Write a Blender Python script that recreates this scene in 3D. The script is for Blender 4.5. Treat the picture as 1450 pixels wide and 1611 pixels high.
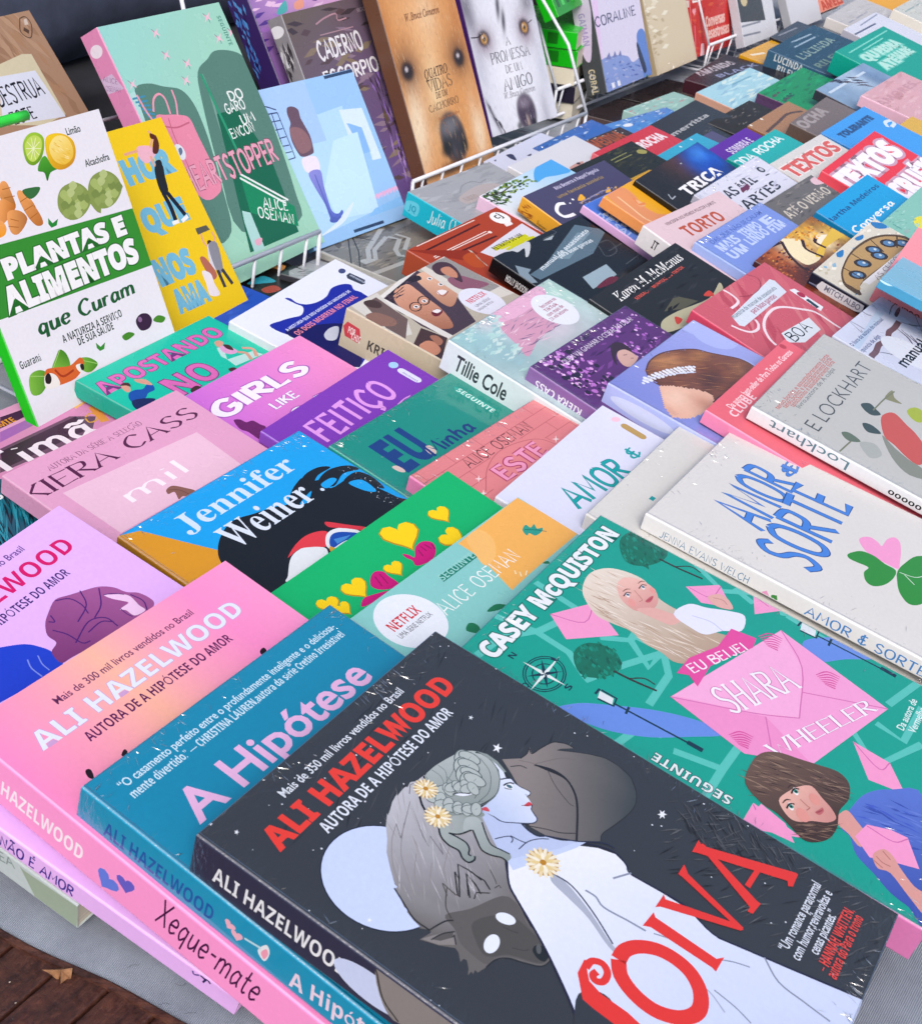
import bpy, bmesh, math, random, unicodedata
from mathutils import Vector, Matrix, noise as mnoise

scene = bpy.context.scene
for o in list(bpy.data.objects):
    bpy.data.objects.remove(o)
col = scene.collection
R = math.radians

# ---------------------------------------------------------------- camera
cam_data = bpy.data.cameras.new('camera')
cam_data.sensor_fit = 'HORIZONTAL'
cam_data.sensor_width = 36.0
cam_data.lens = 36.0 * 2016.7 / 1450.0
cam_data.clip_start = 0.02
cam_data.clip_end = 60.0
cam_data.dof.use_dof = True
cam_data.dof.focus_distance = 0.8
cam_data.dof.aperture_fstop = 45.0
cam = bpy.data.objects.new('camera', cam_data)
col.objects.link(cam)
scene.camera = cam
pitch, roll = R(32.43105), R(4.32369)
fw = Vector((0, math.cos(pitch), -math.sin(pitch)))
rt = Vector((1, 0, 0))
dn = fw.cross(rt)
cr, sr = math.cos(roll), math.sin(roll)
xr, yd = cr * rt - sr * dn, sr * rt + cr * dn
cam.matrix_world = Matrix(((xr.x, -yd.x, -fw.x, 0), (xr.y, -yd.y, -fw.y, 0),
                           (xr.z, -yd.z, -fw.z, 0.4732115), (0, 0, 0, 1)))

# ---------------------------------------------------------------- daylight: bright open shade
SUN_EL, SUN_AZ = 46.0, 172.0
world = bpy.data.worlds.new('World')
scene.world = world
world.use_nodes = True
wn = world.node_tree
sky = wn.nodes.new('ShaderNodeTexSky')
sky.sky_type = 'NISHITA'
sky.sun_disc = False
sky.sun_elevation = R(SUN_EL)
sky.sun_rotation = R(SUN_AZ)
sky.air_density = 1.0
sky.dust_density = 3.5
sky.ozone_density = 1.0
wn.links.new(sky.outputs[0], wn.nodes['Background'].inputs[0])
wn.nodes['Background'].inputs[1].default_value = 0.13
sun_data = bpy.data.lights.new('sun', 'SUN')
sun_data.energy = 1.3
sun_data.angle = R(30)
sun_data.color = (1.0, 0.95, 0.9)
sun = bpy.data.objects.new('sun', sun_data)
col.objects.link(sun)
az, el = R(SUN_AZ), R(SUN_EL)
sd = Vector((math.sin(az) * math.cos(el), math.cos(az) * math.cos(el), math.sin(el)))
sun.rotation_mode = 'QUATERNION'
sun.rotation_quaternion = sd.to_track_quat('Z', 'Y')
scene.view_settings.view_transform = 'Standard'
scene.view_settings.look = 'None'
scene.view_settings.exposure = 0.58
scene.view_settings.gamma = 1.0
scene.cycles.max_bounces = 8

# ---------------------------------------------------------------- colour and materials
def lin(h):
    h = h.lstrip('#')
    if len(h) == 3:
        h = ''.join(c * 2 for c in h)
    out = []
    for i in (0, 2, 4):
        c = int(h[i:i + 2], 16) / 255
        out.append(c / 12.92 if c <= 0.04045 else ((c + 0.055) / 1.055) ** 2.4)
    return out

ALB = 0.84          # a print never reflects everything
def ink(h):
    c = [v * ALB for v in lin(h)]
    y = 0.2126 * c[0] + 0.7152 * c[1] + 0.0722 * c[2]
    return [min(max(y + (v - y) * 1.06 - 0.006 * (1 - v), 0.005), 0.82) for v in c]

def material(name):
    m = bpy.data.materials.new(name)
    m.use_nodes = True
    nt = m.node_tree
    return m, nt, nt.nodes, nt.links, nt.nodes['Principled BSDF']

def tex_noise(nt, scale, detail=4, rough=0.55, vec=None):
    n = nt.nodes.new('ShaderNodeTexNoise')
    n.inputs['Scale'].default_value = scale
    n.inputs['Detail'].default_value = detail
    n.inputs['Roughness'].default_value = rough
    if vec is not None:
        nt.links.new(vec, n.inputs['Vector'])
    return n.outputs['Fac']

def ramp(nt, fac, stops):
    r = nt.nodes.new('ShaderNodeValToRGB')
    while len(r.color_ramp.elements) < len(stops):
        r.color_ramp.elements.new(0.5)
    for e, (p, c) in zip(r.color_ramp.elements, stops):
        e.position = p
        e.color = (*c, 1) if len(c) == 3 else c
    nt.links.new(fac, r.inputs['Fac'])
    return r.outputs['Color']

def bump(nt, height, strength, dist=0.001):
    b = nt.nodes.new('ShaderNodeBump')
    b.inputs['Strength'].default_value = strength
    b.inputs['Distance'].default_value = dist
    nt.links.new(height, b.inputs['Height'])
    return b.outputs['Normal']

def mathn(nt, op, a, b=None):
    m = nt.nodes.new('ShaderNodeMath')
    m.operation = op
    for i, v in enumerate((a, b)):
        if v is None:
            continue
        if isinstance(v, (int, float)):
            m.inputs[i].default_value = v
        else:
            nt.links.new(v, m.inputs[i])
    return m.outputs[0]

def paper_material(name, rough, spec, film=False, wear=0.05):
    """printed board: the ink colour comes from the print itself (colour attribute), with faint
    fibre and handling wear; film = shrink-wrapped, a clear coat that crinkles near the edges"""
    m, nt, N, L, P = material(name)
    a = N.new('ShaderNodeAttribute')
    a.attribute_name = 'ink'
    tc = N.new('ShaderNodeTexCoord')
    oi = N.new('ShaderNodeObjectInfo')
    add = N.new('ShaderNodeVectorMath')
    add.operation = 'ADD'
    L.new(tc.outputs['Object'], add.inputs[0])
    cx = N.new('ShaderNodeCombineXYZ')
    L.new(mathn(nt, 'MULTIPLY', oi.outputs['Random'], 7.0), cx.inputs[0])
    L.new(mathn(nt, 'MULTIPLY', oi.outputs['Random'], 13.0), cx.inputs[1])
    L.new(cx.outputs[0], add.inputs[1])
    v = add.outputs[0]
    fine = tex_noise(nt, 420, 3, 0.6, v)
    broad = tex_noise(nt, 22, 4, 0.6, v)
    mr = ramp(nt, mathn(nt, 'ADD', mathn(nt, 'MULTIPLY', fine, 0.6), mathn(nt, 'MULTIPLY', broad, 0.4)),
              [(0.3, (1 - wear * 1.6,) * 3), (0.7, (1.0,) * 3)])
    mx = N.new('ShaderNodeMix')
    mx.data_type = 'RGBA'
    mx.blend_type = 'MULTIPLY'
    mx.inputs['Factor'].default_value = 1.0
    L.new(a.outputs['Color'], mx.inputs[6])
    L.new(mr, mx.inputs[7])
    L.new(mx.outputs[2], P.inputs['Base Color'])
    L.new(mathn(nt, 'ADD', mathn(nt, 'MULTIPLY', broad, 0.22), rough - 0.11), P.inputs['Roughness'])
    P.inputs['Specular IOR Level'].default_value = spec
    flat = bump(nt, mathn(nt, 'ADD', mathn(nt, 'MULTIPLY', fine, 0.05), tex_noise(nt, 9, 2, 0.5, v)), 0.12, 0.0024)
    L.new(flat, P.inputs['Normal'])
    if film:
        uv = N.new('ShaderNodeUVMap')
        uv.uv_map = 'cover'
        sp = N.new('ShaderNodeSeparateXYZ')
        L.new(uv.outputs[0], sp.inputs[0])
        eu = mathn(nt, 'MINIMUM', sp.outputs[0], mathn(nt, 'SUBTRACT', 1.0, sp.outputs[0]))
        ev = mathn(nt, 'MINIMUM', sp.outputs[1], mathn(nt, 'SUBTRACT', 1.0, sp.outputs[1]))
        e = mathn(nt, 'MINIMUM', eu, ev)
        mask = ramp(nt, e, [(0.0, (0.8,) * 3), (0.03, (0.35,) * 3), (0.08, (0.04,) * 3), (0.2, (0.0,) * 3)])
        mp = N.new('ShaderNodeMapping')
        mp.inputs['Scale'].default_value = (1.0, 3.2, 1.0)
        mp.inputs['Rotation'].default_value = (0, 0, 0.5)
        L.new(v, mp.inputs['Vector'])
        w1 = N.new('ShaderNodeTexNoise')
        w1.inputs['Scale'].default_value = 120
        w1.inputs['Detail'].default_value = 5
        w1.inputs['Distortion'].default_value = 1.6
        L.new(mp.outputs[0], w1.inputs['Vector'])
        vo = N.new('ShaderNodeTexVoronoi')
        vo.feature = 'DISTANCE_TO_EDGE'
        vo.inputs['Scale'].default_value = 60
        L.new(mp.outputs[0], vo.inputs['Vector'])
        crease = ramp(nt, vo.outputs['Distance'], [(0.0, (1,) * 3), (0.12, (0,) * 3)])
        hgt = mathn(nt, 'MULTIPLY', mathn(nt, 'ADD', w1.outputs['Fac'], mathn(nt, 'MULTIPLY', crease, 0.35)), mask)
        hgt = mathn(nt, 'ADD', hgt, mathn(nt, 'MULTIPLY', tex_noise(nt, 13, 2, 0.5, v), 1.5))
        P.inputs['Coat Weight'].default_value = 1.0
        P.inputs['Coat Roughness'].default_value = 0.07
        P.inputs['Coat IOR'].default_value = 1.45
        L.new(bump(nt, hgt, 0.6, 0.0025), P.inputs['Coat Normal'])
    return m

MAT = {
    'm': paper_material('matt_cover_board', 0.5, 0.28),
    'g': paper_material('glossy_cover_board', 0.27, 0.4),
    'f': paper_material('shrink_wrapped_cover_board', 0.45, 0.2, film=True),
}

def page_material():
    m, nt, N, L, P = material('cut_page_edges')
    tc = N.new('ShaderNodeTexCoord')
    mp = N.new('ShaderNodeMapping')
    mp.inputs['Scale'].default_value = (3, 3, 1900)
    L.new(tc.outputs['Object'], mp.inputs['Vector'])
    n = tex_noise(nt, 1.0, 2, 0.7, mp.outputs[0])
    L.new(ramp(nt, n, [(0.3, (0.36, 0.31, 0.24)), (0.62, (0.70, 0.65, 0.55))]), P.inputs['Base Color'])
    P.inputs['Roughness'].default_value = 0.9
    L.new(bump(nt, n, 0.6, 0.0006), P.inputs['Normal'])
    return m
MAT['pages'] = page_material()
def film_material():
    m, nt, N, L, P = material('clear_shrink_film')
    N.remove(P)
    tr_, gl, mx = N.new('ShaderNodeBsdfTransparent'), N.new('ShaderNodeBsdfGlossy'), N.new('ShaderNodeMixShader')
    gl.inputs['Roughness'].default_value = 0.16
    tc = N.new('ShaderNodeTexCoord')
    L.new(mathn(nt, 'ADD', mathn(nt, 'MULTIPLY', tex_noise(nt, 160, 2, 0.5, tc.outputs['Object']), 0.5), 0.22), mx.inputs[0])
    L.new(tr_.outputs[0], mx.inputs[1])
    L.new(gl.outputs[0], mx.inputs[2])
    L.new(mx.outputs[0], N['Material Output'].inputs[0])
    return m
MAT['film'] = film_material()

# ---------------------------------------------------------------- lettering
def _map(s, up, lo):
    o = ''
    for c in s:
        if 'A' <= c <= 'Z':
            o += chr(up + ord(c) - 65)
        elif 'a' <= c <= 'z':
            o += chr(lo + ord(c) - 97)
        else:
            o += c
    return o
STY = {'s': (0x1D400, 0x1D41A), 'i': (0x1D434, 0x1D44E), 'c': (0x1D4D0, 0x1D4EA), 'b': (0x1D5D4, 0x1D5EE)}
_tcache = {}
def text_faces(body, style, weight):
    """flat outline of a line of type: (list of polygons, width, cap height)"""
    key = (body, style, weight)
    if key in _tcache:
        return _tcache[key]
    c = bpy.data.curves.new('type', 'FONT')
    c.body = _map(body, *STY[style]) if style in STY else body
    c.size = 1.0
    c.offset = weight
    c.resolution_u = 3
    o = bpy.data.objects.new('type', c)
    me = bpy.data.meshes.new_from_object(o)
    polys = [[(me.vertices[i].co.x, me.vertices[i].co.y) for i in p.vertices] for p in me.polygons]
    bpy.data.objects.remove(o)
    bpy.data.curves.remove(c)
    bpy.data.meshes.remove(me)
    xs = [x for p in polys for x, y in p] or [0, 1]
    cap = 0.73 if style == 'n' else 0.68
    r = (polys, min(xs), max(xs) - min(xs), cap)
    _tcache[key] = r
    return r

# drawn letters: strokes in a box one unit high; ~ marks a curve
GL = {
'A': (.72, '0,0 .36,1 .72,0|.14,.34 .6,.38'), 'B': (.6, '.04,0 .06,1|~.06,.98 .5,.9 .44,.62 .08,.53|~.08,.53 .62,.42 .52,.06 .04,.02'),
'C': (.66, '~.64,.82 .4,1 .08,.7 .06,.3 .34,.0 .64,.16'), 'D': (.66, '.05,0 .06,1|~.06,.99 .5,.88 .64,.48 .46,.1 .05,.01'),
'E': (.54, '.52,.96 .05,1 .05,0 .54,.04|.06,.52 .44,.54'), 'F': (.52, '.52,.97 .05,1 .04,0|.05,.52 .42,.54'),
'G': (.7, '~.64,.84 .36,1 .05,.62 .12,.14 .42,.0 .64,.2 .64,.42|.4,.42 .7,.44'), 'H': (.64, '.05,0 .05,1|.6,0 .6,1|.05,.5 .6,.53'),
'I': (.16, '.08,0 .08,1'), 'J': (.5, '~.44,1 .44,.3 .3,.0 .06,.12'), 'K': (.62, '.05,0 .05,1|.58,1 .08,.46|.2,.56 .62,0'),
'L': (.5, '.05,1 .05,.02 .5,.04'), 'M': (.84, '.03,0 .12,1 .42,.3 .72,1 .82,0'), 'N': (.66, '.05,0 .06,1 .6,.02 .6,1'),
'O': (.74, '~.37,1 .1,.84 .04,.46 .16,.1 .38,0 .62,.14 .7,.54 .6,.88 .37,1'), 'P': (.58, '.05,0 .05,1|~.05,.99 .5,.92 .54,.66 .4,.48 .06,.44'),
'Q': (.76, '~.37,1 .1,.84 .04,.46 .16,.1 .38,0 .62,.14 .7,.54 .6,.88 .37,1|.46,.24 .76,-.06'),
'R': (.62, '.05,0 .05,1|~.05,.99 .5,.92 .52,.66 .4,.52 .06,.48|.22,.48 .62,0'),
'S': (.56, '~.52,.86 .3,1 .06,.84 .12,.6 .42,.44 .54,.22 .34,.0 .04,.14'), 'T': (.6, '0,.97 .6,1|.3,1 .3,0'),
'U': (.64, '~.05,1 .05,.4 .14,.06 .34,0 .54,.1 .6,.42 .6,1'), 'V': (.66, '0,1 .32,0 .66,1'), 'W': (.9, '0,1 .22,0 .45,.72 .68,0 .9,1'),
'X': (.62, '0,1 .62,0|.6,1 0,0'), 'Y': (.62, '0,1 .31,.48|.62,1 .26,0'), 'Z': (.58, '.04,.97 .56,.98 .02,.03 .58,.04'),
'&': (.62, '~.56,.96 .2,.9 .16,.62 .46,.52 .1,.44 .08,.14 .4,.02 .62,.2|.3,1.15 .32,-.12'), '-': (.36, '.04,.45 .34,.46'), '.': (.1, '.04,0 .06,.04'),
',': (.1, '.06,.06 0,-.12'), ' ': (.3, ''), '~': (.4, '~.0,1.12 .12,1.22 .26,1.12 .4,1.22'),
'm': (.8, '.05,.6 .05,0|~.05,.4 .2,.6 .38,.5 .4,.0|~.4,.4 .55,.6 .73,.5 .76,0'), 'i': (.14, '.07,.6 .07,0|.06,.84 .08,.88'),
'l': (.14, '.07,1 .07,0'), 'a': (.5, '~.44,.5 .2,.6 .04,.3 .16,.0 .42,.2|~.44,.6 .42,.2 .52,0'), 'c': (.42, '~.42,.5 .2,.6 .04,.3 .2,0 .42,.12'),
'e': (.48, '~.06,.32 .42,.36 .4,.56 .2,.6 .04,.3 .2,.0 .46,.12'), 'q': (.5, '~.42,.52 .2,.6 .04,.3 .18,.02 .42,.24|.44,.6 .42,-.3'),
'u': (.5, '~.05,.6 .06,.15 .2,.0 .4,.2 .44,.6|.44,.6 .48,0'), 't': (.36, '~.16,.95 .14,.2 .24,.0 .36,.08|0,.6 .34,.63'),
'n': (.5, '.05,.6 .05,0|~.05,.38 .2,.6 .4,.5 .44,0'), 'h': (.5, '.05,1 .05,0|~.05,.38 .2,.6 .4,.5 .44,0'), 'r': (.36, '.05,.6 .05,0|~.05,.36 .18,.58 .36,.56'),
'o': (.5, '~.25,.6 .08,.5 .06,.2 .22,.0 .42,.14 .44,.44 .25,.6'), 's': (.4, '~.36,.52 .18,.6 .06,.46 .2,.32 .36,.16 .2,.0 .02,.08'), 'v': (.44, '0,.6 .2,0 .44,.6'),
'd': (.5, '~.42,.5 .2,.6 .04,.3 .16,.0 .42,.2|.44,1 .46,0'), 'g': (.5, '~.42,.52 .2,.6 .04,.3 .18,.02 .42,.24|~.44,.6 .42,-.2 .2,-.34 .04,-.22'),
}
def catmull(pts, closed=False, k=4):
    if len(pts) < 3:
        return list(pts)
    out = []
    n = len(pts)
    rng = range(n if closed else n - 1)
    for i in rng:
        p1, p2 = pts[i], pts[(i + 1) % n]
        p0 = pts[i - 1] if (closed or i > 0) else (2 * p1[0] - p2[0], 2 * p1[1] - p2[1])
        p3 = pts[(i + 2) % n] if (closed or i + 2 < n) else (2 * p2[0] - p1[0], 2 * p2[1] - p1[1])
        for j in range(k):
            t = j / k
            out.append(tuple(0.5 * (2 * p1[a] + (p2[a] - p0[a]) * t + (2 * p0[a] - 5 * p1[a] + 4 * p2[a] - p3[a]) * t * t
                                    + (3 * p1[a] - p0[a] - 3 * p2[a] + p3[a]) * t ** 3) for a in (0, 1)))
    if not closed:
        out.append(pts[-1])
    return out

def stroke_strips(pts, w, taper=False, thin=1.0):
    """quads along a line, w wide; thin < 1 draws sideways strokes thinner, as a broad nib does"""
    n = len(pts)
    L, Rr = [], []
    for i in range(n):
        a, b = pts[max(i - 1, 0)], pts[min(i + 1, n - 1)]
        dx, dy = b[0] - a[0], b[1] - a[1]
        d = math.hypot(dx, dy) or 1e-9
        ww = w / 2
        if thin < 1.0:
            ww *= thin + (1 - thin) * abs(dy / d)
        if taper:
            t = i / max(n - 1, 1)
            ww *= 0.25 + 0.75 * math.sin(math.pi * min(max(0.08 + 0.84 * t, 0), 1))
        nx, ny = -dy / d * ww, dx / d * ww
        L.append((pts[i][0] + nx, pts[i][1] + ny))
        Rr.append((pts[i][0] - nx, pts[i][1] - ny))
    return [[L[i], Rr[i], Rr[i + 1], L[i + 1]] for i in range(n - 1)]

MARKS = {'\u0303': '~.1,{h} .25,{k} .42,{h} .56,{k}', '\u0301': '.28,{h} .44,{k}', '\u0327': '~.36,0 .42,-.12 .26,-.2', '\u0302': '.12,{h} .3,{k} .48,{h}'}
def drawn_text(body, width, thin, serif):
    x, strokes = 0.0, []
    for ch in body:
        nf = unicodedata.normalize('NFD', ch)
        g = GL.get(nf[0]) or GL.get(nf[0].upper()) or GL[' ']
        for mk in nf[1:]:
            if mk in MARKS:
                low = nf[0].islower()
                g = (g[0], g[1] + '|' + MARKS[mk].format(h=.74 if low else 1.14, k=.84 if low else 1.28))
        for s in g[1].split('|'):
            if not s:
                continue
            cur = s.startswith('~')
            pts = [tuple(float(v) for v in q.split(',')) for q in s.lstrip('~').split()]
            if cur:
                pts = catmull(pts, False, 4)
            strokes.append([(x + px, py) for px, py in pts])
        x += g[0] + 0.16
    polys = []
    for st in strokes:
        polys.append(stroke_strips(st, width, thin=thin))
        if serif:
            for e in (st[0], st[-1]):
                if e[1] < 0.06 or e[1] > 0.94:
                    polys.append([[(e[0] - serif, e[1] - .03), (e[0] + serif, e[1] - .03), (e[0] + serif, e[1] + .03), (e[0] - serif, e[1] + .03)]])
    return polys, x - 0.16

# ---------------------------------------------------------------- printed sheets
def clip_poly(pts, x0, y0, x1, y1):
    for ax, v, s in ((0, x0, 1), (0, x1, -1), (1, y0, 1), (1, y1, -1)):
        out = []
        n = len(pts)
        for i in range(n):
            a, b = pts[i], pts[(i + 1) % n]
            ia, ib = (a[ax] - v) * s >= 0, (b[ax] - v) * s >= 0
            if ia:
                out.append(a)
            if ia != ib:
                t = (v - a[ax]) / (b[ax] - a[ax])
                out.append(tuple(a[k] + t * (b[k] - a[k]) for k in (0, 1)))
        pts = out
        if len(pts) < 3:
            return []
    return pts

STEP = 6e-6
class Print:
    """flat printing on one face of a book: layers of ink a few hundredths of a millimetre apart"""
    def __init__(self, w, h):
        self.w, self.h = w, h
        self.faces, self.boxes = [], []
    def layer(self, pts):
        b = (min(p[0] for p in pts), min(p[1] for p in pts), max(p[0] for p in pts), max(p[1] for p in pts))
        lv = 1
        for l, q in self.boxes:
            if l >= lv and b[0] <= q[2] and q[0] <= b[2] and b[1] <= q[3] and q[1] <= b[3]:
                lv = l + 1
        self.boxes.append((lv, b))
        return lv
    def put(self, polys, colour, grad=None):
        """colour: linear rgb, or grad = (c0, c1, (x0,y0), (x1,y1))"""
        cl = []
        for p in polys:
            q = clip_poly(p, 0, 0, self.w, self.h)
            if len(q) >= 3:
                cl.append(q)
        if not cl:
            return
        lv = self.layer([pt for p in cl for pt in p])
        for p in cl:
            if grad:
                c0, c1, a, b = grad
                dx, dy = b[0] - a[0], b[1] - a[1]
                dd = dx * dx + dy * dy
                cs = []
                for x, y in p:
                    t = min(max(((x - a[0]) * dx + (y - a[1]) * dy) / dd, 0), 1)
                    cs.append([c0[i] + (c1[i] - c0[i]) * t for i in range(3)])
            else:
                cs = [colour] * len(p)
            self.faces.append((p, lv, cs))
    def stroke(self, pts, w, colour, taper=False):
        # each bend as its own quad chain on one level; joins are mitred so faces never overlap
        self.put(stroke_strips(pts, w, taper), colour)
    def run(self, ops):
        U = 0.01
        for op in ops:
            k = op[0]
            if k in 'PQ':
                c, f = op[1], op[2]
                pts = [(f[i] * U, f[i + 1] * U) for i in range(0, len(f), 2)]
                if k == 'Q':
                    pts = catmull(pts, True, 4)
                self.put([pts], ink(c))
            elif k == 'S':              # smooth outline filled with a printed gradient
                c0, c1, g, f = op[1:5]
                pts = catmull([(f[i] * U, f[i + 1] * U) for i in range(0, len(f), 2)], True, 4)
                self.put([pts], None, (ink(c0), ink(c1), (g[0] * U, g[1] * U), (g[2] * U, g[3] * U)))
            elif k == 'A':              # airbrushed picture: soft and hard blobs of ink over a ground colour
                base, nx, ny, (x0, y0, x1, y1), blobs, (amp, fx, fy, fa), sd_, msk = op[1:9]
                bc = ink(base)
                bl = [(ink(b[0]), b[1] * U, b[2] * U, b[3] * U, b[4] * U, math.cos(R(b[5])), math.sin(R(b[5])), b[6] / 100, b[7]) for b in blobs]
                ca, sa = math.cos(R(fa)), math.sin(R(fa))
                mp = [(msk[i] * U, msk[i + 1] * U) for i in range(0, len(msk), 2)] if msk else None
                def tone(x, y):
                    c = list(bc)
                    for bcol, bx, by, rx, ry, cb, sb, st, hd in bl:
                        dx, dy = x - bx, y - by
                        q = ((dx * cb + dy * sb) / rx) ** 2 + ((-dx * sb + dy * cb) / ry) ** 2
                        if q < 9:
                            a = st * math.exp(-q ** hd)
                            c = [c[i] + (bcol[i] - c[i]) * a for i in range(3)]
                    if amp:
                        u, v = x * ca + y * sa, -x * sa + y * ca
                        m = 1 + amp / 100 * (mnoise.noise((u * fx, v * fy, sd_)) + 0.6 * mnoise.noise((u * fx * 2.3, v * fy * 2.3, sd_ + 9)))
                        c = [min(max(q * m, 0.004), 0.82) for q in c]
                    return c
                lv = self.layer([(x0 * U, y0 * U), (x1 * U, y1 * U)])
                P_ = [[(x0 * U + (x1 - x0) * U * i / nx, y0 * U + (y1 - y0) * U * j / ny) for j in range(ny + 1)] for i in range(nx + 1)]
                C_ = [[tone(*q) for q in r_] for r_ in P_]
                for i in range(nx):
                    for j in range(ny):
                        q = [P_[i][j], P_[i + 1][j], P_[i + 1][j + 1], P_[i][j + 1]]
                        cs = [C_[i][j], C_[i + 1][j], C_[i + 1][j + 1], C_[i][j + 1]]
                        cx, cy = (q[0][0] + q[2][0]) / 2, (q[0][1] + q[2][1]) / 2
                        if mp:
                            ins = False
                            for a in range(len(mp)):
                                (xa, ya), (xb, yb) = mp[a], mp[a - 1]
                                if (ya > cy) != (yb > cy) and cx < (xb - xa) * (cy - ya) / (yb - ya) + xa:
                                    ins = not ins
                            if not ins:
                                continue
                        if min(v[0] for v in q) < 0 or min(v[1] for v in q) < 0 or max(v[0] for v in q) > self.w or max(v[1] for v in q) > self.h:
                            continue
                        self.faces.append((q, lv, cs))
            elif k == 'G':
                c0, c1, g, f = op[1:5]
                pts = [(f[i] * U, f[i + 1] * U) for i in range(0, len(f), 2)]
                self.put([pts], None, (ink(c0), ink(c1), (g[0] * U, g[1] * U), (g[2] * U, g[3] * U)))
            elif k in 'LM':
                c, w, f = op[1:4]
                pts = [(f[i] * U, f[i + 1] * U) for i in range(0, len(f), 2)]
                if k == 'M':
                    pts = catmull(pts, False, 4)
                self.stroke(pts, w * U, ink(c), taper=(len(op) > 4))
            elif k == 'E':
                c, (x, y, rx, ry, a) = op[1], op[2]
                ca, sa = math.cos(R(a)), math.sin(R(a))
                n = 22 if rx < 120 else 48
                self.put([[(x * U + ca * rx * U * math.cos(t) - sa * ry * U * math.sin(t),
                            y * U + sa * rx * U * math.cos(t) + ca * ry * U * math.sin(t))
                           for t in [2 * math.pi * i / n for i in range(n)]]], ink(c))
            elif k == 'T':
                sty, c, s, (x0, y0, x1, y1), H = op[1:6]
                ex = op[6] if len(op) > 6 else {}
                x0, y0, x1, y1, H = (v * U for v in (x0, y0, x1, y1, H))
                ln = math.hypot(x1 - x0, y1 - y0) or 1e-6
                ux, uy = (x1 - x0) / ln, (y1 - y0) / ln
                sh = ex.get('sh', 0.0)
                if sty in 'hHr':
                    wd = ex.get('w', {'h': .09, 'H': .16, 'r': .13}[sty])
                    def build(extra):
                        ps, tw = drawn_text(s, wd + extra, ex.get('th', {'h': 1, 'H': 1, 'r': .3}[sty]), ex.get('sf', .1 if sty == 'r' else 0))
                        return [p for p in ps], 0.0, tw, 1.0
                else:
                    def build(extra):
                        pl, mn, tw, cp = text_faces(s, sty, ex.get('w', 0.0) + extra)
                        return [pl], mn, tw, cp
                for extra, cc in ([(ex['o'], ex['oc'])] if 'o' in ex else []) + [(0.0, c)]:
                    grp, mn, tw, cp = build(extra)
                    if extra:
                        g0, mn, tw, cp = build(0.0)
                    sx, sy = ln / tw, H / cp
                    for g in grp:
                        pl = []
                        for p in g:
                            q = []
                            for px, py in p:
                                px = (px - mn) * sx + sh * py * sy
                                py = py * sy
                                q.append((x0 + ux * px - uy * py, y0 + uy * px + ux * py))
                            pl.append(q)
                        self.put(pl, ink(cc))
            elif k == 'D':              # speckle: n small discs
                c, n, r0, r1, (x0, y0, x1, y1), sd_ = op[1:7]
                rnd = random.Random(sd_)
                pl = []
                for _ in range(n):
                    x, y = rnd.uniform(x0, x1) * U, rnd.uniform(y0, y1) * U
                    r = rnd.uniform(r0, r1) * U
                    a0 = rnd.uniform(0, 6)
                    pl.append([(x + r * math.cos(a0 + t * 1.047), y + r * math.sin(a0 + t * 1.047)) for t in range(6)])
                for p in pl:
                    self.put([p], ink(c))
            elif k == 'F':              # painterly hair or brush strokes inside an outline
                cs, n, ln, w, ang, f, sd_ = op[1:8]
                rnd = random.Random(sd_)
                poly = [(f[i] * U, f[i + 1] * U) for i in range(0, len(f), 2)]
                bx0, bx1 = min(p[0] for p in poly), max(p[0] for p in poly)
                by0, by1 = min(p[1] for p in poly), max(p[1] for p in poly)
                lv0 = self.layer(poly)
                for i in range(n):
                    for _ in range(30):
                        x, y = rnd.uniform(bx0, bx1), rnd.uniform(by0, by1)
                        ins = False
                        for j in range(len(poly)):
                            (xa, ya), (xb, yb) = poly[j], poly[j - 1]
                            if (ya > y) != (yb > y) and x < (xb - xa) * (y - ya) / (yb - ya) + xa:
                                ins = not ins
                        if ins:
                            break
                    a = R(ang + rnd.uniform(-16, 16))
                    l, ww = ln * U * rnd.uniform(.5, 1.2), w * U * rnd.uniform(.5, 1.2)
                    dx, dy = math.cos(a) * l / 2, math.sin(a) * l / 2
                    nx, ny = -math.sin(a) * ww / 2, math.cos(a) * ww / 2
                    p = clip_poly([(x - dx, y - dy), (x + nx, y + ny), (x + dx, y + dy), (x - nx, y - ny)], 0, 0, self.w, self.h)
                    if len(p) >= 3:
                        self.faces.append((p, lv0 + 0.12 * (i % 60) + 0.1, [ink(rnd.choice(cs))] * len(p)))
                self.boxes.append((lv0 + 8, (bx0, by0, bx1, by1)))

def mesh_object(name, verts, faces, cols, mat, parent=None, uvs=None):
    me = bpy.data.meshes.new(name)
    me.from_pydata(verts, [], faces)
    ca = me.color_attributes.new('ink', 'FLOAT_COLOR', 'CORNER')
    flat = []
    for f, c in zip(faces, cols):
        cl = c if isinstance(c[0], (list, tuple)) else [c] * len(f)
        for q in cl:
            flat += [q[0], q[1], q[2], 1.0]
    ca.data.foreach_set('color', flat)
    if uvs:
        ul = me.uv_layers.new(name='cover')
        fl = []
        for f in faces:
            for i in f:
                fl += list(uvs[i])
        ul.data.foreach_set('uv', fl)
    me.materials.append(mat)
    me.update()
    o = bpy.data.objects.new(name, me)
    col.objects.link(o)
    if parent is not None:
        o.parent = parent
    return o

def box_faces(v, f, c, x0, y0, z0, x1, y1, z1, colour, edge=None):
    b = len(v)
    v += [(x0, y0, z0), (x1, y0, z0), (x1, y1, z0), (x0, y1, z0), (x0, y0, z1), (x1, y0, z1), (x1, y1, z1), (x0, y1, z1)]
    for q in ((3, 2, 1, 0), (4, 5, 6, 7), (0, 1, 5, 4), (1, 2, 6, 5), (2, 3, 7, 6), (3, 0, 4, 7)):
        f.append([b + i for i in q])
        c.append(edge if edge and q not in ((3, 2, 1, 0), (4, 5, 6, 7)) else colour)

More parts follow.
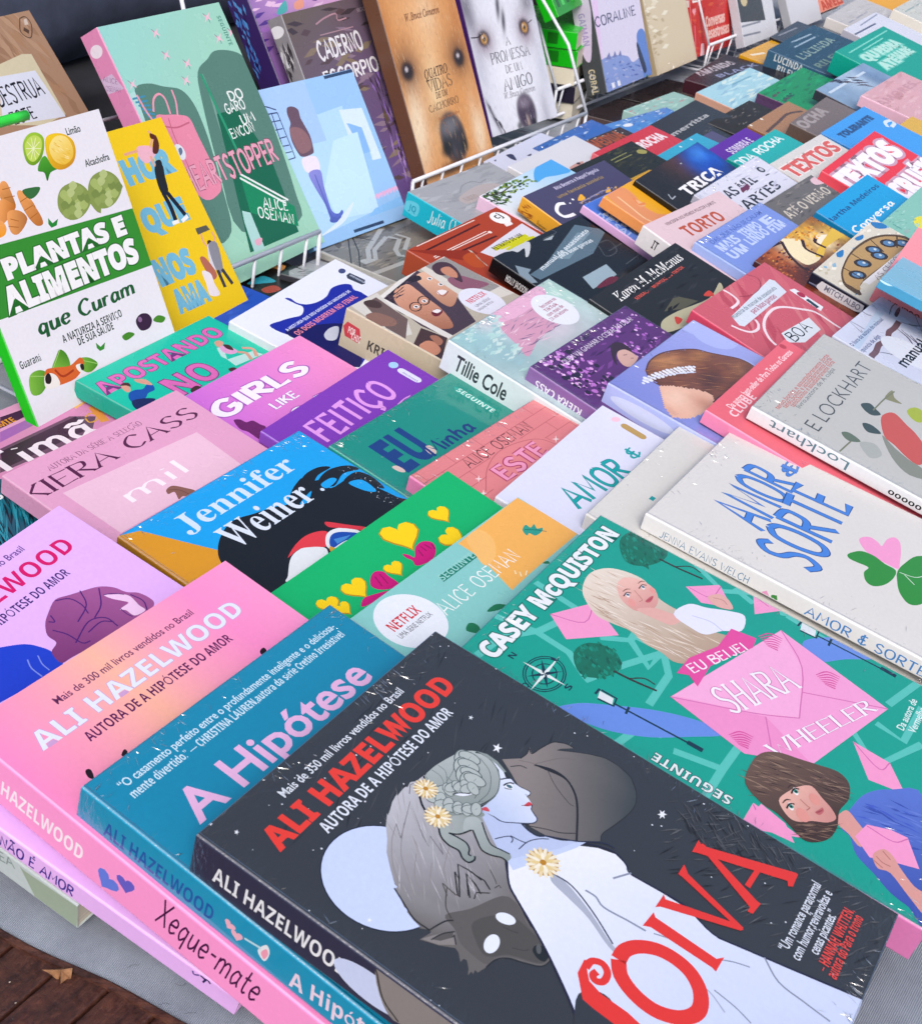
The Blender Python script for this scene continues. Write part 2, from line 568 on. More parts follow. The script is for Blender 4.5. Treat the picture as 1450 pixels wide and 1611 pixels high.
CB = 0.00035           # cover board thickness
RD = 0.0011            # rounding of the spine edges
CM = 0.01
def make_book(label, loc, rot, size, front='#ddd', spine=None, back=None, fop=(), sop=(), mat='m', name='book', group=None, cat='book', pages=True):
    """thing > front_cover, spine, back_cover, page_block. loc/size in cm, rot = (yaw, tilt, roll) degrees.
    x runs from the spine to the fore-edge, y from foot to head, z out of the front cover"""
    w, h, t = (s * CM for s in size)
    spine = spine or front
    back = back or spine
    root = bpy.data.objects.new(name, None)
    root.empty_display_size = 0.02
    col.objects.link(root)
    root.location = [v * CM for v in loc]
    root.rotation_mode = 'YXZ'
    root.rotation_euler = (R(rot[1]), R(rot[2]), R(rot[0]))
    root['label'], root['category'] = label, cat
    if group:
        root['group'] = group
    M = MAT[mat]
    # front cover
    v, f, c = [], [], []
    fc = ink(front)
    box_faces(v, f, c, RD, 0, t - CB, w, h, t, fc, [0.35 + 0.4 * q for q in fc])
    pr = Print(w / CM, h / CM)
    pr.run(fop)
    for p, lv, cs in pr.faces:
        b = len(v)
        for x, y in p:
            v.append((max(x * CM, RD), y * CM, t + lv * STEP))
        f.append(list(range(b, b + len(p))))
        c.append(cs)
    mesh_object('front_cover', v, f, c, M, root, [(p[0] / w, p[1] / h) for p in v])
    # spine: board with rounded edges
    v, f, c = [], [], []
    sc_ = ink(spine)
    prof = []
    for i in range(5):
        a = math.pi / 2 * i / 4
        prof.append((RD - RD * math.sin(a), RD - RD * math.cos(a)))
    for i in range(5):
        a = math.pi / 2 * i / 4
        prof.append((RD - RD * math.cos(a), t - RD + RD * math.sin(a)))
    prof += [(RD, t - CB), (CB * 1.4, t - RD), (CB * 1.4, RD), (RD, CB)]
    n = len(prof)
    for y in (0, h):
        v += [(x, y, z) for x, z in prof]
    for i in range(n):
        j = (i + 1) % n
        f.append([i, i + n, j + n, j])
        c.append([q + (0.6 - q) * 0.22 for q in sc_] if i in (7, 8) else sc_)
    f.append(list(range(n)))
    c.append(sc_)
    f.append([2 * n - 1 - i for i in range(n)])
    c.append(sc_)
    if sop:
        ps = Print(h / CM, t / CM)
        ps.run(sop)
        for p, lv, cs in ps.faces:
            b = len(v)
            for s, z in p:
                v.append((-lv * STEP, h - s * CM, min(max(z * CM, RD), t - RD)))
            f.append(list(range(b, b + len(p))))
            c.append(cs)
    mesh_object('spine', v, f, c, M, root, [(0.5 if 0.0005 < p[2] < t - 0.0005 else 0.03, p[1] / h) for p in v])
    v, f, c = [], [], []
    box_faces(v, f, c, RD, 0, 0, w, h, CB, ink(back))
    mesh_object('back_cover', v, f, c, M, root, [(p[0] / w, p[1] / h) for p in v])
    if pages:
        v, f, c = [], [], []
        i_ = 0.0009
        box_faces(v, f, c, CB * 1.5, i_, CB * 1.02, w - i_, h - i_, t - CB * 1.02, [0.6, 0.55, 0.45])
        mesh_object('page_block', v, f, c, MAT['pages'], root)
    if mat == 'f':
        # loose shrink-wrap: little folds of clear film standing up along the edges
        rn = random.Random(int(abs(loc[0] * 131 + loc[1] * 17)))
        v, f = [], []
        spots = [(rn.choice('hhsfbbs'), rn.random()) for _ in range(9)]
        for _ in range(150):
            e, u = rn.choice(spots)
            u = min(max(u + rn.gauss(0, 0.06), 0.02), 0.98)
            if rn.random() < 0.2:
                e, u = rn.choice('hsfb'), rn.uniform(0.02, 0.98)
            d = rn.expovariate(1 / 0.0045) + 0.0006
            ln, wd, ht = rn.uniform(0.0012, 0.0065), rn.uniform(0.00022, 0.0006), rn.uniform(0.0001, 0.0003)
            a = rn.gauss(0, 0.5)
            if e in 'hb':
                x, y, a = u * w, (h - d if e == 'h' else d), a + math.pi / 2
            else:
                x, y = (d if e == 's' else w - d), u * h
            dx, dy = math.cos(a) * ln / 2, math.sin(a) * ln / 2
            nx, ny = -math.sin(a) * wd / 2, math.cos(a) * wd / 2
            x = min(max(x, abs(dx) + 0.002), w - abs(dx) - 0.0006)
            y = min(max(y, abs(dy) + 0.0006), h - abs(dy) - 0.0006)
            z = t + 0.0006
            b = len(v)
            sk = rn.uniform(-0.6, 0.6)
            v += [(x - dx, y - dy, z), (x + nx, y + ny, z), (x + dx, y + dy, z), (x - nx, y - ny, z),
                  (x + nx * sk - dx * .3, y + ny * sk - dy * .3, z + ht), (x + nx * sk + dx * .3, y + ny * sk + dy * .3, z + ht)]
            f += [(b, b + 4, b + 1), (b + 1, b + 4, b + 5), (b + 1, b + 5, b + 2), (b + 2, b + 5, b + 3), (b + 3, b + 5, b + 4), (b + 3, b + 4, b)]
        b = len(v)                       # the seam of the film, a hair's breadth along the cover edge
        for o_ in (0.0002, 0.0006):
            v += [(RD + o_, o_, t + 0.00055), (w - o_, o_, t + 0.00055), (w - o_, h - o_, t + 0.00055), (RD + o_, h - o_, t + 0.00055)]
        f += [(b + i, b + (i + 1) % 4, b + 4 + (i + 1) % 4, b + 4 + i) for i in range(4)]
        me = bpy.data.meshes.new('shrink_wrap')
        me.from_pydata(v, [], f)
        me.materials.append(MAT['film'])
        o = bpy.data.objects.new('shrink_wrap', me)
        col.objects.link(o)
        o.parent = root
    return root


# ---------------------------------------------------------------- setting: wooden table, cloth, backdrop
def solid(name, verts, faces, mat, parent=None, smooth=False):
    me = bpy.data.meshes.new(name)
    me.from_pydata(verts, [], faces)
    me.materials.append(mat)
    if smooth:
        for p in me.polygons:
            p.use_smooth = True
    me.update()
    o = bpy.data.objects.new(name, me)
    col.objects.link(o)
    if parent is not None:
        o.parent = parent
    return o

def tag(o, label, cat, group=None):
    o['label'], o['category'] = label, cat
    if group:
        o['group'] = group
    return o

def empty(name, label, cat, loc=(0, 0, 0), rz=0, group=None):
    o = bpy.data.objects.new(name, None)
    o.empty_display_size = 0.03
    col.objects.link(o)
    o.location = loc
    o.rotation_euler = (0, 0, R(rz))
    return tag(o, label, cat, group)

# table axes: e1 runs along the long side (away from the camera), e2 across towards the right
YAW = 58.5
E1 = Vector((math.cos(R(YAW)), math.sin(R(YAW)), 0))
E2 = Vector((math.sin(R(YAW)), -math.cos(R(YAW)), 0))

def wood_material():
    m, nt, N, L, P = material('dark_weathered_wood')
    tc = N.new('ShaderNodeTexCoord')
    mp = N.new('ShaderNodeMapping')
    mp.inputs['Scale'].default_value = (14, 150, 150)
    L.new(tc.outputs['Object'], mp.inputs['Vector'])
    g = tex_noise(nt, 1.6, 8, 0.68, mp.outputs[0])
    p = tex_noise(nt, 150, 8, 0.75, tc.outputs['Object'])
    s = tex_noise(nt, 45, 5, 0.7, tc.outputs['Object'])
    f = mathn(nt, 'ADD', mathn(nt, 'MULTIPLY', g, 0.45), mathn(nt, 'MULTIPLY', p, 0.55))
    c = ramp(nt, f, [(0.28, (0.012, 0.007, 0.006)), (0.45, (0.048, 0.017, 0.011)), (0.58, (0.105, 0.036, 0.020)), (0.74, (0.20, 0.085, 0.048))])
    mx = N.new('ShaderNodeMix')
    mx.data_type = 'RGBA'
    mx.blend_type = 'MULTIPLY'
    mx.inputs['Factor'].default_value = 0.8
    L.new(c, mx.inputs[6])
    L.new(ramp(nt, s, [(0.35, (0.35, 0.3, 0.3)), (0.65, (1.1, 1, 1))]), mx.inputs[7])
    L.new(mx.outputs[2], P.inputs['Base Color'])
    L.new(ramp(nt, p, [(0.4, (0.35,) * 3), (0.65, (0.75,) * 3)]), P.inputs['Roughness'])
    L.new(bump(nt, f, 0.7, 0.002), P.inputs['Normal'])
    return m
WOOD = wood_material()

def cloth_material():
    m, nt, N, L, P = material('grey_ribbed_cloth')
    tc = N.new('ShaderNodeTexCoord')
    mp = N.new('ShaderNodeMapping')
    mp.inputs['Rotation'].default_value = (0, 0, R(-YAW + 2))
    L.new(tc.outputs['Object'], mp.inputs['Vector'])
    wv = N.new('ShaderNodeTexWave')
    wv.wave_type = 'BANDS'
    wv.bands_direction = 'Y'
    wv.inputs['Scale'].default_value = 360
    wv.inputs['Distortion'].default_value = 0.9
    wv.inputs['Detail'].default_value = 2
    wv.inputs['Detail Scale'].default_value = 0.6
    L.new(mp.outputs[0], wv.inputs['Vector'])
    n = tex_noise(nt, 260, 4, 0.7, tc.outputs['Object'])
    b = tex_noise(nt, 24, 5, 0.65, tc.outputs['Object'])
    h = mathn(nt, 'ADD', mathn(nt, 'MULTIPLY', wv.outputs['Fac'], 0.65), mathn(nt, 'MULTIPLY', n, 0.35))
    c = ramp(nt, h, [(0.2, (0.15, 0.175, 0.22)), (0.8, (0.27, 0.305, 0.37))])
    mx = N.new('ShaderNodeMix')
    mx.data_type = 'RGBA'
    mx.blend_type = 'MULTIPLY'
    mx.inputs['Factor'].default_value = 1.0
    L.new(c, mx.inputs[6])
    L.new(ramp(nt, b, [(0.3, (0.72, 0.72, 0.75)), (0.7, (1.1,) * 3)]), mx.inputs[7])
    L.new(mx.outputs[2], P.inputs['Base Color'])
    P.inputs['Roughness'].default_value = 0.95
    P.inputs['Sheen Weight'].default_value = 0.3
    L.new(bump(nt, h, 0.6, 0.0008), P.inputs['Normal'])
    return m
CLOTH = cloth_material()

def plain_material(name, c, rough=0.5, metal=0.0, nscale=40, var=0.25, bmp=0.1):
    m, nt, N, L, P = material(name)
    tc = N.new('ShaderNodeTexCoord')
    n = tex_noise(nt, nscale, 5, 0.6, tc.outputs['Object'])
    L.new(ramp(nt, n, [(0.3, tuple(x * (1 - var) for x in c)), (0.7, tuple(min(x * (1 + var), .85) for x in c))]), P.inputs['Base Color'])
    P.inputs['Roughness'].default_value = rough
    P.inputs['Metallic'].default_value = metal
    L.new(bump(nt, n, bmp, 0.001), P.inputs['Normal'])
    return m

def pt(s, t, z):
    """s metres along e1 and t along e2 from the cloth corner"""
    p = Vector((-0.155, 0.3604, 0)) + E1 * s + E2 * t
    return (p.x, p.y, z)

# ground far below and beyond
GROUND = plain_material('dusty_pavement', (0.16, 0.15, 0.15), 0.9, 0, 3, 0.3)
g = solid('ground', [(-8, -8, -0.76), (10, -8, -0.76), (10, 12, -0.76), (-8, 12, -0.76)], [(0, 1, 2, 3)], GROUND)
g['kind'] = 'structure'

# wooden table: boards run across the table, a raised edging board along the near end
tb = empty('wooden_table', 'dark worn wooden table of narrow boards under the grey cloth', 'table', pt(0, 0, 0), YAW)
def tbox(name, x0, y0, z0, x1, y1, z1, mat, parent, bev=0.002):
    bm = bmesh.new()
    vs = [bm.verts.new(q) for q in ((x0, y0, z0), (x1, y0, z0), (x1, y1, z0), (x0, y1, z0), (x0, y0, z1), (x1, y0, z1), (x1, y1, z1), (x0, y1, z1))]
    for q in ((3, 2, 1, 0), (4, 5, 6, 7), (0, 1, 5, 4), (1, 2, 6, 5), (2, 3, 7, 6), (3, 0, 4, 7)):
        bm.faces.new([vs[i] for i in q])
    if bev:
        bmesh.ops.bevel(bm, geom=bm.edges[:], offset=bev, segments=2, affect='EDGES', profile=0.6)
    me = bpy.data.meshes.new(name)
    bm.to_mesh(me)
    bm.free()
    me.materials.append(mat)
    o = bpy.data.objects.new(name, me)
    col.objects.link(o)
    o.parent = parent
    return o

TOPZ = -0.0075
PL = 0.0255
k = 0
t0 = -0.90
rnd = random.Random(4)
while t0 < 0.62:
    w_ = PL * rnd.uniform(0.97, 1.03)
    tx = tbox('board', -0.62, 0, 0, 2.62, w_ - 0.0016, 0.016, WOOD, tb, 0.0012)
    tx.location = (0, -(t0 + w_), TOPZ - 0.016 - rnd.uniform(0, 0.0009))
    t0 += w_
    k += 1
for sx in (-0.5, 2.4):
    for tx_ in (-0.8, 0.5):
        tbox('leg', sx, -tx_ - 0.06, -0.755, sx + 0.06, -tx_, TOPZ - 0.03, WOOD, tb)

# grey cloth
def wob(x, y):
    return (math.sin(x * 31 + 1.7 * math.sin(y * 17)) * math.sin(y * 23 + 2.1 * math.sin(x * 13 + 1)) * 0.5 + 0.5)
vs, fs = [], []
ns, nt_ = 150, 110
for i in range(ns + 1):
    for j in range(nt_ + 1):
        t = -0.86 + 1.46 * j / nt_
        e = -0.0030 + 0.115 * (t + 0.042) + 0.0016 * math.sin(t * 21) + 0.0008 * math.sin(t * 77)
        if t > 0.2:
            e = max(e, -0.1) - min(0.5, (t - 0.2) * 1.6)
        f_ = (i / ns) ** 1.5
        s = e + (2.6 - e) * f_
        z = -0.0032 + 0.0026 * wob(s, t)
        if t > 0.31:
            z += min((t - 0.30) * 0.16, 0.010) * math.sin(t * 70 + s * 75 + 1.5 * math.sin(s * 22))
        if i == 0:
            z = TOPZ - 0.0001
        elif i < 4 and t < 0.2:
            z = min(z, TOPZ + 0.0012 * i)
        vs.append(pt(s, t, z))
for i in range(ns):
    for j in range(nt_):
        a = i * (nt_ + 1) + j
        fs.append((a, a + 1, a + nt_ + 2, a + nt_ + 1))
cl = solid('tablecloth', vs, fs, CLOTH, smooth=True)
tag(cl, 'grey ribbed cloth spread over the wooden table under the books', 'tablecloth')

# thin brown lath along the cloth's edge
lv, lf = [], []
for i in range(41):
    t = -0.45 + 0.75 * i / 40
    e = -0.0030 + 0.115 * (t + 0.042) + 0.0016 * math.sin(t * 21) + 0.0008 * math.sin(t * 77)
    for ds, z in ((-0.0042, TOPZ - 0.001), (-0.0040, TOPZ + 0.0012), (-0.0012, TOPZ + 0.0014), (-0.0008, TOPZ - 0.001)):
        lv.append(pt(e + ds + 0.0004 * math.sin(t * 160), t, z))
for i in range(40):
    for k in range(3):
        a = i * 4 + k
        lf.append((a, a + 1, a + 5, a + 4))
tag(solid('wooden_lath', lv, lf, WOOD), 'thin brown wooden lath along the near edge of the grey cloth', 'lath')

# dry leaf on the boards
LEAF = plain_material('dry_leaf', (0.22, 0.105, 0.045), 0.7, 0, 300, 0.5, 0.4)
lv, lf = [], []
out = [(-.006, -.002), (-.002, .0008), (.001, .0036), (.0035, .0044), (.0058, .0035), (.0064, .0012), (.0056, -.0004), (.0050, -.0036), (.0034, -.0016), (.0012, -.0012), (-.002, -.0022)]
lp = (-0.1600, 0.3560)
for sgn in (0, 1):
    for i, (x, y) in enumerate(out):
        z = TOPZ + 0.0016 + 0.0016 * math.sin(i * 1.9) + 0.0012 * math.cos(i * 3.1) + sgn * 0.00022
        lv.append((lp[0] + x * 0.92 + y * 0.4, lp[1] + y * 0.92 - x * 0.35, z))
n = len(out)
lv += [(lp[0] + .002, lp[1], TOPZ + 0.0042), (lp[0] + .002, lp[1], TOPZ + 0.0044)]
for i in range(n):
    j = (i + 1) % n
    lf += [(i, j, 2 * n), (n + j, n + i, 2 * n + 1), (i, n + i, n + j, j)]
tag(solid('dry_leaf', lv, lf, LEAF), 'small curled brown leaf on the wooden boards', 'leaf')
CRUMB = plain_material('grit', (0.42, 0.36, 0.30), 0.9, 0, 500, 0.4)
cv, cf = [], []
for _ in range(60):
    s, t, r = rnd.uniform(-0.09, -0.02), rnd.uniform(-0.08, 0.08), rnd.uniform(0.0001, 0.0005)
    x, y, z = pt(s, t, TOPZ + r * 0.5)
    b = len(cv)
    cv += [(x - r, y, z), (x + r, y + r * .3, z), (x, y + r, z), (x, y - r, z), (x, y, z + r), (x, y, z - r)]
    cf += [(b, b + 2, b + 4), (b + 2, b + 1, b + 4), (b + 1, b + 3, b + 4), (b + 3, b, b + 4)]
gr = solid('grit', cv, cf, CRUMB)
gr['kind'] = 'stuff'
tag(gr, 'pale grit scattered over the wooden boards', 'grit')

# ---------------------------------------------------------------- wire racks
WIRE = plain_material('white_coated_wire', (0.62, 0.64, 0.70), 0.3, 0, 60, 0.08)
def tube(bm, pts, r, n=8):
    rings = []
    for i, p in enumerate(pts):
        p = Vector(p)
        d = (Vector(pts[min(i + 1, len(pts) - 1)]) - Vector(pts[max(i - 1, 0)])).normalized()
        u = d.cross(Vector((0, 0, 1)))
        if u.length < 1e-3:
            u = d.cross(Vector((1, 0, 0)))
        u.normalize()
        v = d.cross(u)
        rings.append([bm.verts.new(p + r * (math.cos(a) * u + math.sin(a) * v)) for a in [2 * math.pi * q / n for q in range(n)]])
    for a, b in zip(rings, rings[1:]):
        for q in range(n):
            bm.faces.new((a[q], a[(q + 1) % n], b[(q + 1) % n], b[q]))
    bm.faces.new(rings[0][::-1])
    bm.faces.new(rings[-1])
def wires(name, runs, parent, r=0.002):
    bm = bmesh.new()
    for pts in runs:
        tube(bm, pts, r)
    me = bpy.data.meshes.new(name)
    bm.to_mesh(me)
    bm.free()
    for p in me.polygons:
        p.use_smooth = True
    me.materials.append(WIRE)
    o = bpy.data.objects.new(name, me)
    col.objects.link(o)
    o.parent = parent
    return o
def rack(label, s0, s1, tl, zl, diag, top=0.30):
    root = tag(bpy.data.objects.new('wire_rack', None), label, 'rack', 'white wire racks holding the standing books')
    root.empty_display_size = 0.03
    col.objects.link(root)
    P = lambda s, t, z: pt(s, t, z)
    tb_ = tl - 0.105
    wires('front_rail', [[P(s0, tl, zl), P(s1, tl, zl)]], root, 0.0023)
    n = max(2, int((s1 - s0) / 0.034))
    for i in range(n):
        s = s0 + (s1 - s0) * (i + 0.5) / n
        wires('rail_peg', [[P(s, tl, zl), P(s, tl - 0.006, 0.012), P(s, tb_, 0.016)]], root, 0.0016)
    wires('floor_wire', [[P(s0, tl - 0.006, 0.012), P(s1, tl - 0.006, 0.012)], [P(s0, tb_, 0.014), P(s1, tb_, 0.014)]], root, 0.0022)
    for s in (s0, s1):
        d = 0.012 if s == s0 else -0.012
        wires('side_wire', ([[P(s, tl, zl), P(s, tl - 0.035, zl + 0.075), P(s, tb_ - 0.045, zl + 0.2), P(s, tb_ - 0.07, top)]] if diag is True or (diag and s == s1) else []) + [
                            [P(s, tl, zl), P(s, tl - 0.002, 0.016), P(s, tl - 0.012, 0.011), P(s, tb_, 0.012), P(s, tb_ - 0.07, top)]], root, 0.0020)
    wires('back_wire', [[P(s0, tb_ - 0.07, top), P(s1, tb_ - 0.07, top)], [P(s0, tb_ - 0.035, 0.15), P(s1, tb_ - 0.035, 0.15)]] +
          [[P(s0 + (s1 - s0) * q / 4, tb_, 0.012), P(s0 + (s1 - s0) * q / 4, tb_ - 0.07, top)] for q in (2,)], root, 0.0018)
    return root
rack('white wire rack holding the mint green and kraft brown books', -0.12, 0.645, -0.386, 0.056, False)
rack('white wire rack with its rail in front of the two dog-face books', 0.83, 1.195, -0.414, 0.052, 'right')
rack('white wire rack under the lilac standing book, mostly hidden', 1.27, 1.60, -0.50, 0.05, True)
rack('white wire rack at the far end beside the red standing book', 1.68, 2.10, -0.47, 0.05, True)

# ---------------------------------------------------------------- behind the racks
NAVY = plain_material('navy_cloth', (0.040, 0.050, 0.085), 0.9, 0, 30, 0.3, 0.5)
BLACK = plain_material('black_cloth', (0.010, 0.011, 0.016), 0.9, 0, 20, 0.4, 0.4)
BROWN = plain_material('grey_brown_board', (0.075, 0.066, 0.062), 0.7, 0, 25, 0.3, 0.2)
def slab(name, label, cat, s0, s1, t0_, t1_, z0, z1, mat, seed, amp=0.012, parent=None):
    """a soft upright block, its face rumpled"""
    vs, fs = [], []
    nu, nv = 24, 16
    r_ = random.Random(seed)
    ph = [r_.uniform(0, 6) for _ in range(6)]
    for side in (0, 1):
        for i in range(nu + 1):
            for j in range(nv + 1):
                u, v = i / nu, j / nv
                rr = min(u, 1 - u, 0.12) / 0.12
                rv = min(v, 1 - v, 0.12) / 0.12
                pin = 1 - 0.5 * ((1 - rr) ** 2 + (1 - rv) ** 2)
                mid = (t0_ + t1_) / 2
                half = (t1_ - t0_) / 2 * max(pin, 0.0)
                tt = mid + (half if side else -half) + amp * math.sin(u * 9 + ph[0] + 2 * math.sin(v * 4 + ph[1])) * math.sin(v * 5 + ph[2]) * pin
                vs.append(pt(s0 + (s1 - s0) * u + 0.01 * math.sin(v * 7 + ph[3]), tt, z0 + (z1 - z0) * v + 0.008 * math.sin(u * 6 + ph[4])))
    N_ = (nu + 1) * (nv + 1)
    for side in (0, 1):
        for i in range(nu):
            for j in range(nv):
                a = side * N_ + i * (nv + 1) + j
                q = (a, a + 1, a + nv + 2, a + nv + 1)
                fs.append(q if side else q[::-1])
    for i in range(nu):
        for j in (0, nv):
            a = i * (nv + 1) + j
            fs.append((a, a + nv + 1, a + nv + 1 + N_, a + N_))
    for j in range(nv):
        for i in (0, nu):
            a = i * (nv + 1) + j
            fs.append((a, a + 1, a + 1 + N_, a + N_))
    o = solid(name, vs, fs, mat, parent, smooth=True)
    return tag(o, label, cat) if label else o
slab('stuffed_bag', 'navy blue cloth bag standing behind the kraft brown book', 'bag', 0.55, 1.02, -1.02, -0.74, 0.105, 0.62, NAVY, 3)
slab('cardboard_box', 'grey brown box standing behind the mint green book', 'box', 1.04, 1.62, -1.06, -0.84, -0.004, 0.66, BROWN, 5, 0.002)
slab('cloth_cover', 'black cloth cover hanging low behind the left rack', 'cloth', 0.1, 1.0, -0.84, -0.70, -0.004, 0.13, BLACK, 8)
slab('cloth_cover', 'black cloth cover bunched up behind the dog-face books', 'cloth', 1.66, 2.5, -1.0, -0.74, -0.004, 0.55, BLACK, 11)

# neon green plastic strip lying along the top edge of the white cookery book
NEON = plain_material('neon_green_plastic', (0.03, 0.62, 0.05), 0.3, 0, 40, 0.1)
bm = bmesh.new()
tube(bm, [(-0.352 + 0.0437 * k / 8, 0.7615 + 0.0885 * k / 8, 0.2212 - 0.0015 * k / 8) for k in range(9)], 0.0034, 10)
me = bpy.data.meshes.new('plastic_strip')
bm.to_mesh(me)
bm.free()
for p in me.polygons:
    p.use_smooth = True
me.materials.append(NEON)
o = bpy.data.objects.new('plastic_strip', me)
col.objects.link(o)
tag(o, 'neon green plastic strip along the top of the white cookery book', 'plastic strip')

# lint and stray hairs on the cloth
HAIRM = plain_material('dark_fibre', (0.02, 0.022, 0.03), 0.8, 0, 100, 0.2)
bm = bmesh.new()
for _ in range(26):
    t = rnd.uniform(-0.13, 0.07) if rnd.random() < 0.6 else rnd.uniform(0.28, 0.42)
    s = rnd.uniform(0.005, 0.03) if t < 0.2 else rnd.uniform(0.05, 0.25)
    a = rnd.uniform(0, 6.28)
    pts = []
    for k in range(6):
        a += rnd.uniform(-0.7, 0.7)
        s += 0.0011 * math.cos(a)
        t += 0.0011 * math.sin(a)
        pts.append(pt(s, t, 0.0006))
    tube(bm, pts, 0.00009, 4)
me = bpy.data.meshes.new('lint')
bm.to_mesh(me)
bm.free()
me.materials.append(HAIRM)
o = bpy.data.objects.new('lint', me)
col.objects.link(o)
o['kind'] = 'stuff'
tag(o, 'dark lint and stray hairs on the grey cloth', 'lint')

# ---------------------------------------------------------------- the books

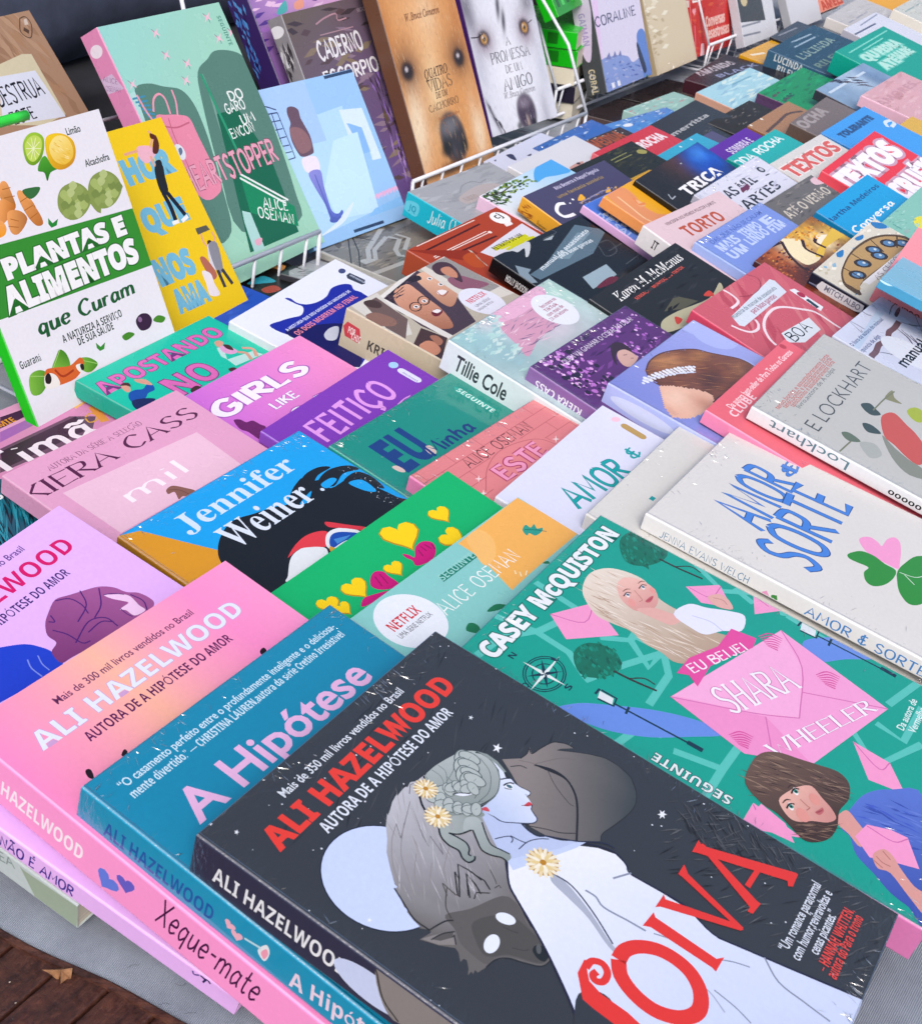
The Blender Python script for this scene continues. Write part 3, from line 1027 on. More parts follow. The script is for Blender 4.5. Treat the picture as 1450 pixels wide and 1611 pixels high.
make_book('charcoal book with red title, pale woman, grey wolf and moon, foremost of all', (10.92, 22.53, 3.79), (60.17, 9.73, 3.01), (17.01, 23.92, 2.38), '3b3e43', '34364c', mat='f', group='paperback novels shingled across the table', fop=[
 ('F',['45474b','33363a','3f4246','2e3034'],90,160,10,15,[254,2238,978,2325,1595,2398,1622,1934,1659,1594,1282,1460,865,1884,196,1932,97,2109],3),
 ('D','d8dce6',110,2,5,[0,0,1701,2392],5),
 ('E','242838',[345,1740,247,255,0]),
 ('E','cbd8fc',[345,1740,242,250,0]),
 ('G','8c8481','43484b',[1201,1575,1399,1166],[1216,1717,1281,1659,1327,1652,1345,1653,1370,1662,1343,1635,1403,1622,1480,1597,1514,1547,1517,1508,1469,1552,1449,1561,1492,1507,1530,1449,1568,1372,1571,1307,1549,1230,1482,1169,1420,1144,1335,1145,1232,1166,1164,1181,1122,1169,1051,1244,981,1359,974,1436,1134,1584,1175,1646]),
 ('M','2b2b2e',5,[1281,1659,1327,1652,1364,1661,1343,1635,1403,1622,1480,1597,1514,1547,1517,1508]),
 ('M','2f3032',4,[1449,1561,1530,1449,1568,1372,1571,1307,1549,1230,1482,1169,1408,1143,1335,1145,1232,1166,1164,1181,1122,1169]),
 ('M','2b2b2e',10,[1293,1594,1328,1514,1323,1444,1278,1378,1203,1325,1048,1247]),
 ('Q','2b2b2e',[1293,1594,1317,1555,1333,1478,1314,1430,1319,1471,1304,1538]),
 ('M','4f4b4a',4,[1305,1529,1253,1463,1211,1375,1210,1347]),
 ('M','3a3839',5,[1205,1668,1243,1637,1250,1608]),
 ('M','3a3839',5,[967,1450,1011,1376,1039,1319,1082,1270]),
 ('M','6f6866',3,[1265,1660,1294,1609,1296,1591]),
 ('M','6f6866',3,[1301,1594,1417,1524,1457,1468]),
 ('G','c0c0c8','6d6967',[722,1892,418,1401],[890,1918,839,1923,814,1939,783,1931,783,1941,742,1939,713,1935,720,1943,673,1933,634,1916,602,1906,609,1914,551,1880,502,1839,446,1803,389,1744,341,1690,339,1676,329,1678,301,1635,280,1603,281,1586,270,1584,256,1545,249,1508,241,1509,262,1476,257,1461,245,1467,201,1479,216,1446,229,1411,262,1358,254,1338,225,1311,244,1309,248,1297,221,1272,196,1260,218,1259,214,1248,234,1252,230,1238,273,1225,321,1215,363,1180,384,1128,418,1066,447,1054,477,1053,518,1081,537,1132,543,1187,575,1238,624,1284,644,1328,690,1382,730,1415,786,1448,864,1554,917,1682,924,1832]),
 ('Q','625e5c',[359,1466,452,1407,590,1343,595,1273,544,1199,528,1133,510,1082,478,1060,426,1070,395,1128,368,1183,327,1221,282,1231,280,1286,293,1352,331,1405]),
 ('Q','54524f',[411,1367,530,1279,523,1159,499,1082,458,1065,419,1085,375,1187,312,1249,343,1317]),
 ('F',['cdccd2','a8a4a4','b8b4b5','959090'],90,150,3,-131,[840,1908,693,1921,560,1870,409,1758,286,1580,342,1485,563,1417,741,1449,865,1697,875,1833],7),
 ('M','3a3a3e',6,[786,1943,774,1943,786,1939]),
 ('L','77747a',4,[591,1856,543,1800,728,1880,617,1744,586,1693,636,1719,595,1628,635,1669]),
 ('L','77747a',4,[759,1905,803,1931,824,1922]),
 ('M','918c8e',3,[591,1856,504,1818,404,1741,353,1669,339,1627]),
 ('M','918c8e',3,[616,1835,480,1756,384,1646]),
 ('M','918c8e',3,[528,1640,438,1588,405,1544]),
 ('M','918c8e',3,[523,1711,432,1657,372,1580]),
 ('M','918c8e',3,[657,1635,537,1587,484,1538]),
 ('L','2f2e30',6,[555,1547,540,1515,595,1558,602,1496,595,1445]),
 ('L','2f2e30',6,[555,1547,467,1477]),
 ('L','2f2e30',6,[496,1445,578,1506,562,1453,537,1412]),
 ('L','55524f',4,[474,1554,438,1508]),
 ('L','2f2e30',6,[554,1545,539,1516,596,1558,601,1513,599,1477,602,1435,580,1395]),
 ('L','2f2e30',6,[539,1516,467,1468]),
 ('L','2f2e30',6,[491,1435,581,1509,549,1429]),
 ('L','2f2e30',5,[499,1420,530,1430,566,1387]),
 ('L','45423f',4,[475,1554,465,1488,470,1470]),
 ('M','45423f',4,[468,1529,393,1485,362,1440]),
 ('L','2f2e30',4,[600,1386,625,1379,618,1367]),
 ('M','45423f',3,[664,1446,633,1402,621,1390]),
 ('M','2b2a2b',6,[326,1682,295,1617,262,1544,261,1475]),
 ('M','2f2e30',6,[260,1474,296,1464,337,1449,360,1428]),
 ('P','8a8583',[206,1477,283,1431,319,1399,272,1365,230,1413]),
 ('P','5c5856',[233,1444,279,1429,317,1401,294,1389,249,1417]),
 ('M','2f2e30',5,[229,1446,279,1429,321,1397]),
 ('L','2f2e30',5,[292,1391,307,1392,275,1363]),
 ('E','e9effc',[507,1279,26,40,22]),
 ('E','e9effc',[373,1262,46,28,8]),
 ('Q','2a2c2d',[457,1129,488,1126,499,1095,476,1067,443,1068,438,1098]),
 ('E','5d5f60',[477,1112,22,10,30]),
 ('M','303234',6,[272,1225,323,1215,362,1181,384,1129,418,1067,467,1053,507,1068]),
 ('M','3a3b3c',4,[576,1230,544,1179,537,1125,520,1078]),
 ('M','3f3e3e',3,[468,1269,475,1231,485,1207]),
 ('M','3f3e3e',3,[411,1193,430,1155,448,1140]),
 ('M','3f4042',3,[265,1221,256,1175,244,1148,237,1116]),
 ('G','eef1ff','cfd9f6',[928,1204,607,535],[771,1436,819,1403,897,1340,1016,1251,1079,1161,1104,1088,1085,1027,1051,989,1063,852,1066,736,1029,634,1021,574,1047,471,1090,293,1164,2,951,-21,246,579,223,788,320,866,419,988,516,1126,608,1280,660,1355]),
 ('M','2b2a40',9,[775,1432,660,1355,608,1280,516,1126,419,988,320,866,223,788]),
 ('M','2b2a40',7,[1038,1247,1088,1166,1110,1091,1085,1027,1057,992,1069,855,1072,739,1035,637,1027,576,1052,474,1096,295,1170,4]),
 ('Q','3a3d43',[378,897,463,859,464,778,356,671,246,579,158,754]),
 ('M','8c93a6',9,[983,1040,1023,1017,1063,993]),
 ('M','8c93a6',9,[849,1101,850,1053,827,1005,838,902,845,822]),
 ('M','8c93a6',8,[1071,392,1002,304,987,192,976,78]),
 ('M','8c93a6',6,[938,524,964,477,985,422]),
 ('M','8c93a6',6,[787,496,774,401,751,326]),
 ('M','8c93a6',6,[857,792,879,731,884,681]),
 ('M','a9b0c6',6,[774,604,767,510,724,425]),
 ('Q','aeb4c4',[832,1241,820,1160,767,1034,694,902,673,821,662,851,679,918,737,1031,767,1143,790,1230]),
 ('M','4a4c5c',7,[828,1245,828,1152,774,1026,697,898]),
 ('Q','bcc8e8',[893,1631,832,1557,777,1479,759,1428,776,1403,836,1349,946,1286,1041,1248,1002,1298,971,1362,951,1387,949,1427,960,1469,909,1535,906,1579]),
 ('P','c6d3f2',[758,1427,778,1403,865,1348,966,1279,1040,1247,1074,1212,1011,1232,891,1291,726,1374]),
 ('S','dde5f7','bccaea',[1113,1562,893,1589],[1109,1665,1133,1647,1145,1626,1135,1601,1134,1570,1140,1540,1137,1526,1124,1522,1107,1527,1100,1512,1091,1498,1083,1486,1069,1481,1056,1475,1044,1454,1030,1433,1008,1430,982,1450,940,1499,911,1536,910,1577,903,1614,906,1639,957,1633,1025,1630]),
 ('P','dde5f7',[1176,1780,1182,1736,1160,1679,1129,1645,1110,1664,1149,1695,1171,1739]),
 ('M','3a4058',5,[909,1580,911,1536,939,1498,981,1449,1007,1429,1031,1432,1044,1454]),
 ('M','3a4058',5,[810,1512,840,1494,866,1473,863,1455,842,1450]),
 ('M','3a4058',5,[835,1410,896,1401,942,1373,972,1341]),
 ('M','3a4058',5,[871,1472,878,1426,887,1400]),
 ('M','2c3048',4,[1146,1628,1135,1601,1134,1570,1140,1540,1137,1526,1124,1522,1107,1527]),
 ('M','2c3048',4,[1083,1486,1069,1481,1056,1475,1044,1454]),
 ('M','2c3048',7,[960,1469,949,1427,951,1387,971,1362]),
 ('M','2c3048',6,[974,1364,1044,1249,1085,1200,1123,1147,1129,1106]),
 ('M','3a3f4c',7,[1108,1661,1133,1644,1152,1622]),
 ('E','f2f6ff',[1100,1615,16,20,10]),
 ('E','4a6a78',[1101,1612,9,14,10]),
 ('M','20222e',7,[1086,1633,1104,1630,1122,1619,1129,1604]),
 ('M','20222e',4,[1078,1624,1084,1609,1094,1596]),
 ('Q','cc4650',[1052,1510,1072,1509,1087,1505,1087,1493,1081,1486,1065,1493]),
 ('M','5a2430',3,[1046,1519,1060,1504,1078,1486]),
 ('Q','c9505a',[904,1637,929,1630,929,1616,920,1604,909,1618]),
 ('M','6a7494',3,[1114,1539,1112,1532,1117,1529]),
 ('S','b3bbba','8d9795',[1088,1871,903,1657],[880,1908,938,1914,1002,1905,1077,1887,1111,1879,1152,1848,1173,1817,1183,1770,1160,1716,1121,1673,1055,1639,985,1636,913,1657,863,1670,893,1628,885,1608,851,1624,816,1651,796,1701,746,1733,771,1765,798,1805,817,1853]),
 ('S','a9b2b0','8a9492',[701,1701,654,1528],[692,1756,701,1724,742,1704,728,1673,701,1667,713,1632,715,1596,699,1568,673,1552,670,1538,680,1528,662,1519,635,1528,633,1556,654,1588,651,1631,659,1677,692,1710]),
 ('M','26282b',8,[697,1717,664,1684,650,1637,655,1592,634,1560,633,1530,660,1519,678,1527]),
 ('M','26282b',7,[703,1668,709,1630,710,1590,693,1564,668,1552,669,1539]),
 ('S','a9b2b0','939c9a',[751,1695,787,1611],[782,1707,863,1635,846,1595,783,1609,727,1634,701,1667,739,1672]),
 ('M','26282b',7,[700,1670,727,1634,781,1608]),
 ('S','b0b9b8','8d9795',[835,1636,756,1435],[813,1659,851,1633,846,1597,807,1555,774,1508,780,1463,788,1427,771,1411,746,1416,747,1443,728,1480,723,1522,750,1561,785,1605,754,1631]),
 ('M','26282b',7,[785,1605,750,1561,723,1522,728,1480,747,1443,746,1416]),
 ('M','26282b',6,[846,1597,807,1555,774,1508,780,1463,787,1425]),
 ('M','5c6668',4,[1169,1824,1175,1765,1151,1707,1109,1665]),
 ('M','5c6668',5,[1109,1665,1036,1634,961,1635,903,1660,856,1705]),
 ('M','3c4446',7,[1161,1825,1189,1779,1186,1724,1162,1666,1146,1628]),
 ('P','8f9998',[1172,1826,1191,1780,1188,1725,1163,1665,1153,1671,1171,1724,1176,1780]),
 ('M','5c6668',3,[1148,1792,1107,1715,1014,1663,928,1666]),
 ('M','5c6668',3,[1087,1764,1027,1708,934,1688]),
 ('M','6f797a',3,[886,1908,876,1869,888,1822]),
 ('M','6f797a',3,[937,1910,933,1859,890,1808]),
 ('M','6f797a',3,[979,1905,970,1859,909,1812]),
 ('M','6f797a',3,[1074,1878,1001,1840,899,1822]),
 ('M','6f797a',3,[847,1804,870,1709,948,1653]),
 ('M','6f797a',3,[952,1840,942,1802,918,1755]),
 ('E','5c6668',[1089,1852,53,34,22]),
 ('E','b4bdbb',[1089,1852,48,29,22]),
 ('M','7c8688',2,[1087,1844,1091,1860]),
 ('E','5c6668',[1115,1827,53,34,98]),
 ('E','b4bdbb',[1115,1827,48,29,98]),
 ('M','7c8688',2,[1103,1827,1125,1826]),
 ('E','5c6668',[1049,1830,53,34,22]),
 ('E','b4bdbb',[1049,1830,48,29,22]),
 ('M','7c8688',2,[1046,1822,1051,1839]),
 ('E','5c6668',[1074,1806,53,34,98]),
 ('E','b4bdbb',[1074,1806,48,29,98]),
 ('M','7c8688',2,[1063,1805,1084,1805]),
 ('E','5c6668',[1015,1797,53,34,22]),
 ('E','b4bdbb',[1015,1797,48,29,22]),
 ('M','7c8688',2,[1013,1789,1017,1805]),
 ('E','5c6668',[1040,1772,53,34,98]),
 ('E','b4bdbb',[1040,1772,48,29,98]),
 ('M','7c8688',2,[1029,1772,1050,1772]),
 ('E','5c6668',[998,1766,53,34,22]),
 ('E','b4bdbb',[998,1766,48,29,22]),
 ('M','7c8688',2,[995,1758,999,1774]),
 ('E','5c6668',[1022,1742,53,34,98]),
 ('E','b4bdbb',[1022,1742,48,29,98]),
 ('M','7c8688',2,[1011,1741,1032,1741]),
 ('E','5c6668',[877,1814,38,25,-18]),
 ('E','b4bdbb',[877,1814,35,21,-18]),
 ('M','7c8688',2,[876,1808,879,1820]),
 ('E','5c6668',[895,1796,38,25,58]),
 ('E','b4bdbb',[895,1796,35,21,58]),
 ('M','7c8688',2,[888,1797,902,1796]),
 ('E','5c6668',[916,1792,38,25,-18]),
 ('E','b4bdbb',[916,1792,35,21,-18]),
 ('M','7c8688',2,[915,1786,918,1798]),
 ('E','5c6668',[934,1774,38,25,58]),
 ('E','b4bdbb',[934,1774,35,21,58]),
 ('M','7c8688',2,[927,1775,942,1774]),
 ('E','5c6668',[946,1768,38,25,-18]),
 ('E','b4bdbb',[946,1768,35,21,-18]),
 ('M','7c8688',2,[945,1762,948,1774]),
 ('E','5c6668',[964,1750,38,25,58]),
 ('E','b4bdbb',[964,1750,35,21,58]),
 ('M','7c8688',2,[956,1750,971,1750]),
 ('E','5c6668',[957,1739,38,25,-18]),
 ('E','b4bdbb',[957,1739,35,21,-18]),
 ('M','7c8688',2,[956,1733,958,1745]),
 ('E','5c6668',[975,1721,38,25,58]),
 ('E','b4bdbb',[975,1721,35,21,58]),
 ('M','7c8688',2,[967,1722,982,1721]),
 ('E','5c6668',[812,1811,38,25,-48]),
 ('E','b4bdbb',[812,1811,35,21,-48]),
 ('M','7c8688',2,[811,1805,813,1816]),
 ('E','5c6668',[829,1793,38,25,28]),
 ('E','b4bdbb',[829,1793,35,21,28]),
 ('M','7c8688',2,[822,1793,836,1793]),
 ('E','5c6668',[811,1771,38,25,-48]),
 ('E','b4bdbb',[811,1771,35,21,-48]),
 ('M','7c8688',2,[810,1765,812,1777]),
 ('E','5c6668',[828,1753,38,25,28]),
 ('E','b4bdbb',[828,1753,35,21,28]),
 ('M','7c8688',2,[821,1754,835,1753]),
 ('E','5c6668',[821,1731,38,25,-48]),
 ('E','b4bdbb',[821,1731,35,21,-48]),
 ('M','7c8688',2,[820,1725,822,1737]),
 ('E','5c6668',[838,1713,38,25,28]),
 ('E','b4bdbb',[838,1713,35,21,28]),
 ('M','7c8688',2,[831,1714,845,1713]),
 ('E','5c6668',[842,1698,38,25,-48]),
 ('E','b4bdbb',[842,1698,35,21,-48]),
 ('M','7c8688',2,[841,1692,843,1704]),
 ('E','5c6668',[859,1680,38,25,28]),
 ('E','b4bdbb',[859,1680,35,21,28]),
 ('M','7c8688',2,[852,1681,866,1680]),
 ('E','5c6668',[869,1669,38,25,-48]),
 ('E','b4bdbb',[869,1669,35,21,-48]),
 ('M','7c8688',2,[868,1663,871,1675]),
 ('E','5c6668',[887,1651,38,25,28]),
 ('E','b4bdbb',[887,1651,35,21,28]),
 ('M','7c8688',2,[880,1652,894,1651]),
 ('Q','e8ecf8',[888,1768,912,1751,938,1721,943,1708,906,1732]),
 ('M','26282b',5,[884,1769,912,1751,941,1715]),
 ('M','1e1e24',9,[791,1879,748,1835,714,1778]),
 ('M','1e1e24',8,[884,1916,862,1896]),
 ('E','b98e48',[828,1869,48,48,0]),
 ('E','ead9b0',[867,1869,18,5,0]),
 ('E','f3ead2',[865,1882,18,5,20]),
 ('E','ead9b0',[858,1894,18,5,40]),
 ('E','f3ead2',[848,1903,18,5,60]),
 ('E','ead9b0',[835,1907,18,5,80]),
 ('E','f3ead2',[822,1907,18,5,100]),
 ('E','ead9b0',[809,1903,18,5,120]),
 ('E','f3ead2',[799,1894,18,5,140]),
 ('E','ead9b0',[792,1882,18,5,160]),
 ('E','f3ead2',[790,1869,18,5,180]),
 ('E','ead9b0',[792,1856,18,5,200]),
 ('E','f3ead2',[799,1845,18,5,220]),
 ('E','ead9b0',[809,1836,18,5,240]),
 ('E','f3ead2',[822,1831,18,5,260]),
 ('E','ead9b0',[835,1831,18,5,280]),
 ('E','f3ead2',[848,1836,18,5,300]),
 ('E','ead9b0',[858,1845,18,5,320]),
 ('E','f3ead2',[865,1856,18,5,340]),
 ('E','e6cf98',[851,1869,14,5,0]),
 ('E','f6efdc',[847,1881,14,5,32]),
 ('E','e6cf98',[838,1890,14,5,65]),
 ('E','f6efdc',[825,1891,14,5,98]),
 ('E','e6cf98',[814,1886,14,5,130]),
 ('E','f6efdc',[807,1876,14,5,163]),
 ('E','e6cf98',[807,1863,14,5,196]),
 ('E','f6efdc',[814,1852,14,5,229]),
 ('E','e6cf98',[825,1847,14,5,261]),
 ('E','f6efdc',[838,1849,14,5,294]),
 ('E','e6cf98',[847,1857,14,5,327]),
 ('E','b98534',[829,1870,11,11,0]),
 ('E','b98e48',[739,1750,51,51,0]),
 ('E','ead9b0',[780,1750,19,6,0]),
 ('E','f3ead2',[777,1764,19,6,20]),
 ('E','ead9b0',[770,1776,19,6,40]),
 ('E','f3ead2',[759,1785,19,6,60]),
 ('E','ead9b0',[746,1790,19,6,80]),
 ('E','f3ead2',[732,1790,19,6,100]),
 ('E','ead9b0',[718,1785,19,6,120]),
 ('E','f3ead2',[707,1776,19,6,140]),
 ('E','ead9b0',[700,1764,19,6,160]),
 ('E','f3ead2',[698,1750,19,6,180]),
 ('E','ead9b0',[700,1736,19,6,200]),
 ('E','f3ead2',[707,1723,19,6,220]),
 ('E','ead9b0',[718,1714,19,6,240]),
 ('E','f3ead2',[732,1709,19,6,260]),
 ('E','ead9b0',[746,1709,19,6,280]),
 ('E','f3ead2',[759,1714,19,6,300]),
 ('E','ead9b0',[770,1723,19,6,320]),
 ('E','f3ead2',[777,1736,19,6,340]),
 ('E','e6cf98',[762,1750,15,6,0]),
 ('E','f6efdc',[759,1762,15,6,32]),
 ('E','e6cf98',[749,1771,15,6,65]),
 ('E','f6efdc',[735,1773,15,6,98]),
 ('E','e6cf98',[723,1767,15,6,130]),
 ('E','f6efdc',[716,1756,15,6,163]),
 ('E','e6cf98',[716,1743,15,6,196]),
 ('E','f6efdc',[723,1732,15,6,229]),
 ('E','e6cf98',[735,1726,15,6,261]),
 ('E','f6efdc',[749,1728,15,6,294]),
 ('E','e6cf98',[759,1737,15,6,327]),
 ('E','b98534',[739,1750,11,11,0]),
 ('E','b98e48',[847,1300,66,66,0]),
 ('E','ead9b0',[899,1300,25,8,0]),
 ('E','f3ead2',[896,1318,25,8,20]),
 ('E','ead9b0',[887,1334,25,8,40]),
 ('E','f3ead2',[873,1345,25,8,60]),
 ('E','ead9b0',[856,1352,25,8,80]),
 ('E','f3ead2',[837,1352,25,8,100]),
 ('E','ead9b0',[820,1345,25,8,120]),
 ('E','f3ead2',[806,1334,25,8,140]),
 ('E','ead9b0',[797,1318,25,8,160]),
 ('E','f3ead2',[794,1300,25,8,180]),
 ('E','ead9b0',[797,1282,25,8,200]),
 ('E','f3ead2',[806,1266,25,8,220]),
 ('E','ead9b0',[820,1254,25,8,240]),
 ('E','f3ead2',[837,1248,25,8,260]),
 ('E','ead9b0',[856,1248,25,8,280]),
 ('E','f3ead2',[873,1254,25,8,300]),
 ('E','ead9b0',[887,1266,25,8,320]),
 ('E','f3ead2',[896,1282,25,8,340]),
 ('E','e6cf98',[877,1300,20,8,0]),
 ('E','f6efdc',[872,1316,20,8,32]),
 ('E','e6cf98',[859,1327,20,8,65]),
 ('E','f6efdc',[842,1330,20,8,98]),
 ('E','e6cf98',[827,1323,20,8,130]),
 ('E','f6efdc',[817,1308,20,8,163]),
 ('E','e6cf98',[817,1291,20,8,196]),
 ('E','f6efdc',[827,1277,20,8,229]),
 ('E','e6cf98',[842,1269,20,8,261]),
 ('E','f6efdc',[859,1272,20,8,294]),
 ('E','e6cf98',[872,1283,20,8,327]),
 ('E','b98534',[847,1300,14,14,0]),
 ('F',['54565a','4a4c50','2a2b2e','606265'],170,90,7,-35,[1567,1030,1679,894,1745,634,1798,348,1724,25,1241,6,1204,119,1143,384,1236,634,1173,778,1228,914],11),
 ('F',['54565a','2a2b2e','505256'],90,80,7,55,[1571,1005,1669,733,1673,481,1574,445,1420,709,1423,888],12),
 ('P','e0413c',[1437,843,1418,820,1583,436,1581,426,1500,421,1488,439,1513,451,1365,824,1355,839]),
 ('P','e0413c',[1412,834,1434,819,1315,520,1311,500,1238,508,1234,530,1262,530]),
 ('P','e0413c',[1356,591,1470,586,1483,563,1355,566]),
 ('P','e0413c',[1201,837,1266,838,1254,824,1232,804,1144,514,1129,512,1123,527,1200,819]),
 ('P','e0413c',[1060,840,1043,825,1144,540,1135,510,1122,517,994,826,977,841]),
 ('P','e0413c',[951,836,933,820,926,544,955,522,868,523,875,542,875,815,859,843]),
 ('M','e0413c',62,[648,849,703,848,756,815,797,752,809,677,793,600,743,538,673,509,617,524,572,571,545,647,554,735,591,810,648,849]),
 ('M','e0413c',30,[529,932,571,927,589,890,566,856,523,851,504,875,518,896,543,890]),
 ('P','e0413c',[486,946,555,953,579,926,531,929,487,895,468,834,467,721,452,642,388,716,393,830,400,878]),
 ('T','n','dfe6f2','“Um romance paranormal',[1159,324,1600,324],46,{'w': 0.012}),
 ('T','n','dfe6f2','com humor,reviravoltas e',[1155,269,1593,269],46,{'w': 0.012}),
 ('T','n','dfe6f2','cenas picantes.”',[1237,217,1503,217],46,{'w': 0.012}),
 ('T','b','e4524d','– HANNAH WHITTEN,',[1181,162,1571,162],42),
 ('T','b','e4524d','autora do Para o trono',[1176,118,1561,118],42),
 ('T','n','dfe5ee','Mais de 350 mil livros vendidos no Brasil',[382,2263,1243,2263],44,{'w': 0.012}),
 ('T','b','e4473d','ALI HAZELWOOD',[158,2110,1454,2110],102,{'w': 0.022}),
 ('T','b','e3e9f4','AUTORA DE A HIPÓTESE DO AMOR',[359,2026,1298,2026],52),
 ('P','eef2fb',[125,2282,118,2286,110,2279,113,2287,106,2291,115,2293,117,2301,121,2294,130,2296,122,2289]),
 ('P','eef2fb',[1341,1945,1332,1949,1322,1943,1327,1952,1316,1955,1328,1957,1333,1966,1335,1957,1347,1959,1337,1953]),
 ('P','eef2fb',[1276,1750,1258,1759,1238,1747,1247,1764,1228,1772,1252,1774,1261,1792,1266,1775,1290,1778,1269,1766]),
 ('P','eef2fb',[151,1661,144,1665,136,1660,139,1667,132,1671,141,1672,143,1679,147,1672,155,1673,147,1668]),
 ('P','eef2fb',[86,2382,79,2385,73,2379,76,2387,68,2390,76,2392,79,2400,81,2392,90,2395,83,2389]),
 ('P','eef2fb',[1469,1011,1454,1019,1439,1009,1442,1022,1423,1026,1441,1031,1437,1044,1453,1036,1468,1046,1464,1033,1483,1030,1465,1024]),
], sop=[
 ('T','b','eef0f6','ALI HAZELWOOD',[109,65,752,65],82),
 ('E','cfdafb',[868,112,175,80,0]),
 ('Q','8d8887',[857,230,967,236,1139,235,1204,205,1017,42,924,79]),
 ('M','3c3a3b',8,[856,234,918,105,1004,45]),
])

make_book('teal blue shrink-wrapped book with large pale pink title, directly under the charcoal one', (5.2, 25.49, 2.19), (59.88, 12.78, 2.98), (16.66, 23.74, 1.98), '1188ab', '1c97bd', mat='f', group='paperback novels shingled across the table', fop=[
 ('T','n','cfe6f2','“O casamento perfeito entre o profundamente inteligente e o deliciosa-',[112,2252,1560,2252],44,{'w': 0.012}),
 ('T','b','cfe6f2','mente divertido.” — CHRISTINA LAUREN,autora da série Cretino Irresistível',[113,2188,1553,2188],40),
 ('T','n','e7b9e0','A Hipótese',[203,1922,1432,1922],172,{'w': 0.02}),
], sop=[
 ('T','b','235ba4','ALI HAZELWOOD',[148,35,734,35],80),
 ('P','f0b6c8',[818,103,820,107,828,111,839,109,845,100,842,89,831,81,818,74,810,69,808,66,808,69,804,78,796,90,790,103,793,114,804,119,814,115,818,107]),
 ('P','f0b6c8',[857,78,857,82,862,90,874,93,884,87,886,75,879,62,870,50,864,40,864,37,862,40,854,47,841,55,830,65,828,77,835,86,847,87,855,81]),
 ('Q','e9eef4',[962,80,990,146,1014,114,1002,49]),
 ('Q','f0a3ba',[978,82,995,123,1009,100,998,59]),
 ('L','bfe0ec',12,[893,87,972,105]),
 ('T','b','f0dcee','A Hipótese',[1131,27,1638,108],85),
])

make_book('bright pink book with peach glow and white capitals, script title on its pink spine', (-0.69, 28.57, 0.76), (60.38, 14.28, 3.07), (17.05, 24.07, 2.65), 'f797c8', 'ff9fd4', group='paperback novels shingled across the table', fop=[
 ('G','f58fc4','f7a3b8',[0,0,375,0],[0,0,375,0,375,2407,0,2407]),
 ('G','f7a3b8','f9b8a4',[375,0,716,0],[375,0,716,0,716,2407,375,2407]),
 ('G','f9b8a4','f7a4bc',[716,0,1023,0],[716,0,1023,0,1023,2407,716,2407]),
 ('G','f7a4bc','f694c8',[1023,0,1364,0],[1023,0,1364,0,1364,2407,1023,2407]),
 ('G','f694c8','f79ccb',[1364,0,1705,0],[1364,0,1705,0,1705,2407,1364,2407]),
 ('T','n','6a3560','Mais de 300 mil livros vendidos no Brasil',[388,2246,1283,2246],44,{'w': 0.01}),
 ('T','b','e4e9fa','ALI HAZELWOOD',[163,2096,1496,2096],95,{'o': 0.02,'oc': 'c9a2cf'}),
 ('T','b','5c2357','AUTORA DE A HIPÓTESE DO AMOR',[343,2001,1298,2001],50),
 ('Q','2a1426',[213,1902,232,1902,233,1883,212,1850,199,1869]),
 ('Q','2a1426',[401,1871,419,1875,419,1857,395,1841,384,1858]),
 ('Q','2a1426',[1344,1868,1371,1869,1368,1847,1338,1836,1327,1851]),
], sop=[
 ('T','b','fdeef8','HAZELWOOD',[259,71,733,71],82),
 ('P','6a80dc',[885,97,890,104,908,114,931,109,944,87,936,63,911,46,881,33,863,22,858,16,858,23,850,44,834,71,823,99,831,123,854,134,876,124,885,106]),
 ('P','6a62c4',[966,161,966,168,975,182,993,187,1011,177,1015,158,1004,135,989,115,981,99,980,94,977,99,963,109,941,122,922,138,917,158,930,174,949,176,962,167]),
 ('T','h','4b1549','Xeque-mate',[1145,80,1671,80],166,{'w': 0.1,'sh': 0.12}),
])

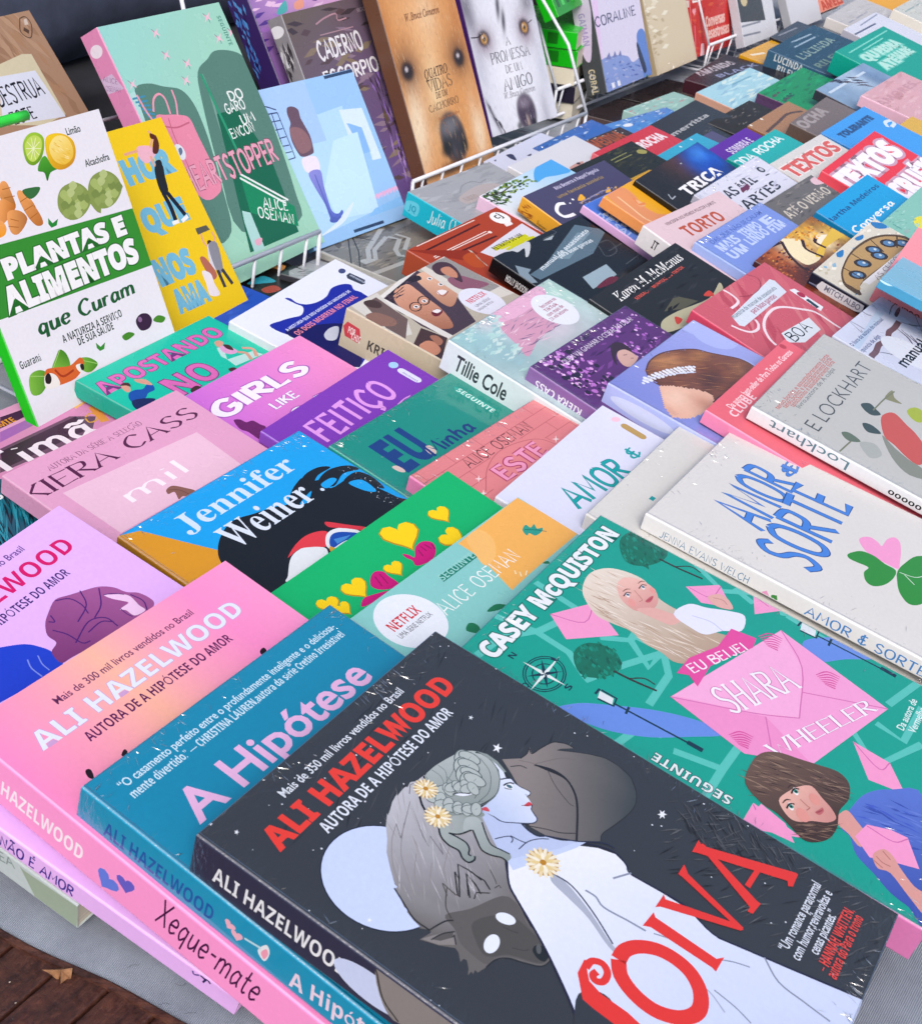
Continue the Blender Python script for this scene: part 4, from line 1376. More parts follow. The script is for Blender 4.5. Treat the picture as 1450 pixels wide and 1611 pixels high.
make_book('lilac book with wavy plum hair and blue shape, its spine near the cloth edge', (-7.82, 33.29, 0.64), (66.16, 16.72, -1.07), (16.84, 24.06, 1.26), 'e2b5f4', 'e8bbf8', group='paperback novels shingled across the table', fop=[
 ('T','n','5a3a80','Mais de 500 mil livros vendidos no Brasil',[403,2303,1309,2303],44,{'w': 0.01}),
 ('T','b','d0256c','ALI HAZELWOOD',[238,2139,1509,2139],99),
 ('T','b','44306e','AUTORA DE A HIPÓTESE DO AMOR',[457,2033,1345,2033],50),
 ('Q','2b45c6',[575,2045,741,1944,836,1875,874,1805,885,1750,864,1667,669,1687,497,1718,284,1765]),
 ('M','7f90e0',7,[771,1803,745,1755,740,1686]),
 ('M','7f90e0',6,[823,1786,798,1737,792,1687]),
 ('S','a05c94','7c3f76',[1336,1897,925,1680],[998,1895,1059,1931,1152,1968,1227,1940,1302,1910,1375,1875,1424,1820,1444,1754,1485,1705,1496,1632,1473,1597,1403,1585,1211,1618,1034,1643,921,1664,863,1678,882,1753,943,1777,949,1838]),
 ('M','4b2670',7,[1147,1963,1207,1923,1218,1852,1196,1793]),
 ('M','4b2670',7,[1285,1923,1233,1837,1118,1793]),
 ('M','4b2670',7,[1366,1868,1284,1786,1196,1753]),
 ('M','4b2670',7,[991,1843,1020,1775,1027,1689,1065,1669]),
 ('M','4b2670',7,[1006,1711,1153,1757,1233,1716,1233,1636]),
 ('M','4b2670',7,[1019,1893,1040,1872,1057,1914]),
 ('M','4b2670',7,[1445,1728,1457,1655,1420,1598]),
 ('M','4b2670',7,[1100,1712,1197,1713,1240,1669]),
 ('Q','ecc8ea',[1346,1822,1377,1795,1417,1760,1434,1718,1418,1651,1413,1606,1347,1621,1345,1674,1328,1701,1392,1698,1381,1730,1355,1777]),
 ('M','4b2670',5,[1346,1822,1390,1792,1423,1750]),
 ('M','4b2670',5,[1334,1705,1328,1660,1334,1624]),
], sop=[
 ('T','H','3a2a8c','NÃO É AMOR',[1158,22,1553,22],66,{'w': 0.17}),
 ('M','3b2d86',8,[2172,105,2182,88,2206,107]),
 ('M','2b2358',12,[2210,112,2234,107,2258,123]),
 ('M','2b2358',10,[2230,76,2243,115,2263,101]),
])

make_book('pale grey book at the bottom of the near stack, resting on the cloth', (-15.49, 37.21, 0.42), (61.17, 7.91, 0.39), (14.0, 21.0, 1.68), 'd4dcda', 'c4cfd0', group='paperback novels shingled across the table', sop=[
 ('T','n','8a9798','EA',[1629,86,1725,104],70),
 ('M','20262a',10,[1876,134,1889,109,1914,141,1905,99,1884,96]),
 ('M','20262a',10,[1914,106,1939,93,1973,113,1948,75,1973,98,1994,98]),
 ('P','9fae9c',[1752,148,1778,140,2106,164,2096,3,1845,-4]),
])

make_book('teal map book with two young women, pink envelopes and a compass rose', (20.91, 37.57, 2.02), (61.16, 9.53, 2.17), (16.56, 24.29, 2.03), '1fa18f', 'd77fb6', mat='f', group='paperback novels shingled across the table', fop=[
 ('L','64c4b9',42,[391,2426,443,2215,429,2007,335,1870]),
 ('L','64c4b9',42,[798,2408,771,2128]),
 ('L','64c4b9',42,[433,2209,797,2104,958,2052]),
 ('L','64c4b9',42,[658,1942,761,1809,1048,1830]),
 ('L','64c4b9',42,[825,1585,806,1830]),
 ('L','64c4b9',42,[304,1855,561,1752,810,1633,926,1648]),
 ('L','64c4b9',42,[761,1809,637,1645,797,1645]),
 ('L','64c4b9',42,[388,1532,663,1542,787,1623]),
 ('L','64c4b9',42,[-13,1546,186,1507,237,1397]),
 ('L','64c4b9',42,[11,1075,249,1076,557,1064]),
 ('L','64c4b9',42,[249,1076,186,1309]),
 ('L','64c4b9',42,[1686,1839,1558,1592,1792,1335,2028,1261]),
 ('L','64c4b9',42,[1767,1615,1792,1335,1629,1240]),
 ('L','64c4b9',42,[1614,976,1643,1226]),
 ('L','64c4b9',42,[1054,697,844,472,1186,318]),
 ('L','64c4b9',42,[1158,559,1133,403,1475,389]),
 ('L','64c4b9',42,[1353,546,1706,447]),
 ('L','64c4b9',42,[0,1785,135,1617,186,1507]),
 ('L','64c4b9',42,[60,2341,271,2319,443,2215]),
 ('L','64c4b9',42,[-57,1267,-57,1110]),
 ('L','64c4b9',42,[1593,1415,1642,1548]),
 ('L','64c4b9',42,[438,465,395,300]),
 ('Q','6d90de',[9,1875,135,1804,227,1696,358,1518,446,1354,491,1205,464,1160,340,1276,181,1438,77,1606,32,1751]),
 ('Q','6d90de',[1476,1077,1593,1024,1713,897,1747,743,1695,692,1536,843,1379,973]),
 ('Q','1d705a',[447,1990,575,1965,622,1843,528,1754,385,1799,331,1895]),
 ('F',['1c6b55','17806a','1f5c4b','2a9078'],80,45,24,40,[451,2001,594,1956,638,1833,513,1738,368,1791,317,1888],3),
 ('M','3b3330',14,[477,1773,486,1672,509,1543]),
 ('M','3b3330',8,[485,1689,545,1629,545,1568]),
 ('Q','1d705a',[1519,2234,1683,2209,1735,2070,1609,1965,1428,2012,1365,2121]),
 ('F',['1c6b55','17806a','1f5c4b','2a9078'],80,45,24,40,[1526,2247,1706,2200,1756,2059,1589,1946,1407,2003,1347,2113],4),
 ('M','3b3330',14,[1545,1986,1551,1870,1572,1723]),
 ('M','3b3330',8,[1550,1889,1623,1822,1619,1752]),
 ('T','b','eff3f6','CASEY McQUISTON',[100,2263,1572,2263],100,{'w': 0.03,'o': 0.05,'oc': '147466'}),
 ('M','15394a',6,[275,1945,222,1928,165,1928,113,1945,76,1975,59,2014,65,2055,94,2091,139,2117,195,2127,252,2119,299,2095,328,2059,334,2017,314,1977,275,1945]),
 ('M','15394a',6,[266,1954,219,1939,168,1939,122,1954,89,1981,75,2015,80,2051,105,2084,146,2106,195,2115,245,2108,287,2087,313,2055,317,2018,301,1982,266,1954]),
 ('M','15394a',6,[240,1980,210,1970,177,1970,148,1979,126,1997,117,2019,120,2042,137,2063,163,2078,195,2083,227,2079,254,2065,270,2045,273,2021,263,1998,240,1980]),
 ('P','e5efee',[198,1902,182,2014,194,2026,208,2015]),
 ('P','15394a',[115,1966,175,2024,194,2026,194,2011]),
 ('P','e5efee',[27,2022,179,2035,194,2026,180,2016]),
 ('P','15394a',[112,2084,192,2040,194,2026,176,2026]),
 ('P','e5efee',[190,2151,207,2038,194,2026,181,2036]),
 ('P','15394a',[276,2088,214,2027,194,2026,195,2040]),
 ('P','e5efee',[369,2030,210,2016,194,2026,209,2035]),
 ('P','15394a',[278,1966,197,2011,194,2026,213,2025]),
 ('T','b','15394a','N',[171,2194,215,2194],32),
 ('T','b','15394a','L',[318,2024,350,2024],32),
 ('T','b','15394a','S',[178,1876,220,1876],32),
 ('T','b','15394a','O',[31,2040,71,2040],32),
 ('P','f3a0cc',[621,2222,887,2092,749,1873,507,2066]),
 ('M','cf6ea9',6,[621,2222,702,2056,887,2092]),
 ('P','f3a0cc',[1426,1768,1597,1627,1457,1492,1359,1645]),
 ('M','cf6ea9',6,[1433,1752,1447,1624,1591,1614]),
 ('P','f3a0cc',[1667,1442,1712,1231,1507,1374]),
 ('M','cf6ea9',6,[1667,1442,1638,1337]),
 ('P','f3a0cc',[928,618,920,420,762,298,720,476]),
 ('M','cf6ea9',6,[928,618,835,453,920,420]),
 ('P','f3a0cc',[154,881,146,824,116,622,-49,882]),
 ('M','cf6ea9',6,[145,878,60,800]),
 ('P','f3a0cc',[176,849,143,716,60,642,23,870]),
 ('S','eaddcf','b9a28d',[1126,2173,950,1495],[907,2169,1032,2218,1136,2217,1231,2165,1281,2072,1289,1968,1234,1896,1200,1823,1193,1726,1210,1658,1137,1609,1169,1512,1200,1414,1101,1411,964,1465,832,1499,780,1566,797,1645,795,1743,829,1841,809,1942,807,2044]),
 ('S','eec0b4','d79a94',[1186,2046,1085,1829],[1127,2066,1224,2064,1275,1991,1267,1907,1211,1847,1133,1824,1062,1837,1007,1887,1008,1943,1042,2007]),
 ('Q','e3b0a8',[1019,1892,1111,1821,1142,1723,1210,1658,1058,1686,1027,1765]),
 ('F',['eadccd','c3ab97','f2e8de','b59a86'],120,160,8,-85,[913,2163,1111,2204,1246,2133,1172,2059,1022,2026,945,1895,958,1716,1089,1589,1161,1435,878,1501,808,1650,826,1876,827,2025],9),
 ('Q','e9eafb',[1142,1723,1293,1693,1343,1601,1414,1498,1443,1411,1306,1378,1222,1459,1119,1519,1108,1597]),
 ('M','b9bce0',5,[1211,1640,1243,1541,1222,1459]),
 ('Q','e3b0a8',[1436,1635,1516,1595,1506,1533,1444,1487,1397,1566]),
 ('M','a9746c',4,[1456,1609,1478,1560,1459,1525]),
 ('M','8a6456',7,[1098,2016,1134,2010,1153,1993],1),
 ('M','8a6456',7,[1231,1983,1268,1977,1280,1959],1),
 ('E','f4eeee',[1093,1983,20,10,38]),
 ('E','4a7a98',[1096,1983,9,9,0]),
 ('E','1c1a22',[1096,1983,4,4,0]),
 ('M','3a2826',6,[1065,1995,1110,1995,1124,1975]),
 ('E','f4eeee',[1223,1948,20,10,38]),
 ('E','4a7a98',[1227,1948,9,9,0]),
 ('E','1c1a22',[1227,1948,4,4,0]),
 ('M','3a2826',6,[1195,1960,1241,1960,1255,1940]),
 ('M','b27a70',4,[1160,1973,1134,1927,1116,1903,1090,1910]),
 ('Q','c2606a',[1119,1886,1173,1883,1199,1872,1159,1862,1126,1866]),
 ('Q','a8444e',[1124,1884,1156,1875,1193,1871,1156,1868]),
 ('E','e8a098',[1052,1936,32,22,40]),
 ('E','e8a098',[1242,1895,26,18,40]),
 ('P','f3a6d4',[521,1471,1488,1209,1314,538,607,735,424,1030]),
 ('P','ee97c9',[521,1471,755,1036,607,735,424,1030]),
 ('P','f6b2db',[543,1463,1483,1207,1273,1012,878,894,732,1095]),
 ('M','d578b2',7,[521,1471,732,1095,878,894]),
 ('M','d578b2',7,[878,894,1273,1012,1488,1209]),
 ('M','d578b2',7,[1081,948,1314,538]),
 ('M','d578b2',7,[755,1036,548,929]),
 ('P','e0549e',[709,1518,870,1515,1081,1431,1278,1430,1309,1291,1218,1279,1064,1343,897,1402,696,1393,743,1462]),
 ('T','h','f8eef6','EU BEIJEI',[778,1448,1183,1291],62,{'w': 0.13}),
 ('M','d5579c',9,[1332,1289,1408,1249,1421,1175],1),
 ('M','d5579c',9,[1326,1277,1391,1235,1402,1173],1),
 ('M','d5579c',9,[1321,1266,1373,1221,1383,1172],1),
 ('M','d5579c',9,[1315,1255,1356,1208,1363,1171],1),
 ('M','d5579c',9,[1309,1244,1339,1195,1344,1169],1),
 ('M','d5579c',9,[1303,1233,1322,1181,1325,1168],1),
 ('M','d5579c',9,[1298,1222,1305,1168,1306,1167],1),
 ('M','d5579c',9,[1274,933,1348,892,1361,820],1),
 ('M','d5579c',9,[1268,923,1331,879,1342,819],1),
 ('M','d5579c',9,[1262,912,1314,867,1323,819],1),
 ('M','d5579c',9,[1257,901,1297,855,1304,818],1),
 ('M','d5579c',9,[1251,891,1280,842,1286,818],1),
 ('M','d5579c',9,[1246,880,1264,830,1267,817],1),
 ('M','d5579c',9,[1240,870,1247,818,1249,817],1),
 ('M','d5579c',9,[489,1137,553,1100,566,1034],1),
 ('M','d5579c',9,[485,1127,539,1088,550,1033],1),
 ('M','d5579c',9,[480,1117,525,1076,534,1032],1),
 ('M','d5579c',9,[476,1107,511,1065,519,1031],1),
 ('M','d5579c',9,[472,1097,498,1053,503,1030],1),
 ('M','d5579c',9,[468,1087,484,1041,487,1029],1),
 ('M','d5579c',9,[463,1078,471,1030,472,1028],1),
 ('T','r','f6f2fb','SHARA',[642,1176,1109,968],179,{'w': 0.15,'th': 0.45,'o': 0.07,'oc': 'c45a9d'}),
 ('T','r','f6f2fb','WHEELER',[524,891,1252,586],83,{'w': 0.15,'th': 0.45,'o': 0.07,'oc': 'c45a9d'}),
 ('L','15394a',12,[265,1671,292,1198]),
 ('L','15394a',30,[290,1279,292,1198]),
 ('P','dfe6ea',[293,1762,295,1686,246,1671,239,1748]),
 ('L','15394a',13,[256,1770,306,1769]),
 ('L','15394a',13,[235,1746,246,1662,306,1674,304,1759]),
 ('L','15394a',13,[242,1593,297,1601]),
 ('L','15394a',12,[1610,1039,1619,574]),
 ('L','15394a',30,[1623,663,1619,574]),
 ('P','dfe6ea',[1653,1136,1650,1052,1584,1039,1582,1125]),
 ('L','15394a',13,[1605,1147,1672,1142]),
 ('L','15394a',13,[1576,1123,1584,1030,1664,1038,1668,1132]),
 ('L','15394a',13,[1574,954,1646,959]),
 ('T','b','e6f1ef','SEGUINTE',[112,968,112,1371],55,{'o': 0.04,'oc': '15394a'}),
 ('T','n','dff0ee','Da autora de',[1211,424,1509,424],42,{'w': 0.015}),
 ('T','n','dff0ee','Vermelho',[1236,368,1476,368],42,{'w': 0.015}),
 ('S','5f78cc','4254a8',[525,481,95,83],[320,499,485,490,624,457,737,367,799,208,51,12,78,103,98,194,153,290,202,386,289,444]),
 ('F',['3f52a8','6a80d0','4a5fc0'],40,100,14,-76,[458,462,695,369,736,206,431,130,405,316],3),
 ('Q','db9f97',[334,529,437,508,409,447,349,378,262,385,300,454]),
 ('S','6e584c','46342e',[437,956,217,545],[239,954,370,979,485,966,558,902,594,803,629,704,655,615,618,547,513,518,405,532,290,509,183,528,108,600,135,681,170,765,178,847]),
 ('S','e8b6a8','cf938b',[317,777,306,560],[254,788,343,772,419,737,462,690,425,625,393,568,348,531,293,556,247,620,196,669,191,720]),
 ('F',['8a7060','3d2f2b','6a5348','957c6a'],110,110,7,-70,[262,953,454,962,540,896,597,762,638,610,594,549,460,529,429,586,508,665,448,753,350,788,238,816,198,882],5),
 ('F',['8a7060','3d2f2b','6a5348'],40,90,7,-52,[170,686,309,522,186,535,106,613],6),
 ('E','f4efee',[260,730,24,13,35]),
 ('E','3d8a7c',[261,729,12,12,0]),
 ('E','1a1a20',[261,729,6,6,0]),
 ('M','2e2422',8,[233,742,269,741,288,721]),
 ('E','f4efee',[370,743,24,13,35]),
 ('E','3d8a7c',[371,742,12,12,0]),
 ('E','1a1a20',[371,742,6,6,0]),
 ('M','2e2422',8,[341,755,379,755,398,734]),
 ('M','4a3630',8,[250,769,284,762,300,744],1),
 ('M','4a3630',8,[361,781,392,775,409,757],1),
 ('M','b2766c',5,[337,709,321,668,319,654,292,661]),
 ('Q','bd6a6c',[309,624,343,614,365,605,347,592,310,601]),
 ('Q','9c4a50',[311,622,334,611,356,598,324,606]),
 ('E','e09a90',[249,667,42,30,35]),
 ('E','e09a90',[389,653,36,26,35]),
 ('P','f3a0cc',[307,424,422,399,474,296,486,215,334,119,281,243,232,331]),
 ('M','cf6ea9',6,[414,396,410,265,478,212]),
 ('Q','db9f97',[258,323,328,294,325,249,270,190,215,114,199,48,80,19,137,118,211,225,197,283]),
 ('M','ac6f68',5,[262,308,246,272,250,235]),
 ('M','ac6f68',5,[230,312,215,263]),
 ('M','ac6f68',5,[316,291,289,246]),
])

make_book('pale teal book with an orange block and round white sticker, beside the emerald one', (13.53, 40.31, 1.24), (57.22, 10.62, 0.66), (16.03, 23.07, 1.5), '8ecbc7', '7fbdb9', mat='g', group='paperback novels shingled across the table', fop=[
 ('P','f0b566',[952,2292,1595,2307,1620,1871,1076,1866,868,1856,915,2001,955,2156]),
 ('Q','f3bf78',[1023,2282,1152,2286,1148,2180,1035,2084,922,2073,946,2158]),
 ('Q','3f9c8c',[1361,2112,1418,2127,1419,2092,1464,2096,1444,2061,1479,2044,1439,2026,1380,2032,1370,2068,1339,2066]),
 ('M','2c6a60',6,[1374,2106,1430,2056,1469,2008]),
 ('E','e9eef6',[240,2086,200,200,0]),
 ('T','b','cf4148','NETFLIX',[107,2090,342,2090],62),
 ('T','n','4a4650','UMA SÉRIE NETFLIX',[94,2034,366,2034],36),
 ('T','h','f4f6f4','ALICE OSEMAN',[423,1979,1148,1979],95,{'w': 0.09}),
 ('P','2f7d6c',[641,2200,946,2184,944,2149,621,2151]),
 ('T','b','9bd3cb','SEGUINTE',[628,2157,938,2157],45),
 ('Q','2f7a55',[616,1852,701,1853,745,1803,671,1817]),
 ('Q','2f7a55',[407,1841,465,1866,490,1828,453,1777]),
 ('Q','2f7a55',[1203,1866,1244,1858,1234,1835]),
 ('M','f6e9c8',7,[1020,1939,1000,1917]),
 ('M','f6e9c8',7,[1034,1914,1008,1884]),
 ('M','f6e9c8',7,[1076,1892,1036,1874]),
])

make_book('plain emerald green book with yellow hearts and two magenta mittens', (8.72, 42.79, 0.07), (56.8, 12.35, -2.19), (16.01, 23.03, 1.35), '14b06f', '12a062', group='paperback novels shingled across the table', fop=[
 ('P','b98a1e',[1249,2108,1254,2118,1275,2133,1305,2130,1324,2105,1319,2074,1290,2049,1256,2028,1235,2010,1231,2002,1229,2011,1216,2035,1191,2066,1172,2100,1178,2131,1205,2148,1234,2140,1248,2119]),
 ('P','f2d02c',[1252,2112,1256,2121,1275,2135,1303,2132,1321,2109,1316,2081,1290,2057,1258,2038,1239,2022,1235,2014,1233,2023,1220,2045,1197,2073,1181,2105,1186,2133,1211,2149,1238,2142,1251,2122]),
 ('P','b98a1e',[936,2159,947,2174,985,2193,1033,2180,1058,2134,1040,2084,986,2051,924,2027,885,2004,875,1992,875,2007,859,2050,827,2108,807,2169,825,2218,875,2237,920,2217,937,2178]),
 ('P','f2d02c',[937,2162,947,2176,983,2194,1027,2181,1050,2138,1034,2092,983,2061,926,2039,890,2018,881,2007,881,2021,866,2061,837,2115,818,2171,835,2217,881,2235,923,2216,938,2179]),
 ('P','b98a1e',[1135,1940,1137,1953,1153,1978,1188,1987,1220,1968,1226,1931,1205,1891,1175,1855,1159,1826,1157,1816,1152,1825,1127,1846,1087,1870,1053,1900,1047,1937,1070,1966,1105,1970,1130,1952]),
 ('P','f2d02c',[1138,1944,1140,1956,1155,1979,1187,1987,1216,1969,1222,1935,1202,1898,1175,1864,1160,1838,1159,1829,1154,1837,1131,1857,1094,1879,1062,1907,1056,1941,1078,1968,1111,1971,1133,1955]),
 ('P','b98a1e',[681,1996,685,2005,702,2017,727,2015,744,1994,739,1968,715,1947,687,1930,670,1915,666,1908,664,1916,653,1936,632,1962,617,1990,622,2016,644,2029,668,2023,680,2005]),
 ('P','f2d02c',[683,2000,687,2008,703,2020,726,2017,741,1998,737,1974,715,1955,689,1939,672,1925,669,1919,668,1926,657,1944,638,1968,624,1994,628,2018,649,2031,671,2025,682,2009]),
 ('P','b98a1e',[396,2047,400,2059,422,2078,455,2077,479,2052,476,2017,447,1986,411,1960,390,1938,386,1929,383,1939,366,1964,335,1996,312,2031,315,2066,343,2087,376,2082,393,2059]),
 ('P','f2d02c',[398,2051,402,2061,422,2079,452,2078,475,2055,472,2022,445,1994,412,1970,392,1950,388,1941,386,1950,370,1973,342,2003,320,2036,323,2068,349,2088,379,2083,396,2062]),
 ('P','b98a1e',[196,2058,202,2066,223,2077,249,2069,263,2044,253,2017,223,1999,190,1986,169,1974,163,1967,163,1976,155,1999,138,2030,127,2063,137,2090,163,2101,188,2089,197,2068]),
 ('P','f2d02c',[198,2062,203,2069,222,2079,246,2072,259,2049,250,2024,223,2007,192,1995,172,1984,167,1978,167,1986,159,2007,144,2036,133,2067,142,2091,167,2101,190,2091,198,2071]),
 ('P','b98a1e',[227,1984,229,1991,241,2004,262,2006,278,1991,278,1969,262,1948,241,1930,229,1915,227,1909,224,1915,212,1930,192,1948,175,1969,175,1991,192,2006,212,2004,224,1991]),
 ('P','f2d02c',[229,1988,231,1995,242,2007,261,2008,276,1995,276,1974,261,1955,242,1938,231,1925,229,1919,227,1925,215,1938,196,1955,181,1974,181,1995,196,2008,215,2007,227,1995]),
 ('Q','c42879',[805,2021,828,1994,839,1959,905,2006,974,2012,1015,1972,997,1928,948,1893,887,1881,816,1896,792,1916,808,1952,797,1988]),
 ('Q','c42879',[519,2021,574,2036,610,2004,607,1957,609,1906,598,1880,545,1889,487,1928,472,1977]),
 ('Q','c42879',[313,1912,371,1944,455,1919,521,1886,447,1878,362,1893]),
 ('M','7d1450',6,[937,1992,933,1944]),
 ('M','7d1450',6,[966,1988,971,1938]),
 ('M','7d1450',6,[902,1982,885,1933]),
 ('M','7d1450',6,[1002,1962,985,1925]),
 ('M','7d1450',6,[580,2005,558,1926]),
 ('M','7d1450',6,[545,2011,518,1936]),
])

make_book('bright blue and black book with white serif names, orange corner and black wavy hair', (0.06, 47.29, 0.66), (59.32, 11.59, 0.4), (15.89, 22.85, 1.58), '12a3e8', 'b67f22', mat='f', group='paperback novels shingled across the table', fop=[
 ('P','dd9b2e',[8,2286,128,2241,264,1984,342,1839,228,1703,10,1746,2,1780]),
 ('Q','161619',[313,1823,432,1912,586,1963,738,1925,871,1890,972,1851,1121,1900,1287,1883,1286,1781,1462,1767,1501,1670,1531,1566,1550,1454,1570,1295,885,1271,260,1370,76,1667,228,1703]),
 ('Q','161619',[1131,1908,1253,1967,1387,1964,1452,1913,1322,1912,1207,1869]),
 ('Q','161619',[1263,1864,1410,1905,1549,1860,1583,1783,1465,1821,1317,1780]),
 ('Q','161619',[1399,1769,1546,1780,1586,1683,1557,1560,1508,1624,1485,1683]),
 ('Q','161619',[982,1859,1090,1925,1224,1959,1074,1861]),
 ('Q','12a3e8',[1268,1843,1366,1844,1382,1807,1270,1794]),
 ('Q','12a3e8',[1415,1740,1511,1703,1495,1579,1440,1623]),
 ('Q','12a3e8',[1023,1809,1173,1842,1069,1787]),
 ('Q','e9eef2',[476,1445,580,1518,659,1544,748,1536,799,1492,824,1443,769,1381,725,1311,562,1269,433,1409]),
 ('Q','e0434a',[595,1545,694,1582,812,1598,903,1576,946,1540,914,1506,841,1457,783,1501,705,1546,614,1543]),
 ('Q','e9eef2',[841,1457,925,1524,1013,1520,1081,1463,1103,1388,1014,1392,868,1406]),
 ('Q','1f4fae',[871,1459,937,1500,998,1490,1063,1430,1079,1388,952,1417,865,1422]),
 ('P','4e8fd4',[924,1469,1034,1426,980,1421,907,1428]),
 ('Q','d9a52a',[854,1445,865,1422,873,1401,824,1411]),
 ('Q','d93f48',[1002,1601,1034,1574,1104,1481,1161,1410,1143,1382,1058,1482,988,1556]),
 ('D','d8dde4',40,1,4,[1445,1406,1554,1861],4),
 ('T','s','d6e6f8','Jennifer',[312,2043,1294,2043],150),
 ('T','s','dfe8f4','Weiner',[429,1780,1157,1780],188),
 ('E','d6e6f8',[1236,1806,14,14,0]),
])

make_book('dusty pink book with paler inner panel, dark serif capitals and white thin lettering', (-8.76, 52.69, 1.31), (60.25, 12.63, 1.26), (14.7, 21.62, 1.37), 'e2a6c6', 'd79cbd', mat='g', group='paperback novels shingled across the table', fop=[
 ('P','edc4d8',[158,1836,1233,1765,1206,1368,162,1377]),
 ('T','r','6b3555','AUTORA DA SÉRIE A SELEÇÃO',[246,2030,1018,2030],42,{'w': 0.11,'sf': 0.08}),
 ('T','r','5b2a4c','KIERA CASS',[-31,1877,1382,1877],120,{'w': 0.13}),
 ('T','r','faf0f8','mil',[408,1528,906,1528],127,{'w': 0.1,'sf': 0.05,'th': 0.6}),
 ('Q','8c6258',[650,1484,709,1488,754,1427,782,1366,727,1334,685,1380,643,1376,674,1439,630,1449]),
 ('M','6b4840',5,[659,1476,709,1437,729,1370]),
])

make_book('dark teal book of wavy blue hair, half hidden under the dusty pink book', (-17.08, 39.93, 0.12), (58.6, 10.46, 0.62), (16.01, 23.0, 1.67), '1f5a6c', '1a4a5a', mat='g', group='paperback novels shingled across the table', fop=[
 ('F',['2f8296','12323e','3f94a6','0d2630','246a7c'],110,320,16,-119,[1499,2301,1537,2217,1577,2081,1603,1931,1415,1912,1225,1865,1174,1945],3),
 ('T','b','f0f4f6','os',[1385,2163,1497,2147],90),
])

make_book('mauve boxy-patterned book with plum panel and white hand lettering, below the white food-plants cover', (-17.53, 55.02, 0.17), (57.34, 8.34, 0.82), (16.02, 23.03, 1.5), 'd890b8', 'b8729c', mat='g', group='paperback novels shingled across the table', fop=[
 ('P','c07fae',[1195,2287,1575,2312,1540,2219,1202,2209]),
 ('P','e3a5c8',[1167,2318,1195,2287,1193,2199,1477,2232,1525,2095,748,2056,949,2306]),
 ('P','a66cb0',[786,2103,1330,2127,1309,2061,711,2010]),
 ('P','4b2f48',[894,2238,1088,2222,1117,2193,1090,2150,809,2132]),
 ('T','b','e39a3c','MIE',[825,2140,952,2140],55),
 ('P','eab46a',[1355,2092,1539,2111,1535,2053,1345,2017]),
 ('P','e39a55',[1419,1976,1493,1985,1426,1774,1365,1790]),
 ('P','6d4c63',[666,1954,1253,1974,1389,1868,1271,1767,1041,1730,501,1749]),
 ('P','44293f',[644,1927,1285,1949,1279,1889,1212,1782,549,1768]),
 ('M','e0a24a',12,[1326,1901,1387,1918,1397,1862,1355,1830,1308,1840,1317,1892]),
 ('T','H','f4e6ee','Timã',[473,1734,1268,1734],195,{'w': 0.15}),
])

make_book('mint green book with pink capitals and small cartoon people, near the white food-plants cover', (-7.69, 68.71, 0.57), (64.9, 11.29, 2.63), (15.1, 22.03, 1.28), '2cc6aa', '27a58e', mat='g', group='paperback novels shingled across the table', fop=[
 ('T','b','dd70b8','APOSTANDO',[29,1956,1393,1956],130,{'o': 0.03,'oc': '6c3a78','w': 0.01}),
 ('T','b','dd70b8','NO',[435,1623,908,1623],200,{'o': 0.03,'oc': '6c3a78','w': 0.01}),
 ('Q','2353a8',[161,1873,228,1877,284,1850,361,1875,379,1843,337,1791,270,1793,201,1764,104,1776,106,1823]),
 ('Q','d9a08c',[185,1962,223,1966,231,1926,195,1887,162,1896]),
 ('Q','4a2c2a',[192,1973,234,1984,265,1960,239,1919,226,1950]),
 ('Q','d9a08c',[334,1964,392,1919,379,1843,350,1866,318,1932]),
 ('Q','20285a',[97,1797,190,1773,247,1710,55,1700]),
 ('P','bfe6e0',[1164,1868,1217,1848,1092,1718,1091,1775]),
 ('P','bfe6e0',[1092,1718,1352,1672,1380,1594,1070,1625]),
 ('Q','d9a08c',[1219,1929,1266,1924,1270,1883,1203,1858,1182,1881]),
 ('Q','e0a5cf',[1197,1863,1256,1838,1258,1742,1181,1744,1154,1802]),
 ('Q','4a2c2a',[1242,1867,1277,1833,1245,1771,1218,1810]),
 ('M','d9a08c',30,[1246,1733,1286,1684,1243,1604]),
 ('M','d9a08c',30,[1323,1750,1378,1690,1314,1606]),
 ('Q','4a2c2a',[989,1633,1040,1623,1040,1594,977,1596]),
 ('Q','4a2c2a',[536,1633,611,1644,625,1608,574,1579,516,1590]),
])

make_book('magenta pink book with white hand-drawn capitals and a plum silhouette', (-2.37, 66.01, 0.41), (60.49, 11.67, -0.19), (13.95, 20.95, 1.31), 'ec7fce', 'c9a0c4', mat='g', group='paperback novels shingled across the table', fop=[
 ('G','c96fd6','fb9cc9',[253,2034,1525,1655],[0,0,1395,0,1395,2095,0,2095]),
 ('T','H','f6effa','GIRLS',[157,1762,1080,1762],150,{'w': 0.24,'o': 0.1,'oc': 'a45ab4'}),
 ('T','H','f6effa','LIKE',[519,1604,777,1604],75,{'w': 0.2,'o': 0.1,'oc': 'a45ab4'}),
 ('T','H','f6effa','GIRL',[531,1367,1142,1367],150,{'w': 0.24,'o': 0.1,'oc': 'a45ab4'}),
 ('Q','6d2a66',[185,1705,228,1686,238,1638,286,1624,293,1564,295,1511,167,1451,164,1557,146,1616]),
])

make_book('royal blue book with pale name in capitals, tucked behind the mint green book', (-8.65, 80.15, -0.05), (61.63, 4.6, -1.4), (14.29, 21.32, 1.5), '2a55bc', 'dfe4ee', group='paperback novels shingled across the table', fop=[
 ('F',['3a68cc','2247a4','2d60c8'],40,150,30,-4,[12,2146,1392,2098,1430,1811,811,1758,330,1958],2),
 ('T','b','cfdcf4','ADAM SILVERA',[294,1989,1139,1989],75),
])

